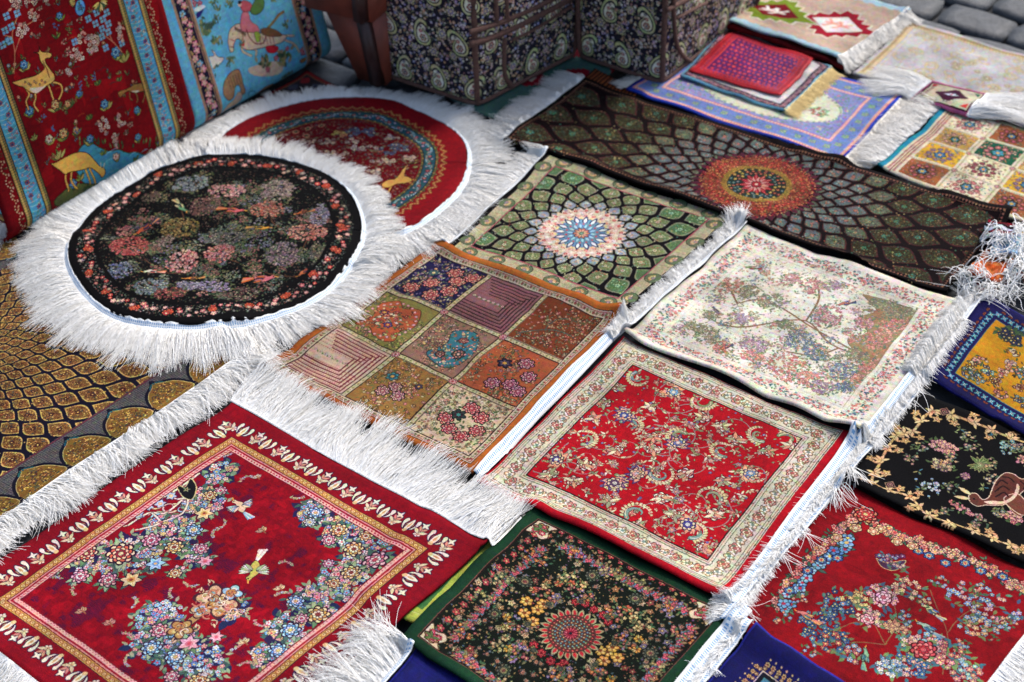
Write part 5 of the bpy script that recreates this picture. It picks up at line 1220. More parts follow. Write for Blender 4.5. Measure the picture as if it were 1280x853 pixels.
def d_navy1(c, r):
    o = 44; c.frame(0, 0, 0, 0, (36, 40, 140), wd=3)
    def m(x, y, t, i):
        nx, ny = math.sin(t), -math.cos(t)
        c.flower(x+nx*6, y+ny*6, 4, 6, (190, 150, 100), (120, 60, 40), (20, 14, 20)); c.flower(x, y, 3.4, 5, (150, 110, 76), (206, 190, 150), (20, 14, 20)); c.disc(x+nx*13, y+ny*13, 1.3, (196, 160, 110))
    along(c, o, 9.5, m)
    c.frame(o+4, o+4, o+4, o+4, (190, 170, 140), wd=1.6); c.rect(o+6, o+6, c.w-o-6, c.h-o-6, (18, 20, 30)); c.frame(o+12, o+12, o+12, o+12, (60, 110, 130), wd=6)
    c.frame(o+20, o+20, o+20, o+20, (176, 140, 90), wd=2)
    c.scatter(300, lambda X, Y: inset(c, X, Y, o+22) > 0, [(190, 150, 100), (60, 120, 140), (150, 60, 60)], 1.5, 3, .5)
d_navy2 = d_navy1

def d_roundblack(c, r):
    X, Y = c.XY(); R = r.R; dx, dy = X-R, Y-R; q = np.hypot(dx, dy)
    ringm = (q < R-16) & (q > R-47)
    c.scatter(2600, lambda X, Y: ringm, [(150, 150, 140), (120, 70, 60), (90, 100, 90), (176, 120, 110)], .9, 1.6, .6, ((84, 96, 70), (110, 110, 96), (60, 80, 70)))
    for i in range(170):
        t = 2*math.pi*i/170+random.uniform(-.02, .02); rr = R-31+random.uniform(-11, 11); x, y = R+rr*math.cos(t), R+rr*math.sin(t)
        k = i % 8
        if k == 0: 
            for _ in range(3): rosette(c, x+random.uniform(-4, 4), y+random.uniform(-4, 4), 7, 6, [(222, 96, 60), (206, 60, 50), (236, 140, 90)], (40, 14, 14))
        else: c.flower(x, y, random.uniform(3.6, 6), 5, random.choice([(206, 110, 110), (226, 160, 150), (190, 60, 60), (150, 130, 120)]), (230, 200, 150), (30, 16, 18))
    c.mask((q < R-48) & (q > R-53), (8, 7, 9), .3); c.mask(q > R-15, (9, 8, 10), .6)
    inner = q < R-54
    c.clip = inner
    c.scatter(4200, lambda X, Y: inner, [(120, 80, 70), (90, 90, 80), (150, 110, 96), (84, 50, 44)], .8, 1.4, .7, ((50, 62, 44), (70, 76, 56), (90, 70, 50), (44, 54, 50)))
    br = (84, 52, 36)
    for pts in (((205, 300), (230, 285), (225, 262)), ((360, 300), (340, 285), (350, 262)), ((310, 320), (330, 345), (370, 350)), ((250, 350), (275, 330), (300, 335)), ((180, 330), (210, 345), (240, 340)), ((300, 260), (270, 255), (262, 240)), ((390, 300), (370, 330), (340, 320))):
        c.stroke(smooth([c.p(*p) for p in pts]), 2.2, br)
    spots = [(240, 238, 26, 14, [(110, 130, 140), (150, 170, 170)]), (285, 247, 26, 12, [(206, 130, 130), (226, 170, 160)]), (348, 245, 24, 20, [(150, 130, 120), (170, 150, 140)]), (162, 312, 24, 22, [(176, 60, 60), (206, 96, 90)]), (225, 290, 26, 18, [(120, 110, 56), (150, 120, 60)]), (258, 265, 22, 18, [(130, 90, 80), (110, 80, 76)]), (335, 270, 22, 18, [(196, 96, 76), (190, 140, 120)]), (228, 330, 22, 18, [(222, 120, 116), (236, 180, 170)]), (275, 322, 20, 16, [(206, 100, 96), (226, 160, 150)]), (385, 300, 26, 16, [(206, 110, 96), (226, 150, 130)]), (285, 305, 26, 10, [(120, 120, 110), (90, 100, 96)]), (255, 362, 34, 12, [(120, 120, 150), (150, 140, 170)]), (190, 365, 22, 14, [(90, 120, 130), (130, 150, 150)]), (150, 345, 16, 14, [(90, 110, 150), (120, 130, 150)]), (355, 325, 22, 18, [(110, 100, 110), (150, 130, 130)]), (400, 275, 14, 22, [(120, 120, 150), (150, 140, 150)]), (205, 305, 14, 8, [(150, 130, 120)]), (300, 370, 24, 10, [(110, 110, 90), (90, 60, 60)]), (400, 325, 14, 18, [(90, 100, 84), (120, 110, 90)]), (215, 375, 20, 10, [(176, 80, 76), (120, 60, 60)]), (155, 290, 12, 10, [(190, 110, 110)]), (320, 380, 26, 8, [(150, 90, 90), (110, 100, 90)]), (190, 250, 14, 10, [(110, 90, 80)])]
    mut = [[(120, 76, 70), (150, 100, 90)], [(96, 110, 100), (130, 140, 120)], [(110, 110, 70), (140, 130, 90)], [(96, 96, 120), (130, 130, 150)], [(150, 84, 76), (176, 120, 110)]]
    for k in range(110):
        t = random.random()*6.28; q_ = (R-66)*math.sqrt(random.random()); cluster(c, R+q_*math.cos(t), R+q_*math.sin(t), random.uniform(12, 26), 16, mut[k % 5], 1.9, random.uniform(8, 16), ((190, 160, 120), (90, 30, 30)), (20, 16, 18), ((70, 90, 56), (96, 100, 64), (60, 80, 70)), 1.4, random.random()*3)
    for px, py, rx, ry, pal in spots:
        x, y = c.p(px, py); cluster(c, x, y, rx*1.35, int(rx*ry/3.2), pal, 2.3, ry*1.7, ((232, 200, 150), (90, 30, 30)), (26, 18, 20), ((60, 76, 50), (90, 90, 60)), .5)
    for px, py, L, a, b_, w, sp in ((180, 288, 26, 2.6, (196, 90, 50), (60, 50, 80), 0), (228, 265, 24, 1.2, (90, 130, 96), (200, 180, 130), 0), (295, 272, 26, .4, (206, 90, 90), (190, 96, 50), 1), (328, 295, 22, .3, (196, 140, 50), (120, 110, 60), 0), (330, 352, 28, .1, (206, 110, 110), (206, 100, 50), 1), (190, 345, 20, 3.3, (206, 190, 170), (196, 90, 80), 0), (378, 272, 18, 3.0, (176, 96, 50), (120, 60, 40), 0), (380, 345, 18, 2.7, (190, 100, 60), (150, 70, 50), 0), (240, 350, 18, 3.1, (176, 110, 50), (110, 70, 40), 0)):
        x, y = c.p(px, py); bird(c, x, y, L*1.3, a, b_, [w, (60, 40, 60), b_], [w, b_, (206, 150, 90)], (20, 14, 16), 1, False)
    c.clip = None
    n = lownoise(c.W, c.H, 14); c.img *= (1+n*.05)[..., None]

def d_roundred(c, r):
    X, Y = c.XY(); R = r.R; dx, dy = X-R, Y-R; q = np.hypot(dx, dy)
    for i in range(64):                                          # gold floret fringe outside the ring
        t = 2*math.pi*i/64
        for k in range(5): a = t+(k-2)*.02; rr = R-50+(5-abs(k-2)*2.4)*1.6; c.flower(R+rr*math.cos(a), R+rr*math.sin(a), 3.4, 5, (170, 106, 56), (206, 160, 90), (60, 16, 14))
        c.flower(R+(R-55)*math.cos(t), R+(R-55)*math.sin(t), 3, 5, (60, 60, 40), (206, 150, 90), (50, 14, 14))
    c.mask((q < R-57) & (q > R-63), (84, 80, 48)); c.mask((q < R-63) & (q > R-84), (34, 72, 82)); c.mask((q < R-84) & (q > R-90), (84, 80, 48)); c.mask((q < R-61.5) & (q > R-63), (20, 20, 24)); c.mask((q < R-84) & (q > R-85.5), (20, 20, 24))
    for i in range(220):
        t = 2*math.pi*i/220; rr = R-73.5+6.5*math.sin(i*.43); x, y = R+rr*math.cos(t), R+rr*math.sin(t)
        c.leaf(x, y, 8, 3.6, t+math.pi/2+math.cos(i*.43)*.7, (150, 180, 180), (20, 50, 60))
        c.leaf(x, y, 6, 3, t-math.pi/2, random.choice([(120, 70, 70), (130, 130, 100), (60, 70, 60)]))
        if i % 5 == 0: c.flower(R+(R-73.5)*math.cos(t), R+(R-73.5)*math.sin(t), 4.4, 5, (150, 40, 50), (206, 180, 150), (20, 30, 40))
        elif i % 5 == 2: c.flower(R+(R-73.5-6*math.sin(i*.43))*math.cos(t), R+(R-73.5-6*math.sin(i*.43))*math.sin(t), 3, 5, (150, 130, 150), (206, 190, 160), (20, 30, 40))
        if i % 3 == 0:
            for rr in (R-60, R-87): c.disc(R+rr*math.cos(t), R+rr*math.sin(t), 1.4, (190, 140, 70))
    inner = q < R-91; c.clip = inner; c.mask(inner, (96, 6, 16), .5); c.scatter(2200, lambda X, Y: inner, [(130, 60, 50), (110, 96, 70), (150, 110, 90), (70, 80, 90)], 1.2, 2.4, .6, ((70, 60, 40), (96, 84, 50), (60, 70, 60)))
    W_ = [(190, 170, 150), (206, 186, 160), (150, 130, 120)]; Bl = [(84, 110, 130), (60, 84, 110)]
    for px, py, R1, R2, n, pal in ((386, 180, 12, 8, 9, W_), (425, 173, 12, 8, 8, [(196, 170, 84), (206, 150, 90)]), (443, 170, 12, 12, 12, Bl), (462, 168, 12, 12, 12, Bl), (490, 173, 12, 8, 9, W_), (455, 187, 22, 6, 16, W_), (492, 188, 22, 14, 24, Bl), (440, 181, 10, 6, 8, W_), (480, 203, 22, 6, 14, W_), (420, 195, 20, 8, 12, W_), (410, 182, 14, 6, 8, W_), (350, 172, 20, 6, 8, W_), (510, 200, 10, 8, 8, W_), (470, 215, 12, 6, 8, W_)):
        x, y = c.p(px, py); cluster(c, x, y, R1*1.2, n, pal, 3.9, R2*1.4, ((90, 20, 30), (214, 190, 120)), (50, 14, 20), ((90, 50, 40), (110, 96, 70)), .5)
    for px, py in ((370, 169), (385, 165), (402, 162), (383, 174)):
        x, y = c.p(px, py); c.disc(x, y, 6, (222, 150, 110)); c.disc(x, y, 4.4, (30, 34, 26)); c.disc(x, y, 2, (90, 110, 60))
    for pts in (((484, 233), (476, 239), (468, 240)), ((490, 234), (486, 241), (478, 246)), ((510, 228), (520, 233), (526, 236)), ((512, 226), (522, 226), (530, 228))):
        c.stroke(smooth([c.p(*p) for p in pts]), 4.6, (60, 30, 16), .4); c.stroke(smooth([c.p(*p) for p in pts]), 3.2, (196, 140, 60), .85)
    gaz = [(478, 231), (486, 226), (494, 225), (500, 219), (504, 213), (507, 214), (506, 221), (512, 223), (516, 227), (508, 230), (497, 231), (488, 235), (480, 235)]
    c.poly([c.p(*p) for p in gaz], (200, 146, 66), (60, 30, 16), 1); c.stroke([c.p(505, 214), c.p(509, 208)], 2, (206, 160, 90)); c.stroke([c.p(505, 214), c.p(511, 211)], 2, (206, 160, 90))
    for k in range(12): x, y = c.p(515+random.uniform(-12, 14), 207+random.uniform(-5, 5)); c.leaf(x, y, 12, 4, -.6+random.uniform(-.4, .4), random.choice([(110, 110, 50), (60, 70, 36), (150, 140, 80)]), (30, 30, 16))
    x, y = c.p(510, 248); cluster(c, x, y, 12, 9, [(176, 150, 90)], 2.5, leafc=((90, 100, 50),), leaves=1.6)
    c.clip = None

def d_lilac(c, r):
    W, Hh = c.w, c.h; X, Y = c.XY()
    c.rect(0, 0, W, Hh, (40, 66, 176)); c.rect(8, 8, W-8, Hh-8, (214, 130, 120)); 
    def bead(x, y, a, i): c.disc(x, y, 1.8, (236, 206, 170))
    along(c, 12, 6, bead); c.frame(15, 15, 15, 15, (120, 150, 210), wd=2)
    c.rect(17, 17, W-17, Hh-17, (104, 126, 184), .6)
    c.scatter(900, lambda X, Y: (inset(c, X, Y, 18) > 0) & (inset(c, X, Y, 50) < 0), [(70, 90, 150), (150, 110, 150), (150, 170, 150), (120, 150, 190)], 1, 2, .5, ((90, 130, 110), (130, 110, 150)))
    def fl(x, y, a, i): rosette(c, x, y, 7, 5, [(206, 200, 130), (230, 224, 170), (110, 150, 90)], (70, 90, 110)); [c.leaf(x, y, 11, 4, a+k*1.57+.6, (130, 170, 120), (70, 90, 130)) for k in range(4)]
    along(c, 34, 32, fl)
    c.frame(50, 50, 50, 50, (214, 140, 140), wd=7); along(c, 53.5, 7, bead); c.frame(58, 58, 58, 58, (130, 120, 180), wd=2); c.rect(60, 60, W-60, Hh-60, (206, 206, 176), .6)
    m = inset(c, X, Y, 60) > 0; ell = ((X-W/2)/(W/2-74))**2+((Y-Hh/2)/(Hh/2-66))**2; c.clip = m
    c.mask(ell > 1, (132, 140, 186)); c.scatter(500, lambda X, Y: m & (ell > .95), [(190, 110, 150), (110, 150, 110), (206, 200, 150), (110, 120, 190)], 1.5, 3, .6, ((96, 140, 100), (150, 110, 160)))
    for i in range(60):
        t = i/60*6.28; x, y = W/2+(W/2-78)*math.cos(t), Hh/2+(Hh/2-70)*math.sin(t); c.leaf(x, y, 8, 4, t+1.2, random.choice([(120, 170, 110), (150, 110, 170)]), (90, 110, 110))
    for u, v in ((0, 0), (-.5, .2), (.5, -.2), (-.25, -.4), (.3, .4), (.75, .1), (-.8, -.1)): x, y = W/2+u*(W/2-80), Hh/2+v*(Hh/2-70); cluster(c, x, y, 16, 14, [(206, 96, 110), (222, 160, 160), (190, 196, 120)], 3, leafc=((120, 160, 100), (96, 140, 90)), leaves=1.2)
    c.clip = None
def d_grey(c, r):
    c.rect(0, 0, c.w, c.h, (110, 170, 196)); c.rect(5, 5, c.w-5, c.h-5, (70, 56, 70), .6)
    def s(x, y, a, i): scroll(c, x, y, 5.2, a+i, (176, 150, 150), None, 1 if i % 2 else -1, 1.8, 1.2); c.flower(x, y, 2.8, 5, (150, 70, 90), (206, 190, 170), None)
    along(c, 13, 9, s); c.rect(22, 22, c.w-22, c.h-22, (206, 200, 196))
def d_smallred(c, r):
    c.rect(0, 0, c.w, c.h, (176, 34, 44), .6); c.frame(3, 3, 3, 3, (206, 70, 70), wd=1.5); c.frame(9, 9, 9, 9, (120, 20, 40), wd=1.5)
    def s(x, y, a, i): c.flower(x, y, 3, 5, (206, 80, 80), (96, 30, 80), (130, 14, 30)); c.leaf(x, y, 7, 2.6, a+.5, (96, 40, 90))
    along(c, 16, 9, s); c.frame(23, 23, 23, 23, (206, 80, 80), wd=1.4); c.rect(25, 25, c.w-25, c.h-25, (96, 30, 84), .6)
    for i in range(13):
        for j in range(10):
            x, y = 32+i*(c.w-64)/12+(j % 2)*3, 32+j*(c.h-64)/9; c.flower(x, y, random.uniform(3, 6), 5, (196, 44, 64), (226, 140, 130), (60, 20, 60), inner=(222, 90, 96)); c.leaf(x+3, y+3, 9, 3, .8, (70, 60, 130)); c.leaf(x+3, y-3, 7, 3, 2.2, (206, 60, 80))
def d_damask(c, r):
    X, Y = c.XY(); W, Hh = c.w, c.h; c.img *= (1+.03*np.sin(X*2.2)+.0*Y)[..., None]
    o = 8; gd = (176, 152, 108); c.frame(o, o, o, o, gd, wd=16); 
    def s(x, y, a, i): c.leaf(x, y, 9, 4, a+1.2, (206, 186, 140)); c.leaf(x, y, 8, 4, a-1.2, (140, 120, 86))
    along(c, 16, 7, s); c.frame(30, 30, 30, 30, (196, 180, 140), wd=2); c.frame(60, 60, 60, 60, (196, 180, 140), wd=2)
    for i in range(46):
        x, y = random.uniform(36, W-30), random.uniform(36, Hh-30); R = random.uniform(10, 20); P = scroll(c, x, y, R, random.random()*6, (196, 178, 136), (112, 100, 86), random.choice((-1, 1)), 4.5, .9)
        for q in P[::4]: c.leaf(*q, 9, 4.5, random.random()*6.28, (204, 186, 146), (112, 98, 80))
    for i in range(34): rosette(c, random.uniform(40, W-30), random.uniform(40, Hh-30), random.uniform(7, 12), 7, [(196, 180, 144), (156, 140, 116), (206, 196, 166)], (140, 126, 104))
def d_coaster(c, r):
    W, Hh = c.w, c.h
    c.rect(0, 0, W, Hh, (176, 84, 126)); c.rect(5, 5, W-5, Hh-5, (48, 12, 30)); c.rect(8.5, 8.5, W-8.5, Hh-8.5, (190, 180, 150))
    cx, cy = W/2+4, Hh/2
    for k in range(7): c.rect(cx-(34-k*4.6), cy-5-k*4, cx+(34-k*4.6), cy+5+k*4, (62, 12, 42))
    for k in range(7):
        for s_ in (-1, 1): c.rect(cx+s_*(3+k*4.6)-1, cy-33+k*4, cx+s_*(3+k*4.6)+1, cy-29+k*4, (62, 12, 42)); c.rect(cx+s_*(3+k*4.6)-1, cy+29-k*4, cx+s_*(3+k*4.6)+1, cy+33-k*4, (62, 12, 42))
    c.poly([(cx-17, cy), (cx-8, cy-4), (cx-4, cy-11), (cx, cy-5), (cx+4, cy-11), (cx+8, cy-4), (cx+17, cy), (cx+8, cy+4), (cx+4, cy+11), (cx, cy+5), (cx-4, cy+11), (cx-8, cy+4)], (200, 206, 226), None, sm=False)
    c.poly([(cx-7, cy), (cx, cy-4), (cx+7, cy), (cx, cy+4)], (196, 50, 60), None, sm=False)
    for (x, y, k, sx, sy) in ((12, 12, (206, 60, 50), 1, 1), (W-12, 12, (50, 110, 80), -1, 1), (12, Hh-12, (50, 120, 80), 1, -1), (W-12, Hh-12, (206, 60, 50), -1, -1)): c.poly([(x, y), (x+14*sx, y), (x, y+12*sy)], k, None, sm=False)
    for k in range(9): c.rect(9, 10+k*(Hh-20)/9, 20, 12.5+k*(Hh-20)/9, (110, 40, 60)); c.rect(13, 13+k*(Hh-20)/9, 16, 16+k*(Hh-20)/9, (60, 14, 40))
def d_kilim(c, r):
    W, Hh = c.w, c.h; X, Y = c.XY(); c.rect(0, 0, W, Hh, (178, 152, 132), .6)
    c.mask(np.abs((Y*1.4) % 2) < .3, (168, 142, 122))
    def zig(y0, up):
        n = 26; P = [(0, y0)]
        for i in range(n): P += [(i*W/n, y0+8*up*(i % 2)), ((i+1)*W/n, y0+8*up*(i % 2))]
        P += [(W, y0), (W, Hh if up > 0 else 0), (0, Hh if up > 0 else 0)]
        return P
    for i in range(30): c.rect(i*W/30, Hh-20-4*(i % 2), (i+1)*W/30, Hh, (150, 180, 190)); c.rect(i*W/30, 0, (i+1)*W/30, 18+4*(i % 2), (150, 180, 190))
    def med(px, py, k1, k2, k3):
        x, y = c.p(px, py); N = 28; P = []
        for i in range(N):
            t = 2*math.pi*i/N; rr = (1.0 if i % 2 == 0 else .78); d = 1/(abs(math.cos(t))/98+abs(math.sin(t))/72); P.append((x+math.cos(t)*d*rr*1.15, y+math.sin(t)*d*rr*1.15))
        c.poly(P, (206, 196, 170), None, sm=False); P = [(x+(a-x)*.92, y+(b-y)*.92) for a, b in P]; c.poly(P, k1, None, sm=False)
        c.poly([(x-60, y), (x, y-42), (x+60, y), (x, y+42)], k2, None, sm=False)
        for s_ in (-1, 1): c.stroke([(x+s_*11-14, y-15), (x+s_*11, y), (x+s_*11-12, y+16)], 6, k3); c.stroke([(x+s_*11+14, y-15), (x+s_*11, y)], 6, k3)
        c.stroke([(x-26, y), (x+26, y)], 6, k3)
    med(1047, 31, (150, 16, 36), (214, 206, 196), (214, 140, 120)); med(967, 15, (110, 130, 30), (110, 10, 20), (214, 206, 196)); med(1130, -20, (110, 130, 30), (110, 10, 20), (214, 206, 196))
# ------------------------------------------------------------------ the ground: worn grey setts
PAVE = bpy.data.materials.new('pavement_stone'); nt, b = nodes(PAVE)
tc = nt.nodes.new('ShaderNodeTexCoord'); nz = nt.nodes.new('ShaderNodeTexNoise'); nz.inputs['Scale'].default_value = 28; nz.inputs['Detail'].default_value = 12; nz.inputs['Roughness'].default_value = .7
oi = nt.nodes.new('ShaderNodeObjectInfo')
nt.links.new(tc.outputs['Object'], nz.inputs['Vector'])
rp = nt.nodes.new('ShaderNodeValToRGB'); rp.color_ramp.elements[0].position = .3; rp.color_ramp.elements[0].color = (.012, .014, .016, 1); rp.color_ramp.elements[1].position = .75; rp.color_ramp.elements[1].color = (.075, .078, .083, 1)
nt.links.new(nz.outputs['Fac'], rp.inputs['Fac'])
mr = nt.nodes.new('ShaderNodeMapRange'); mr.inputs['To Min'].default_value = .6; mr.inputs['To Max'].default_value = 1.35; nt.links.new(oi.outputs['Random'], mr.inputs['Value'])
mx = nt.nodes.new('ShaderNodeVectorMath'); mx.operation = 'SCALE'; nt.links.new(rp.outputs[0], mx.inputs[0]); nt.links.new(mr.outputs[0], mx.inputs['Scale'])
nt.links.new(mx.outputs[0], b.inputs['Base Color']); b.inputs['Roughness'].default_value = .55
bp = nt.nodes.new('ShaderNodeBump'); bp.inputs['Strength'].default_value = .9; bp.inputs['Distance'].default_value = .006
nt.links.new(nz.outputs['Fac'], bp.inputs['Height']); nt.links.new(bp.outputs[0], b.inputs['Normal'])
V = [(-400, -400, -.022), (400, -400, -.022), (400, 400, -.022), (-400, 400, -.022)]
gm = plain_mat('joint_grit', (58, 60, 64), rough=.9, noise=.5, scale=40, bump=.6)
pav = link_mesh('pavement', raw_mesh('pavement', V, [[0, 1, 2, 3]], smooth=False), gm, kind='structure')
def sett(w, d, seed):
    r = np.random.default_rng(seed); n = 6
    x = np.linspace(-1, 1, n+1); X, Y = np.meshgrid(x, x)
    k = 1-.10*np.abs(X)**3*np.abs(Y)**3; px = X*k*w/2*(1+r.normal(0, .02)); py = Y*k*d/2
    px = px+r.normal(0, .0012, X.shape); py = py+r.normal(0, .0012, X.shape)
    z = -.002-.005*np.maximum(np.abs(X), np.abs(Y))**9+r.normal(0, .0006, X.shape)
    TOP = np.dstack([px, py, z]); BOT = np.dstack([px*1.0, py*1.0, np.full_like(z, -.03)])
    return slab('paving_stone', TOP[:, ::1], BOT, n, n, np.dstack([X, Y]))
protos = [sett(.154, .101, 30+k) for k in range(6)]
for me in protos: me.materials.append(PAVE)
dirx = np.array([.80, -.60]); diry = np.array([.60, .80])     # the courses run with the rugs
org = np.array([1.15, 3.18]); cnt = 0
for j in range(-12, 26):
    for i in range(-22, 24):
        o = org+dirx*(i*.16+(j % 2)*.08)+diry*(j*.107)
        # stones that show: beyond the cream rug at top right, and between the blue rug and the suitcase
        a = (o-np.array([.80, 3.30])) @ np.array([.60, .80]); 
        near_r = a > -.16 and o[0] > .62 and o[1] < 4.5 and o[0] < 2.1 and o[1] > 2.75
        near_l = -.52 < o[0] < -.10 and 2.98 < o[1] < 3.35
        if not (near_r or near_l) or cnt >= 290: continue
        s_ = bpy.data.objects.new('paving_stone', protos[cnt % 6]); COL.objects.link(s_)
        s_.location = (o[0]+rng.normal(0, .002), o[1]+rng.normal(0, .002), rng.normal(0, .0012))
        s_.rotation_euler = (rng.normal(0, .012), rng.normal(0, .012), math.atan2(dirx[1], dirx[0])+rng.normal(0, .02)+(math.pi if rng.random() < .5 else 0))
        s_.parent = pav; cnt += 1

# ------------------------------------------------------------------ cloths at the very bottom
def place(name, label, quad, base, design=None, build={}, **kw):
    r = Rug(name, label, quad, base, **kw)
    if design: design(r.c, r)
    return r.build(**build)


UND = place('kilim', 'teal green and dark red flat kilim lying under the two paisley suitcases', [(700, 20), (800, 62), (668, 172), (560, 125)], (62, 96, 88), d_teal_kilim, dict(wave=.0008), thick=.003, cat='kilim', group=None)
UND2 = place('kilim', 'dark kilim with red edge, stepped diamonds, under the blue hunting scene rug', [(385, 92), (480, 140), (330, 230), (225, 178)], (40, 34, 38), d_dark_kilim, dict(wave=.0008), thick=.003, cat='kilim', group=None)
UND3 = place('kilim', 'rust orange and black striped kilim peeping out beneath the long dark runner', [(742, 92), (800, 116), (700, 255), (652, 170)], (120, 58, 30), d_rust_kilim, dict(wave=.0005), thick=.003, cat='kilim', group=None)
I = place('rug', 'navy rug with rows of gold ogee cells at the left edge', [None, (312, 440), (-250, 822), (-520, 600)], (22, 20, 44), d_goldcell, dict(wave=.002))
lime = place('rug', 'rug showing only its lime green edge beside the crimson bouquet rug', [(570, 628), (650, 668), (532, 790), (452, 742)], (160, 176, 66), d_lime, dict(sheen=.3), thick=.005)
N1 = place('rug', 'navy blue rug cut by the bottom edge, gold rosette corner, below the dark green rug', [(520, 819), (720, 950), (600, 1110), (400, 962)], (24, 26, 92), d_navy1, thick=.006)
selvedge(lime.root, *lime.side(1, 0, 1, 0), width=.006, mat=selvedge_mat('white_teal_stitches', (225, 232, 228), (40, 120, 110), 300.0))
Hh = place('rug', 'dark green bordered rug with round red centred medallion and cream corners', [(670, 636), (919, 759), (750, 965), (503, 802)], (22, 58, 36), d_green, dict(wave=.001), zsight=.008)
Bb = place('rug', 'green ogee cell rug with cream and blue sunburst medallion, pink inner line', [(686, 200), (919, 275), (778, 397), (560, 316)], (14, 12, 14), d_medallion, dict(wave=.001))
Cc = place('rug', 'orange edged patchwork rug of nine floral and striped panels', [(544, 306), (777, 394), (592, 589), (332, 460)], (176, 96, 36), d_patch, dict(wave=.003), bow=(0, -.004, 0, 0), zsight=.012)
Dd = place('rug', 'bright red rug with scrolling vines and palmettes inside a cream border', [(779, 422), (1060, 543), (906, 747), (600, 602)], (176, 10, 26), d_redvine, dict(wave=.0015), zsight=.014)
Ff = place('rug', 'cream garden rug with pastel flowering trees and pink floral border', [(934, 284), (1197, 379), (1073, 545), (780, 420)], (212, 204, 184), d_garden, dict(wave=.0022), zsight=.012)
AA = place('rug', 'turquoise edged patchwork rug at the right with pink, gold and green floral panels', [(1180, 138), (1420, 205), (1345, 305), (1098, 214)], (206, 190, 156), d_patch2, dict(wave=.001))
fringe(AA.root, *AA.side(3, .0, 1.02, .004), L=.075, dens=2600, spread=.12, mat=GREYF, lay=.012, arc=.01, curl=.2)
Uu = place('rug', 'lilac blue rug with cream flowered centre and royal blue edge', [(880, 50), (1129, 122), (1052, 206), (784, 116)], (60, 84, 190), d_lilac, dict(wave=.001))
fringe(Uu.root, *Uu.side(1, .1, 1, .001), L=.045, dens=1800, spread=.14, mat=CREAM, lay=.006, curl=.15)
fringe(Uu.root, *Uu.side(3, .0, .3, .001), L=.035, dens=2600, spread=.1, mat=CREAM, lay=.006)
Aa = place('rug', 'long dark runner with black ogee cells and round gold and crimson medallion', [(733, 106), (1262, 270), (1179, 366), (633, 178)], (16, 10, 12), d_runner, dict(wave=.002), zsight=.008)
fringe(Aa.root, *Aa.side(3, -.02, 1.02, .001), L=.068, dens=4200, spread=.12, lay=.012, arc=.006)
Ww = place('rug', 'grey patterned rug with pale blue edge and gold fringe under the small red one', [(925, 22), (1038, 86), (980, 141), (849, 97)], (120, 106, 116), d_grey, dict(wave=.0008), zsight=.01, thick=.005)
fringe(Ww.root, *Ww.side(1, 0, 1, .001), L=.030, dens=3000, spread=.06, mat=GOLDF, lay=.004)
Vv = place('rug', 'small crimson and violet rug in a clear sleeve on the grey one', [(916, 40), (1016, 79), (976, 124), (862, 93)], (176, 26, 44), d_smallred, dict(wave=.0003, rough=.3, bump=.1, sheen=0), zsight=.012, thick=.0025)
Yy = place('rug', 'cream and silver damask rug at the top right, nearest the paving stones', [(1136, 31), (1420, 112), (1350, 190), (1069, 97)], (176, 170, 168), d_damask, dict(wave=.001))
Ss = place('rug', 'red rug at the lower right with blossom garland, birds and bouquet', [(1055, 612), (1325, 740), (1180, 925), (912, 785)], (136, 8, 18), d_garland, dict(wave=.001))
Qq = place('rug', 'black rug with gold scroll frame, pineapple flowers and brown striped deer', [(1150, 495), None, (1345, 735), (1053, 608)], (8, 7, 9), d_black, dict(wave=.001), zsight=.006)
Pp = place('rug', 'mustard gold rug with navy edge and turquoise lily border at the right', [(1233, 373), None, (1410, 625), (1158, 469)], (22, 20, 72), d_mustard, dict(wave=.001), zsight=.006)
# white overcast selvedges and knotted fringes along the lanes between the rugs
selvedge(Cc.root, *Cc.side(1, .0, 1.0, .0), width=.017, z=.004)
selvedge(Bb.root, *Bb.side(3, .0, 1, 0), width=.012, mat=SELVW); fringe(Bb.root, *Bb.side(3, 0, 1, .010), L=.05, dens=3000)
selvedge(Ff.root, *Ff.side(3, -.02, 1.0, .0), width=.016, z=.007, mat=SELVW); fringe(Ff.root, *Ff.side(3, -.02, 1.02, .013), L=.020, dens=5200, spread=.25, lay=.010, arc=.008, curl=.4)
fringe(Ff.root, *Ff.side(3, .90, 1.0, .010), L=.06, dens=2600, spread=.3, lean=-.9, lay=.012)
selvedge(Ff.root, *Ff.side(1, .0, 1.0, .0), width=.014, z=.004)
selvedge(Dd.root, *Dd.side(1, .0, 1.0, .0), width=.020, z=.005)
selvedge(Ss.root, *Ss.side(3, .0, 1.0, .0), width=.020, z=.004)
selvedge(Hh.root, *Hh.side(1, .0, 1.0, .0), width=.022, z=.004)
selvedge(Qq.root, *Qq.side(3, .0, 1.0, .0), width=.016, z=.004)
selvedge(Pp.root, *Pp.side(3, .0, 1.0, .0), width=.016, z=.005, mat=SELVW)
fringe(Pp.root, *Pp.side(3, -.04, 1.03, .012), L=.026, dens=5600, spread=.10, lay=.012, arc=.006)
fringe(Pp.root, *Pp.side(3, .86, 1.05, .004), L=.055, dens=2600, spread=.5, lean=-1.6, lay=.012, curl=.5, mat=WHITE)
fringe(Ff.root, *Ff.side(1, .05, .98, .012), L=.030, dens=4200, spread=.16, lean=-.8, lay=.008, arc=.005, curl=.2)
fringe(Qq.root, *Qq.side(3, .0, 1.0, .012), L=.018, dens=2600, spread=.3, lean=.8, lay=.006, curl=.3)
fringe(Ss.root, *Ss.side(3, .0, 1.0, .014), L=.024, dens=3000, spread=.3, lean=1.0, lay=.007, arc=.005, curl=.3)
fringe(Dd.root, *Dd.side(1, .0, 1.0, .017), L=.022, dens=3400, spread=.25, lean=-1.0, lay=.007, arc=.005, curl=.3)
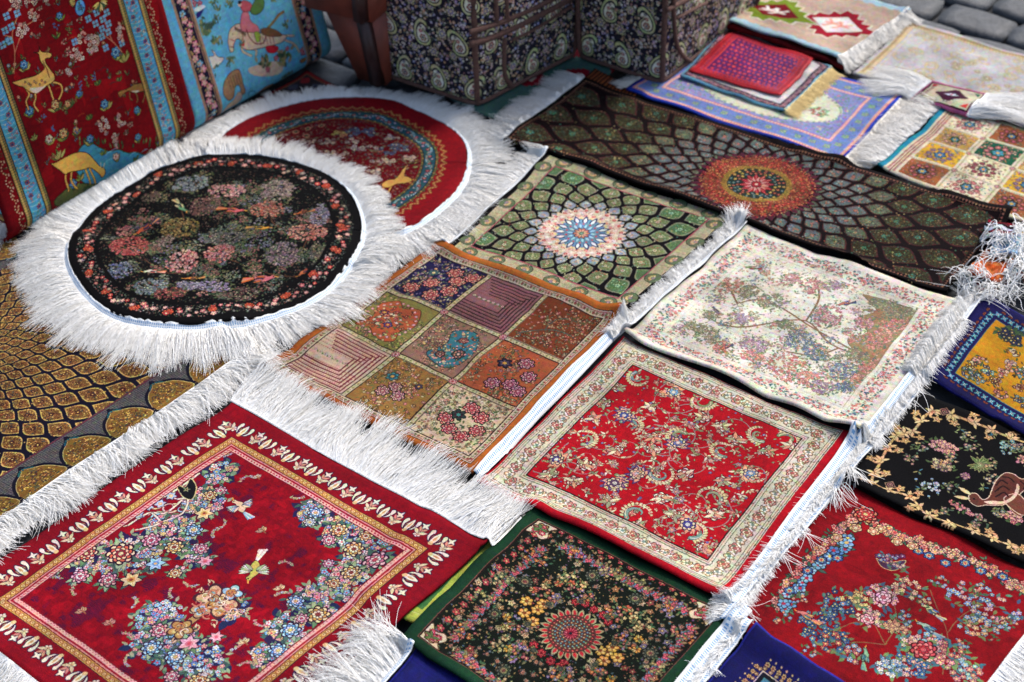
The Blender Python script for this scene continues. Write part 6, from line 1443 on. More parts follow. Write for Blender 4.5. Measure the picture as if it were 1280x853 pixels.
for q, f, ln in ((Ss, .04, 2.7), (Ss, .93, 2.5), (Qq, .12, 2.6), (Qq, .95, 2.6), (Ss, .42, 2.8), (Ss, .62, 2.7)):
    fringe(q.root, *q.side(3, f, f+.05, .010), bed=0, L=.045, dens=3400 if f in (.93, .12) else 500, spread=.35, lean=ln, lay=.012, curl=.4, clump=.02)
fringe(Ss.root, *Ss.side(1, 0, 1, .0), L=.05, dens=3600)
N2 = place('rug', 'navy rug cut by the bottom edge, gold rosettes, below the red garland rug', [(942, 783), (1120, 906), (1040, 1000), (862, 880)], (20, 20, 78), d_navy2, zsight=.01)
selvedge(N2.root, *N2.side(3, .0, 1.0, .0), width=.020, z=.004)
fringe(N2.root, *N2.side(3, .0, 1.0, .014), L=.022, dens=3400, spread=.3, lean=1.1, lay=.007, arc=.005, curl=.3)
fringe(N2.root, *N2.side(3, -.06, .06, .012), L=.05, dens=3200, spread=.5, lean=2.6, lay=.012, curl=.4)
def ring_fringe(R, Lf, off=.006, dens=4600, lean=0.0, **kw):
    th = np.linspace(0, 2*np.pi, 361); p, n = R.rim(th, off)
    return fringe(R.root, p, n, L=np.array([Lf(t) for t in np.linspace(0, 2*np.pi, 73)]), dens=dens, lean=lean, **kw)
def ring_selvedge(R, width=.009):
    th = np.linspace(0, 2*np.pi, 241); p, n = R.rim(th, -.001); return selvedge(R.root, p, n, width=width, z=.003)

def plateau(fn, R, rise):
    """raise the height field where a thick fringe now lies"""
    pass
Kk = Round('rug', 'round red rug with turquoise ring and leaping golden gazelle, partly covered', (-.3271, 2.6119), .2519, (128, 10, 20))
d_roundred(Kk.c, Kk); Kk.make(); ring_selvedge(Kk)
ring_fringe(Kk, lambda t: .078-.030*max(0, math.sin(t))**1.5, spread=.11, lay=.008, arc=.005, lean=-.12, mask=lambda C: ((np.hypot(C[..., 0]+.5256, C[..., 1]-2.3871) > .262).all(1)))
E_ = place('rug', 'large crimson rug with flower bouquets, birds and cream lily border', [(290, 503), (606, 681), (240, 993), (-80, 755)], (132, 8, 24), d_bouquet, dict(wave=.0015), zsight=.012, thick=.007)
Jj = Round('rug', 'round black garden rug with thick white fringe, birds and tiny flowers', (-.5256, 2.3871), .2613, (10, 9, 11))
Jj.thick = .007
# the cloths under J's fringe carry it a little higher where it crosses the red rug's fringe
yy, xx = np.mgrid[0:GH, 0:GW]; dK = np.hypot(GX0+xx*CELL-Kk.cen[0], GY0+yy*CELL-Kk.cen[1])
HF += np.where((dK > Kk.rad) & (dK < Kk.rad+.07), .008, 0).astype(np.float32)
d_roundblack(Jj.c, Jj); Jj.make(); ring_selvedge(Jj)
# foot of the draped rugs: a fringe that reaches them climbs onto the wool
DB0, DB1, DB2 = ground(17, 309), ground(245, 172), ground(411, 76)
de = (DB1-DB0)/np.linalg.norm(DB1-DB0); dm = np.array([de[1], -de[0]])
GXY = np.dstack([GX0+xx*CELL, GY0+yy*CELL])-DB0; along_ = GXY @ de; beh = -(GXY @ dm)
HF = np.maximum(HF, np.where((along_ > -.02) & (along_ < .78) & (beh > -.0), np.clip(.014+beh*1.5, 0, .075), 0).astype(np.float32)); HF = np.maximum(HF, blur(HF, 1))
ring_fringe(Jj, lambda t: .086-.032*max(0, math.cos(t-.7)), spread=.10, lay=.009, arc=.006, lean=.12, dens=5200)
HF[...] = np.where(((beh > 0) & (along_ > -.02) & (along_ < .78)), 0, HF)
fringe(E_.root, *E_.side(0, -.01, 1.02, .000), L=.098, dens=6500, spread=.15, lay=.014, arc=.008, lean=.05)
fringe(E_.root, *E_.side(2, .0, 1.0, .000), L=.06, dens=3000, spread=.1)
fringe(I.root, *I.side(1, -.02, 1.0, .002), L=.066, dens=3000, spread=.26, lay=.010, arc=.014, curl=.30, lvar=.2, clump=.012)
fringe(N1.root, *N1.side(3, -.02, 1.0, .010), L=.082, dens=3600, spread=.20, lay=.012, arc=.016, curl=.25)
selvedge(N1.root, *N1.side(3, .0, 1.0, .0), width=.014, z=.006)

# ------------------------------------------------------------------ kilim stack, small mat with two long fringes
Xb = place('rug', 'folded dark red rug lying under the beige kilim at the top', [(1005, -20), (1130, 24), (1052, 90), (905, 45)], (96, 16, 20), None, dict(wave=.0004), thick=.012, cat='rug')
Xx = place('kilim', 'beige flat kilim with jagged red and green medallions and white braided fringe', [None, (1134, 12), (1046, 75), (830, 12)], (178, 152, 132), d_kilim, dict(wave=.0012, sheen=.0, bump=.25), thick=.005, zsight=.02, cat='kilim')
fringe(Xx.root, *Xx.side(1, 0, 1, .0), L=.036, dens=1500, spread=.10, clump=.008, cstr=.9, r=.0009, mat=wool_mat('braided_fringe_cotton', (240, 236, 228), .05), lay=.006, arc=.004)
Zz = place('small mat', 'tiny pink edged mat with plum medallion and long white fringe at both ends', [(1164, 98), (1235, 113), (1210, 142), (1138, 117)], (176, 84, 126), d_coaster, dict(wave=.0004, sheen=.1), thick=.004, zsight=.02, cat='mat', group=None, sc=3.0)
fringe(Zz.root, *Zz.side(3, .0, 1.0, -.001), L=.098, dens=6500, spread=.10, lay=.010, arc=.006, cstr=.3, lean=.28)
fringe(Zz.root, *Zz.side(1, .0, 1.0, -.001), L=.125, dens=6500, spread=.08, lay=.010, arc=.006, cstr=.3, lean=.32)

# ------------------------------------------------------------------ bundle of striped little mats with curly fringes, on the end of the runner
def stripes(cols):
    def d(c, r):
        x = 0; k = 0
        while x < c.w: wd = (9, 4, 12, 5, 8)[k % 5]; c.rect(x, 0, x+wd, c.h, cols[k % len(cols)], .6); x += wd; k += 1
        for i in range(int(c.h/3)): c.rect(0, i*3, c.w, i*3+.6, (60, 50, 50)) if i % 7 == 0 else None
    return d
BC = [[(222, 96, 40), (222, 96, 40), (226, 120, 60)], [(206, 214, 222), (20, 16, 18), (130, 14, 34), (20, 16, 18)], [(140, 180, 214), (160, 196, 222)], [(226, 180, 80), (214, 160, 60), (130, 20, 30)], [(70, 130, 116), (214, 206, 196), (140, 20, 40)], [(120, 60, 50), (226, 222, 214), (60, 110, 130)]]
lab = ['orange striped little mat in the bundle on the runner', 'black, white and dark red little mat, top left of the bundle', 'pale blue little mat in the middle of the bundle', 'yellow and red little mat, at the right of the bundle', 'teal, white and red little mat, lowest of the bundle', 'brown striped little mat inside the bundle of mats']
pos = [(1238, 345, .5, 0), (1246, 305, .62, 1), (1256, 322, .75, 2), (1280, 315, .55, 3), (1236, 357, -.35, 4), (1290, 350, .4, 5)]
CURL = WHITE
for (px, py, rot, k) in [pos[4], pos[5], pos[0], pos[3], pos[2], pos[1]]:
    g = ground(px, py); hw, hh_ = .042, .028
    ca, sa = math.cos(rot+.5), math.sin(rot+.5)
    q = [(g[0]+ca*u-sa*v, g[1]+sa*u+ca*v) for u, v in ((-hw, hh_), (hw, hh_), (hw, -hh_), (-hw, -hh_))]
    m_ = Rug('mat', lab[k], [(0, 400)]*4, (200, 200, 200), cat='mat', thick=.006, group='striped little mats in the bundle')
    m_.P = np.array(q); m_.w, m_.h = hw*2000, hh_*2000; m_.c = Weave(m_.w, m_.h, (200, 200, 200), S, None); m_.Mi = hom([(0, 0), (m_.w, 0), (m_.w, m_.h), (0, m_.h)], m_.P); stripes(BC[k])(m_.c, m_)
    m_.build(wave=.004, sheen=0)
    fringe(m_.root, *m_.side(3, 0, 1, -.002), L=.038, dens=380, spread=.5, curl=.45, lay=.02, arc=.018, r=.0011, clump=.006, cstr=.2, lean=.5, K=10, wob=7, bed=0)
    fringe(m_.root, *m_.side(2, 0, 1, -.002), L=.040, dens=380, spread=.5, curl=.45, lay=.02, arc=.018, r=.0011, clump=.006, cstr=.2, lean=-.2, K=10, wob=7, bed=0)

# ------------------------------------------------------------------ rugs hung over a rack, their lower ends curling under
def draped(name, label, a, b_, lam, rb, base, design, Ls=.78, thick=.006, back=.14, fold=True, sag=.0):
    e = (b_-a)/np.linalg.norm(b_-a); m = np.array([e[1], -e[0]]); w = np.linalg.norm(b_-a); lam = math.radians(lam)
    n0, z0 = -rb+rb*math.cos(lam), rb+rb*math.sin(lam); arcL = rb*(lam+math.pi/2)
    o = np.array([*(a+m*n0), z0]); up = np.array([*(-m*math.sin(lam)), math.cos(lam)]); e3 = np.array([*e, 0.0]); nn = np.cross(e3, up)
    def to(px, py):
        p = on_plane(px, py, o, nn); return (np.dot(p-o, e3)*1000, (Ls-np.dot(p-o, up))*1000)
    tot = Ls+arcL+back; c = Weave(w*1000, tot*1000, base, S, to); c.front = Ls*1000; design(c, None)
    def prof(s):                                             # s from the top
        if s < Ls: q = Ls-s; return n0-math.sin(lam)*q+sag*math.sin(q*7), z0+math.cos(lam)*q
        s -= Ls
        if s < arcL: t = lam-s/rb; return -rb+rb*math.cos(t), rb+rb*math.sin(t)
        s -= arcL; return -rb-s, .0
    ny = 150; nx = 44; sv = np.linspace(0, tot, ny+1); pr = np.array([prof(s) for s in sv])
    tg = np.gradient(pr, axis=0); tg /= np.linalg.norm(tg, axis=1, keepdims=True); nr = np.stack([-tg[:, 1], tg[:, 0]], -1)   # outward
    u = np.linspace(0, 1, nx+1); rip = .003*np.sin(u*9+1)+.002*np.sin(u*21)
    def lay(off):
        N = pr[:, 0][:, None]+nr[:, 0][:, None]*off+rip[None]*np.clip((Ls-sv)/Ls, 0, 1)[:, None]; Z = pr[:, 1][:, None]+nr[:, 1][:, None]*off+.0*u[None]
        XY = a+e*(u*w)[None, :, None]+m*N[..., None]; return np.dstack([XY, Z+.006])
    sg = 1.0 if nr[ny//4][0] > 0 else -1.0
    TOP, BOT = lay(sg*thick), lay(0.0)
    U, V = np.meshgrid(u, 1-sv/tot)
    root = thing(name, label, 'rug', (*(a+e*w/2), 0.0), 'rugs hung over the rack at the top left')
    me = slab('pile', TOP, BOT, nx, ny, np.dstack([U, V]))
    link_mesh('pile', me, weave_mat(name+'_wool', c.finish(name=name+'_design'), bump=.4), root)
    return root, c, (o, up, e3)

def d_deer(c, r):
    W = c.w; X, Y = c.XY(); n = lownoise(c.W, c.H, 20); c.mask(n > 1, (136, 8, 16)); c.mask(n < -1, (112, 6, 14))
    def border(x0, sgn):
        a, b_, d, e = x0, x0+sgn*12, x0+sgn*44, x0+sgn*56
        def R(p, q, col): c.rect(min(p, q), 0, max(p, q), c.h, col, .6)
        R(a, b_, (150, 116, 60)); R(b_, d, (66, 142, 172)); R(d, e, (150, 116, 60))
        for q in (a, b_, d, e): R(q-.9, q+.9, (24, 26, 22))
        for i in range(int(c.h/5)):
            for q in ((a+b_)/2, (d+e)/2): c.disc(q-2, i*5, 1.7, (196, 160, 84)); c.disc(q+2.4, i*5+2.5, 1.8, (60, 76, 56))
        for i in range(int(c.h/26)):
            y = i*26; x = (b_+d)/2+6*math.sin(i*1.7)
            c.flower(x, y, 5.2, 6, (176, 40, 44), (60, 30, 80), (26, 50, 70), inner=(60, 90, 130)); 
            for k in range(9): c.flower((b_+d)/2+random.uniform(-13, 13), y+random.uniform(4, 22), random.uniform(1.7, 2.6), 5, random.choice([(190, 170, 150), (150, 110, 130), (176, 60, 60), (90, 110, 90)]), (206, 190, 150), (40, 80, 110))
            for k in range(3): c.stroke(bez((b_+sgn*3, y+k*8), ((b_+d)/2, y+k*8+8), (d-sgn*3, y+k*8+2)), .9, (150, 180, 180))
        for i in range(int(c.h/26)):                           # outer dotted sprigs
            y = i*26+8
            for k in range(7): t = -1.5+k*.5; c.flower(e+sgn*(4+11*math.cos(t)), y+12*math.sin(t), 2.0, 5, (190, 150, 110), (206, 180, 150), (50, 10, 14))
            for k in range(4): c.disc(e+sgn*(3+random.uniform(0, 9)), y+random.uniform(-8, 8), 1.6, random.choice([(60, 70, 40), (176, 140, 100)]))
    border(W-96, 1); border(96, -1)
    c.clip = (X > 97) & (X < W-97)
    P = lambda *q: [c.p(*p) for p in q]
    # pond and banks
    c.poly(P((100, 186), (112, 182), (122, 187), (134, 192), (146, 190), (158, 194), (170, 193), (182, 196), (196, 192), (210, 186), (225, 178), (245, 165), (248, 205), (200, 212), (170, 222), (150, 228), (128, 240), (112, 236), (98, 226), (92, 205)), (56, 130, 156), (40, 60, 40), 2)
    for k in range(46):
        px_ = random.uniform(98, 235); x, y = c.p(px_, 186+abs(px_-150)*-.06+random.uniform(-4, 4)); c.leaf(x, y, random.uniform(10, 17), 4, -1.57+random.uniform(-.7, .7), random.choice([(70, 84, 46), (110, 112, 56), (50, 70, 44)]), (24, 34, 20))
    for k in range(40):
        x, y = c.p(random.uniform(100, 205), random.uniform(188, 228)); c.stroke(bez((x, y), (x+7, y-3), (x+14, y)), .9, random.choice([(120, 180, 196), (36, 104, 136)]))
    c.poly(P((80, 240), (100, 232), (130, 232), (160, 222), (200, 206), (240, 190), (245, 260), (80, 262)), (86, 92, 48), (34, 44, 28), 1.5)
    def tuft(px, py, s, fl=None, cols=((110, 120, 50), (160, 150, 76), (60, 84, 44))):
        x, y = c.p(px, py)
        for k in range(8): c.leaf(x+random.uniform(-3, 3)*s, y, 15*s*random.uniform(.7, 1.1), 4.4*s, -1.57+(k-3.5)*.26, random.choice(cols), (26, 34, 20))
        if fl: rosette(c, x, y-9*s, 6.5*s, 6, fl, (20, 30, 50))
    bl = [(60, 120, 160), (120, 170, 190), (40, 80, 130)]; og = [(206, 140, 70), (226, 180, 110), (176, 90, 50)]; wh = [(200, 180, 150), (226, 206, 176), (150, 60, 60)]
    for px, py, s, f in ((31, 92, 1.3, bl), (14, 96, .9, None), (70, 52, .9, None), (75, 30, 1.1, bl), (145, 78, 1.7, bl), (155, 80, 1.4, None), (70, 142, 1.4, og), (85, 139, 1.1, og), (38, 150, 1.4, bl), (131, 141, 1.4, bl), (99, 126, 1.0, bl), (121, 110, .9, None), (147, 105, .8, None), (171, 147, 1.2, bl), (172, 180, 1.1, bl), (111, 153, 1.0, None), (80, 178, 1.5, og), (62, 184, 1.3, wh), (95, 172, 1.1, og), (113, 184, 1.3, bl), (43, 178, 1.0, None), (145, 205, 1.2, wh), (128, 197, .9, None), (190, 198, 1.1, wh), (92, 240, 1.4, bl), (110, 242, 1.2, None), (100, 228, 1.1, None), (170, 205, 1.0, None), (72, 202, 1.4, None), (200, 185, 1., bl), (155, 222, 1., og), (10, 60, 1, bl)): tuft(px, py, s, f)
    for k in range(150):
        x, y = random.uniform(100, W-100), random.uniform(c.front*.02, c.front*.93); ok = c.img[int(min(y, c.h-1)*S), int(x*S)]
        if ok[0] > 140 or ok[2] > 60: continue
        for q in range(5): c.leaf(x+random.uniform(-4, 4), y+random.uniform(-3, 3), random.uniform(6, 11), 3, -1.57+random.uniform(-.9, .9), random.choice([(96, 104, 50), (70, 84, 46), (140, 120, 66), (150, 90, 60), (84, 100, 110)]), (30, 14, 14))
        if k % 3 == 0: c.flower(x, y-7, 3.6, 5, random.choice([(190, 150, 120), (110, 140, 160), (190, 120, 90)]), (206, 180, 120), (40, 14, 20))
    # blossoming branches
    for pts in (((16, 95), (17, 70), (14, 45), (22, 20)), ((14, 50), (4, 48)), ((17, 70), (28, 40), (40, 30)), ((150, 68), (138, 55), (124, 45)), ((138, 55), (128, 30))): c.stroke(smooth(P(*pts)), 1.8, (176, 110, 76))
    def sq(px, py, s=1.0): x, y = c.p(px, py); [c.rect(x+u*s-2.6*s, y+v*s-2.6*s, x+u*s+2.4*s, y+v*s+2.4*s, (96, 150, 176), .8) for u in (-3, 3) for v in (-3, 3)]; c.disc(x, y, 1.2, (30, 30, 50))
    for px, py in ((13, 37), (5, 42), (7, 24), (20, 20), (11, 55), (2, 60), (118, 19), (126, 27), (133, 33), (117, 33), (125, 39), (108, 27), (133, 43), (92, 56), (125, 49), (130, 63), (131, 19), (150, 57)): sq(px, py, 1.1)
    for q, n, R, ry in (((27, 42), 9, 12, 8), ((40, 23), 5, 8, 8), ((38, 4), 6, 12, 6), ((55, 3), 5, 8, 6), ((113, 56), 16, 16, 12), ((100, 52), 4, 8, 5), ((95, 73), 10, 12, 10), ((85, 93), 5, 6, 6), ((148, 45), 7, 7, 12), ((128, 160), 10, 9, 14), ((150, 155), 6, 8, 12), ((142, 178), 5, 5, 8), ((20, 8), 6, 10, 5), ((15, 5), 4, 10, 8)):
        x, y = c.p(*q); cluster(c, x, y, R, n, [(206, 186, 160), (190, 160, 140), (214, 196, 176)], 3.5, ry*1.4, ((120, 50, 60), (60, 40, 60)), (50, 12, 20), ((190, 130, 110), (110, 90, 80)), .8)
    for q in ((45, 50), (50, 36), (85, 35), (97, 30), (78, 57), (82, 68), (90, 80), (160, 160), (155, 170), (22, 12), (80, 74), (73, 95), (47, 15)):
        x, y = c.p(*q)
        for k in range(5): c.leaf(x+k*2.4-5, y+random.uniform(-2, 2), 7, 3.4, -.9+(k % 2)*1.3, random.choice([(196, 140, 116), (130, 110, 90), (90, 90, 60)]), (50, 12, 18))
    for q in ((98, 110), (52, 150), (115, 98), (68, 36), (95, 165), (66, 165), (100, 118)): x, y = c.p(*q); [c.leaf(x+random.uniform(-4, 4), y+random.uniform(-7, 7), 5, 3, random.random()*6, (60, 84, 120)) for _ in range(6)]
    x, y = c.p(98, 13); c.disc(x, y, 11, (30, 50, 90), None, 15, .4); c.disc(x, y, 9.5, (80, 150, 190), .8, 13.5, .4); cluster(c, x, y, 6, 8, [(40, 90, 140)], 2); 
    x, y = c.p(122, 6)
    for k in range(12): c.leaf(x, y, 20, 5, -.3+k*.3, random.choice([(206, 176, 90), (60, 90, 60), (226, 206, 140)]), (30, 40, 20))
    x, y = c.p(92, 4)
    for k in range(6): c.leaf(x, y, 14, 5, 2.4+k*.3, (206, 176, 90), (30, 40, 20))
    o_ = (40, 20, 14); G_, G2 = (206, 156, 76), (226, 196, 140)
    def an(body, legs, belly=None, spots=None, lw=3.0, col=G_):
        for l in legs: c.stroke(smooth(P(*l), n=3), lw+1.6, o_); c.stroke(smooth(P(*l), n=3), lw, col, .8)
        c.poly(P(*body), col, o_, 1.3)
        if belly: c.poly(P(*belly), (214, 190, 160), None)
        for s_ in spots or (): x, y = c.p(*s_); c.disc(x, y, 2.3, (60, 20, 16)); c.disc(x, y, 1.1, (206, 170, 130))
    an([(14, 107), (18, 105), (28, 102), (42, 98), (50, 93), (54, 88), (49, 80), (47, 72), (45, 70), (40, 69), (47, 68), (47, 61), (50, 68), (58, 69), (63, 71), (61, 76), (55, 77), (56, 83), (61, 90), (66, 97), (66, 104), (58, 110), (50, 116), (40, 120), (32, 116), (27, 112), (22, 111)],
       [((32, 116), (35, 122), (31, 130), (34, 140)), ((42, 118), (43, 126), (41, 134), (46, 142)), ((58, 108), (62, 118), (65, 128)), ((64, 106), (74, 109), (76, 118), (72, 127))], [(36, 114), (50, 112), (56, 110), (46, 119), (40, 119)], [(30+k*3.4+(k % 2), 106+(k % 3)*2.4-k*.35) for k in range(8)])
    c.stroke(P((52, 80), (57, 90), (60, 100)), 2, (110, 64, 30)); x, y = c.p(57, 71); c.disc(x, y, 1, (20, 10, 10))
    an([(62, 208), (66, 207), (72, 204), (85, 197), (98, 193), (108, 195), (116, 203), (123, 211), (128, 213), (130, 219), (127, 224), (122, 220), (112, 213), (106, 214), (98, 216), (86, 218), (80, 221), (73, 216)],
       [((82, 216), (80, 226), (83, 236), (84, 241)), ((88, 216), (87, 228), (92, 236), (95, 238)), ((104, 212), (108, 222), (112, 232)), ((109, 211), (113, 220), (119, 231))], None, None, 3.2, (210, 158, 66))
    c.stroke(P((124, 212), (124, 206)), 1.4, G2); c.stroke(P((127, 213), (129, 207)), 1.4, G2)
    an([(145, 119), (150, 116), (157, 114), (165, 109), (175, 107), (179, 110), (179, 116), (174, 118), (165, 119), (158, 117), (152, 121), (148, 125)], [((160, 117), (160, 125), (163, 128)), ((167, 118), (170, 126), (169, 131)), ((177, 114), (179, 122), (176, 131)), ((179, 113), (183, 120), (182, 127))], [(162, 117), (172, 116), (168, 119)], None, 2.0, (150, 100, 50))
    c.clip = None
    for i in range(30): x, y = c.p(random.uniform(40, 160), random.uniform(10, 180)); P_ = bez((x, y), (x+random.uniform(4, 10), y-3), (x+random.uniform(10, 18), y+2)); c.clip = (X > 97) & (X < W-97) & (c.img[..., 1] < 30); c.stroke(P_, 1, random.choice([(90, 20, 40), (150, 60, 30), (40, 50, 50)])); c.clip = None

def d_hunt(c, r):
    W = c.w; X, Y = c.XY(); n = lownoise(c.W, c.H, 30)+lownoise(c.W, c.H, 90)*.6; c.img += (n*5)[..., None]*np.array([1, 1, .6], np.float32)
    c.mask((n < -1.2), (84, 172, 206))
    def border(x0, sgn):
        def R(p, q, col): c.rect(min(p, q), 0, max(p, q), c.h, col, .6)
        R(x0, x0+sgn*44, (160, 122, 96)); R(x0+sgn*6, x0+sgn*34, (30, 26, 46)); R(x0+sgn*36, x0+sgn*38, (60, 40, 40))
        for i in range(int(c.h/13)):
            y = i*13+4; x = x0+sgn*(20+6*math.sin(i*1.9)); col = [(214, 120, 136), (226, 140, 140), (206, 96, 120)][i % 3]
            if i % 8 == 5: col = (84, 150, 190)
            c.flower(x, y, 8.4, 5, col, (226, 180, 150), (20, 16, 40), inner=(236, 170, 170) if i % 8 != 5 else (150, 200, 220))
            for k in range(5): c.leaf(x0+sgn*random.uniform(8, 32), y+random.uniform(-6, 6), 7, 3.6, random.random()*6, random.choice([(176, 140, 80), (110, 100, 70), (150, 150, 130)]))
    border(30, 1); border(W-28, -1)
    c.frame(0, 22, 0, 22, (206, 170, 150), wd=3) if False else None
    c.clip = (X > 76) & (X < W-74); P = lambda *q: [c.p(*p) for p in q]
    o_ = (50, 36, 40)
    def shrub(px, py, s, cols=((84, 110, 76), (130, 130, 80), (60, 84, 70)), n=14):
        x, y = c.p(px, py)
        for _ in range(n): c.leaf(x+random.gauss(0, 5)*s, y+random.gauss(0, 4)*s, 9*s, 4*s, -1.57+random.uniform(-1.1, 1.1), random.choice(cols), None)
    for px, py, s in ((258, 44, 1.8), (253, 35, 1.3), (270, 57, 1.2), (269, 15, .9), (270, 30, .9), (285, 10, 1), (288, 79, .9), (356, 35, .9), (263, 102, 1.2), (272, 134, .9), (358, 100, 1), (365, 97, .9), (340, 3, .8), (265, 8, .8), (325, 95, .8)): shrub(px, py, s)
    c.poly(P((308, 90), (322, 84), (345, 80), (352, 90), (340, 97), (318, 98)), (206, 176, 150), None)
    for px, py, s in ((330, 84, 1.6), (355, 80, 1.8), (350, 75, 1.4)): shrub(px, py, s, ((96, 110, 60), (60, 80, 56), (150, 130, 90)), 18)
    for px, py, R in ((333, 90, 5), (377, 67, 7), (343, 76, 5), (357, 64, 4), (240, 8, 6), (248, 8, 5)): x, y = c.p(px, py); rosette(c, x, y, R*1.3, 5, [(206, 96, 110), (226, 150, 150), (176, 50, 70)], (60, 30, 50))
    c.poly(P((240, 25), (248, 16), (253, 13), (250, 22), (243, 28)), (40, 34, 110), None); c.poly(P((240, 16), (250, 10), (255, 12), (246, 18)), (222, 226, 226), None)
    c.poly(P((373, 78), (380, 74), (385, 68), (383, 76), (377, 81)), (150, 110, 60), o_, 1)
    # horse and rider
    hc = (206, 178, 150)
    for l in (((300, 62), (302, 68), (312, 73)), ((308, 62), (318, 66), (318, 72)), ((350, 52), (365, 58), (372, 68)), ((345, 50), (355, 48), (365, 48))): c.stroke(smooth(P(*l), n=3), 5, o_); c.stroke(smooth(P(*l), n=3), 3.8, hc, .8)
    c.poly(P((286, 68), (283, 55), (285, 42), (290, 36), (296, 33), (302, 36), (306, 42), (318, 44), (330, 45), (345, 46), (356, 48), (350, 56), (338, 60), (322, 64), (308, 66), (300, 62), (300, 55), (294, 52), (290, 60), (290, 67)), hc, o_, 1.3)
    c.stroke(smooth(P((333, 38), (340, 30), (346, 22), (352, 18)), n=4), 6, (110, 80, 50)); c.stroke(smooth(P((334, 36), (341, 28), (350, 19)), n=4), 3, (150, 116, 70))
    c.poly(P((300, 42), (299, 28), (302, 18), (308, 18), (312, 30), (320, 36), (322, 44), (312, 44)), (206, 110, 120), o_, 1)
    c.poly(P((302, 18), (298, 8), (304, 4), (312, 8), (312, 16)), (190, 80, 90), o_, 1); x, y = c.p(298, 9); c.disc(x, y, 4.5, (214, 176, 150)); c.disc(x+1, y-4, 4, (30, 26, 30))
    c.poly(P((311, 18), (316, 5), (322, -4), (328, 6), (326, 16), (318, 22)), (84, 120, 60), (40, 60, 40), 1.2)
    c.stroke(smooth(P((306, 40), (310, 50), (318, 58), (328, 56), (330, 46)), n=4), 2.2, (110, 20, 34)); c.poly(P((316, 44), (322, 44), (324, 52), (319, 56)), (140, 170, 60), o_, .8); c.poly(P((324, 40), (334, 38), (345, 42), (350, 48), (336, 49), (326, 46)), (120, 80, 50), o_, .8)
    c.poly(P((330, 62), (338, 60), (346, 62), (342, 69), (333, 69)), (190, 30, 44), o_, .8); c.stroke(P((303, 58), (300, 40)), 1.6, (176, 40, 50)); x, y = c.p(302, 59); c.disc(x, y, 3.4, (190, 40, 50))
    for k in range(9): x, y = c.p(292+k*1.6, 36+k*1.0); c.leaf(x, y, 9, 3, 1.9, (110, 80, 60), o_)
    c.stroke(P((285, 52), (292, 55)), 1.6, (150, 30, 40)); c.stroke(P((286, 62), (291, 62)), 1.6, (150, 30, 40)); x, y = c.p(289, 46); c.disc(x, y, 1.3, (20, 16, 20))
    for k in range(5): c.stroke(P((322+k*4.2, 49), (324+k*4.2, 58)), 1.5, (120, 70, 70))
    # hare, tiger, small beasts
    c.poly(P((252, 78), (252, 70), (260, 74), (266, 72), (262, 66), (266, 68), (270, 74), (278, 76), (272, 84), (262, 90), (254, 92), (250, 86)), (206, 200, 184), o_, 1)
    c.poly(P((277, 112), (280, 102), (287, 93), (296, 90), (300, 98), (302, 108), (305, 118), (300, 120), (297, 110), (292, 112), (290, 124), (284, 128), (278, 122)), (150, 114, 80), o_, 1.3)
    for k in range(5): c.stroke(P((282+k*3.4, 100-k*1.2), (287+k*3, 114-k*1.5)), 1.6, (96, 64, 46)); 
    c.poly(P((290, 128), (296, 118), (302, 122), (300, 132), (290, 138), (282, 146), (284, 134)), (190, 160, 140), (120, 90, 80), 1)
    c.poly(P((326, 122), (332, 112), (344, 108), (348, 114), (340, 120), (330, 126)), (150, 116, 84), o_, 1)
    for pts in (((310, 118), (318, 116), (322, 122), (316, 126), (312, 122)),): c.stroke(smooth(P(*pts), True), 1.4, (40, 90, 120))
    for px, py in ((268, 90), (284, 83), (300, 60), (245, 40)): shrub(px, py, .8, n=7)
    c.clip = None

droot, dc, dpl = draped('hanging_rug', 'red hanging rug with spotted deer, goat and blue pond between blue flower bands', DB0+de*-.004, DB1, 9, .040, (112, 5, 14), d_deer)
hroot, hc_, hpl = draped('hanging_rug', 'sky blue hunting scene rug with rider, hare and tiger, hung beside the red one', DB1+de*.003+dm*-.006, DB2+de*.006, 13, .034, (92, 168, 198), d_hunt)
fringe(droot, np.array([DB0-de*.004+dm*(-.04-.002*k)+de*.002*k for k in range(3)]+[DB0+de*.03-dm*.05]), np.tile(-de*.8+dm*.6, (4, 1)), L=.05, dens=5000, spread=.3, lay=.02, arc=.02)
# the rack they hang on: two rails on posts, behind and above the picture's edge
rk = thing('drying_rack', 'dark wooden rack rail carrying the two hanging rugs', 'rack', (*(DB0+de*.4-dm*.16), 0.0))
wood = plain_mat('dark_wood', (64, 42, 30), rough=.6, noise=.35, scale=30)
def prism(name, A, B, mat, root, kind=None):
    """closed block from two matching quads (4,3)"""
    V = np.vstack([A, B]); F = [[0, 1, 2, 3], [7, 6, 5, 4], [0, 4, 5, 1], [1, 5, 6, 2], [2, 6, 7, 3], [3, 7, 4, 0]]
    me = raw_mesh(name, V, F, smooth=False); bm = bmesh.new(); bm.from_mesh(me); bmesh.ops.recalc_face_normals(bm, faces=bm.faces)
    bmesh.ops.bevel(bm, geom=bm.edges[:], offset=.003, segments=2, affect='EDGES'); bm.to_mesh(me); bm.free()
    return link_mesh(name, me, mat, root, kind)
import bmesh
def bar(name, p, q, w, mat, root):
    p, q = np.array(p, float), np.array(q, float); d = (q-p)/np.linalg.norm(q-p); u = np.cross(d, [0, 0, 1.0]) if abs(d[2]) < .9 else np.array([*de, 0]); u /= np.linalg.norm(u); v = np.cross(d, u)
    s4 = [u+v, -u+v, -u-v, u-v]; return prism(name, np.array([p+k*w/2 for k in s4]), np.array([q+k*w/2 for k in s4]), mat, root)
for t in (.03, .73): bar('post', [*(DB0+de*t-dm*.20), 0], [*(DB0+de*t-dm*.20), .80], .035, wood, rk)
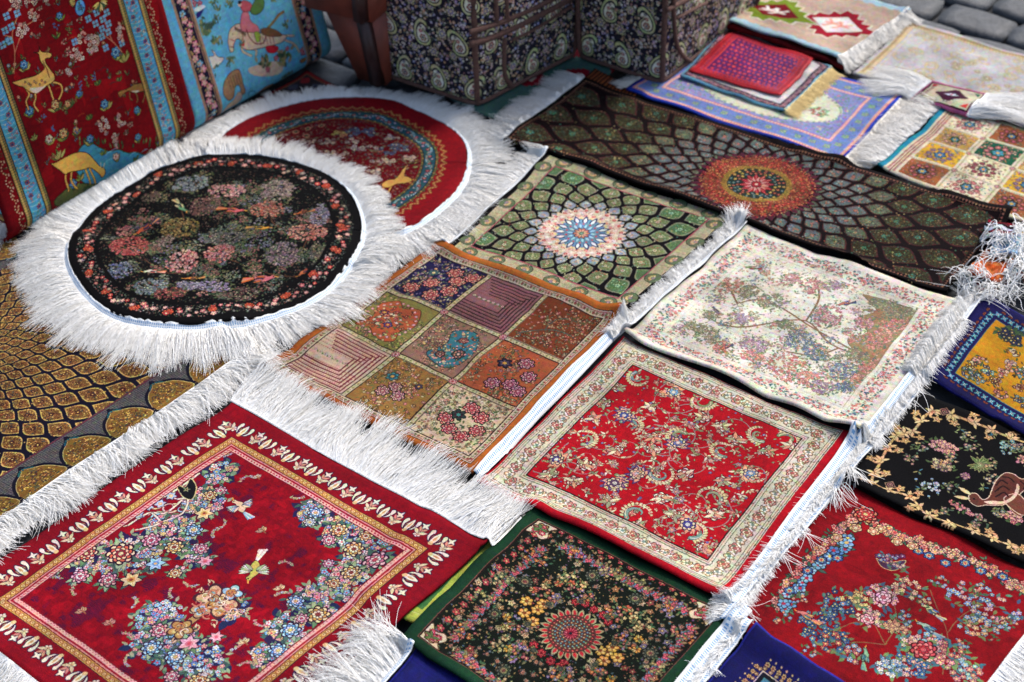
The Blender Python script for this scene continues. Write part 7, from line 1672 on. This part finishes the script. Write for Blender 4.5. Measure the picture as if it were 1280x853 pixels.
bar('rail', [*(DB0-de*.03-dm*.20), .815], [*(DB0+de*.80-dm*.20), .815], .035, wood, rk)

# ------------------------------------------------------------------ paisley suitcases
def d_paisley(c, r):
    X, Y = c.XY()
    c.scatter(int(c.w*c.h/40), lambda X, Y: np.ones(X.shape, bool), [(206, 190, 176), (160, 150, 176), (130, 140, 190), (196, 150, 124), (222, 210, 190), (150, 120, 100)], 2.0, 4.0, .35, ((104, 112, 84), (80, 96, 90), (150, 130, 104)), (14, 14, 30))
    for i in range(int(c.w/46)+1):
        for j in range(int(c.h/50)+1):
            x, y = i*46+(j % 2)*23, j*50+random.uniform(-6, 6); R = random.uniform(10, 14)
            rosette(c, x, y, R, 6, [(160, 164, 130), (200, 180, 160), (120, 120, 160), (206, 170, 140)], (14, 14, 30))
    for i in range(int(c.w/84)+1):
        for j in range(int(c.h/96)+1):
            x, y = 26+i*84+(j % 2)*30, 30+j*96; a = -1.57+random.uniform(-.35, .35); h = 1 if (i+j) % 2 else -1
            def T(u, v): return (x+(u*math.cos(a)-v*h*math.sin(a)), y+(u*math.sin(a)+v*h*math.cos(a)))
            sh = [(-16, 0), (-13, -9), (-4, -12), (6, -9), (14, -3), (18, 5), (14, 11), (8, 11), (10, 6), (5, 3), (-3, 9), (-12, 8)]
            c.poly([T(u*1.9, v*1.9) for u, v in sh], (18, 18, 34), None, h=.3); c.poly([T(u*1.7, v*1.7) for u, v in sh], (150, 160, 120), (80, 90, 70), 1); c.poly([T(u*1.35-1, v*1.35) for u, v in sh], (24, 24, 44), None); c.poly([T(u*1.15-2, v*1.15) for u, v in sh], (206, 200, 176), (60, 60, 60), 1)
            rosette(c, *T(-10, -1), 8, 6, [(150, 70, 76), (196, 180, 160), (60, 60, 100)], (30, 26, 40)); c.flower(*T(5, -1), 4.5, 5, (150, 80, 90), (206, 190, 160), (40, 30, 40)); c.flower(*T(14, 3), 3.5, 5, (90, 100, 130), (190, 180, 160), (40, 30, 40))
            for k in range(12): t = k/12*6.28; c.disc(*T(30*math.cos(t)*1.05, 21*math.sin(t)), 1.2, (120, 126, 100))
    c.img *= 1.32; c.img *= np.array([1.06, 1.0, .93], np.float32)
piping = plain_mat('brown_braid', (92, 60, 50), rough=.8, noise=.35, scale=160, bump=.5)
def suitcase(name, label, foot, Ht, trims, strips_face, seed):
    random.seed(seed)
    foot = [np.array(p, float) for p in foot]                # front corner, left corner, back, right corner
    cen = sum(foot)/4; root = thing(name, label, 'suitcase', (*cen, 0.0), 'paisley fabric suitcases')
    # rounded footprint
    P = []; segs = []
    for i in range(4):
        a, b_, d = foot[i-1], foot[i], foot[(i+1) % 4]; r = .026
        u, v = (a-b_)/np.linalg.norm(a-b_), (d-b_)/np.linalg.norm(d-b_)
        for t in np.linspace(0, 1, 5): P.append(b_+u*r*(1-t)**2+v*r*t**2)
        n = 12
        for k in range(1, n): t = k/n; P.append(b_+v*r+(d-b_-v*2*r)*t)
    P = np.array(P); seg = np.linalg.norm(np.roll(P, -1, 0)-P, axis=1); cum = np.r_[0, np.cumsum(seg)]; P = np.vstack([P, P[:1]]); w = cum[-1]*1000
    c = Weave(w, Ht*1000, (34, 32, 44), S, None); d_paisley(c, None)
    nz = 26; z = np.linspace(0, 1, nz+1); inn = .020*np.clip(1-z*Ht/.02, 0, 1)**2+.020*np.clip(1-(1-z)*Ht/.03, 0, 1)**2
    bul = .008*np.sin(np.pi*z)
    D = P-cen; D = D/np.linalg.norm(D, axis=1, keepdims=True)
    G = P[None]-D[None]*inn[:, None, None]+D[None]*bul[:, None, None]
    TOP = np.dstack([G, np.broadcast_to((z*Ht)[:, None], G.shape[:2])])
    BOT = np.dstack([G-D[None]*.004, np.broadcast_to((z*Ht)[:, None], G.shape[:2])])
    U, V = np.meshgrid(cum/cum[-1], z); me = slab('body', TOP, BOT, len(P)-1, nz, np.dstack([U, V]))
    m = weave_mat(name+'_paisley_cloth', c.finish(name=name+'_paisley', grain=.1), bump=.45, sheen=.1, rough=.7)
    link_mesh('body', me, m, root)
    lid = raw_mesh('lid', np.vstack([np.c_[G[-1][:-1], np.full(len(P)-1, Ht-.001)], [[*cen, Ht+.012]]]), [[i, (i+1) % (len(P)-1), len(P)-1] for i in range(len(P)-1)]); link_mesh('lid', lid, piping, root)
    def pipe(pts, r, name='piping'):
        pts = np.array(pts)[None]; Vv, F = tubes(pts, r, 1.0, 6); return link_mesh(name, raw_mesh(name, Vv, F), piping, root)
    ring = lambda zz, off: np.c_[P-D*off, np.full(len(P), zz)]
    pipe(ring(.012, .001), .005); pipe(ring(Ht-.02, .0), .005)
    fi = 2                                                   # vertical piping on the front and side corners
    for k in (0, 1, 3):
        q = foot[k]; d = (q-cen)/np.linalg.norm(q-cen); n = 20
        pipe([[*(q-d*(.006+.014*max(0, 1-zz/.03)**2)+d*.007*math.sin(math.pi*zz/Ht)), zz] for zz in np.linspace(.008, Ht-.01, n)], .0065)
    # flat strips of braid sighted on the right-hand face
    a, b_ = foot[0], foot[3]; e = (b_-a)/np.linalg.norm(b_-a); nn = np.array([e[1], -e[0]])
    if np.dot(nn, cen-a) > 0: nn = -nn
    for pts, wd in strips_face:
        q = smooth([on_plane(px, py, np.array([*a, 0]), np.array([*nn, 0])) for px, py in pts]) if len(pts) > 2 else np.array([on_plane(px, py, np.array([*a, 0]), np.array([*nn, 0])) for px, py in np.linspace(*pts, 8)])
        q = q[(q[:, 2] < Ht-.02)]
        if len(q) < 2: continue
        zz = q[:, 2]/Ht; off = .008*np.sin(np.pi*np.clip(zz, 0, 1))*.85+.002
        q = q+np.c_[nn[0]*off, nn[1]*off, 0*off]
        t = np.gradient(q, axis=0); t /= np.linalg.norm(t, axis=1, keepdims=True); sd_ = np.cross(t, [*nn, 0]); 
        sd_ /= np.linalg.norm(sd_, axis=1, keepdims=True)
        v = np.linspace(-.5, .5, 5); T_ = q[:, None]+sd_[:, None]*(v*wd)[None, :, None]+np.array([*nn, 0])*(.003*(1-(2*v)**4))[None, :, None]; B_ = T_-np.array([*nn, 0])*.004
        link_mesh('braid_strip', slab('braid_strip', T_, B_, 4, len(q)-1, np.zeros((len(q), 5, 2))), piping, root)
    return root
A0, A1, A3 = ground(597, 138), ground(484, 101), ground(722, 72)
suitcase('suitcase', 'paisley fabric suitcase with brown braid and pockets, left of the two', [A0, A1, A1+A3-A0, A3], .46, None,
    [([(583, 39), (605, 33), (640, 20), (688, -2)], .011), ([(583, 54), (612, 46), (650, 29), (711, -2)], .013), ([(616, -6), (618, 29)], .010), ([(629, -8), (631, 24)], .010),
     ([(628, 46), (628, 70), (630, 94), (638, 107)], .011), ([(637, 49), (670, 33), (712, 6)], .006), ([(700, -60), (640, -34), (583, -12)], .011)], 5)
B0, B1, B3 = ground(827, 110), ground(722, 76), ground(948, 14)
suitcase('suitcase', 'paisley fabric suitcase with rounded braid pocket, right of the two', [B0, B1, B1+B3-B0, B3], .46, None,
    [([(838, -10), (839, 20), (843, 52), (855, 72), (872, 78), (892, 66), (915, 47), (932, 30)], .009), ([(829, 12), (860, -4)], .011), ([(842, 22), (880, 2)], .006)], 9)
random.seed(11)
# ------------------------------------------------------------------ brown leather trunk between the hunting rug and the suitcase
lea = plain_mat('red_brown_leather', (128, 58, 40), rough=.55, noise=.25, scale=25, bump=.3); strapm = plain_mat('dark_leather', (56, 26, 22), rough=.5, noise=.3, scale=40)
T0, T1 = ground(447, 100), ground(488, 110); te = (T1-T0)/np.linalg.norm(T1-T0); tb = np.array([-te[1], te[0]])
if tb[1] < 0: tb = -tb
tr = thing('trunk', 'tapered red brown leather trunk with dark strap, left of the paisley suitcase', 'trunk', (*(T0+te*.05+tb*.1), 0.0))
def q4(p, lx, ly, z): return np.array([[*p, z], [*(p+te*lx), z], [*(p+te*lx+tb*ly), z], [*(p+tb*ly), z]])
prism('body', q4(T0, .068, .26, .0), q4(T0-te*.045-tb*.03, .118, .32, .165), lea, tr)
prism('lid', q4(T0-te*.085-tb*.040, .160, .36, .1655), q4(T0-te*.085-tb*.040, .160, .36, .27), lea, tr)
def pt(u, w_, z): f = z/.165; return [*(T0+te*(u*(1-f)+u*f)-tb*(.03*f+w_)), z]
bar('strap', pt(.052, .004, .004), pt(.052, .006, .166), .026, strapm, tr)
bar('strap', [*(T0+te*.052-tb*.045), .168], [*(T0+te*.052-tb*.045), .268], .026, strapm, tr)
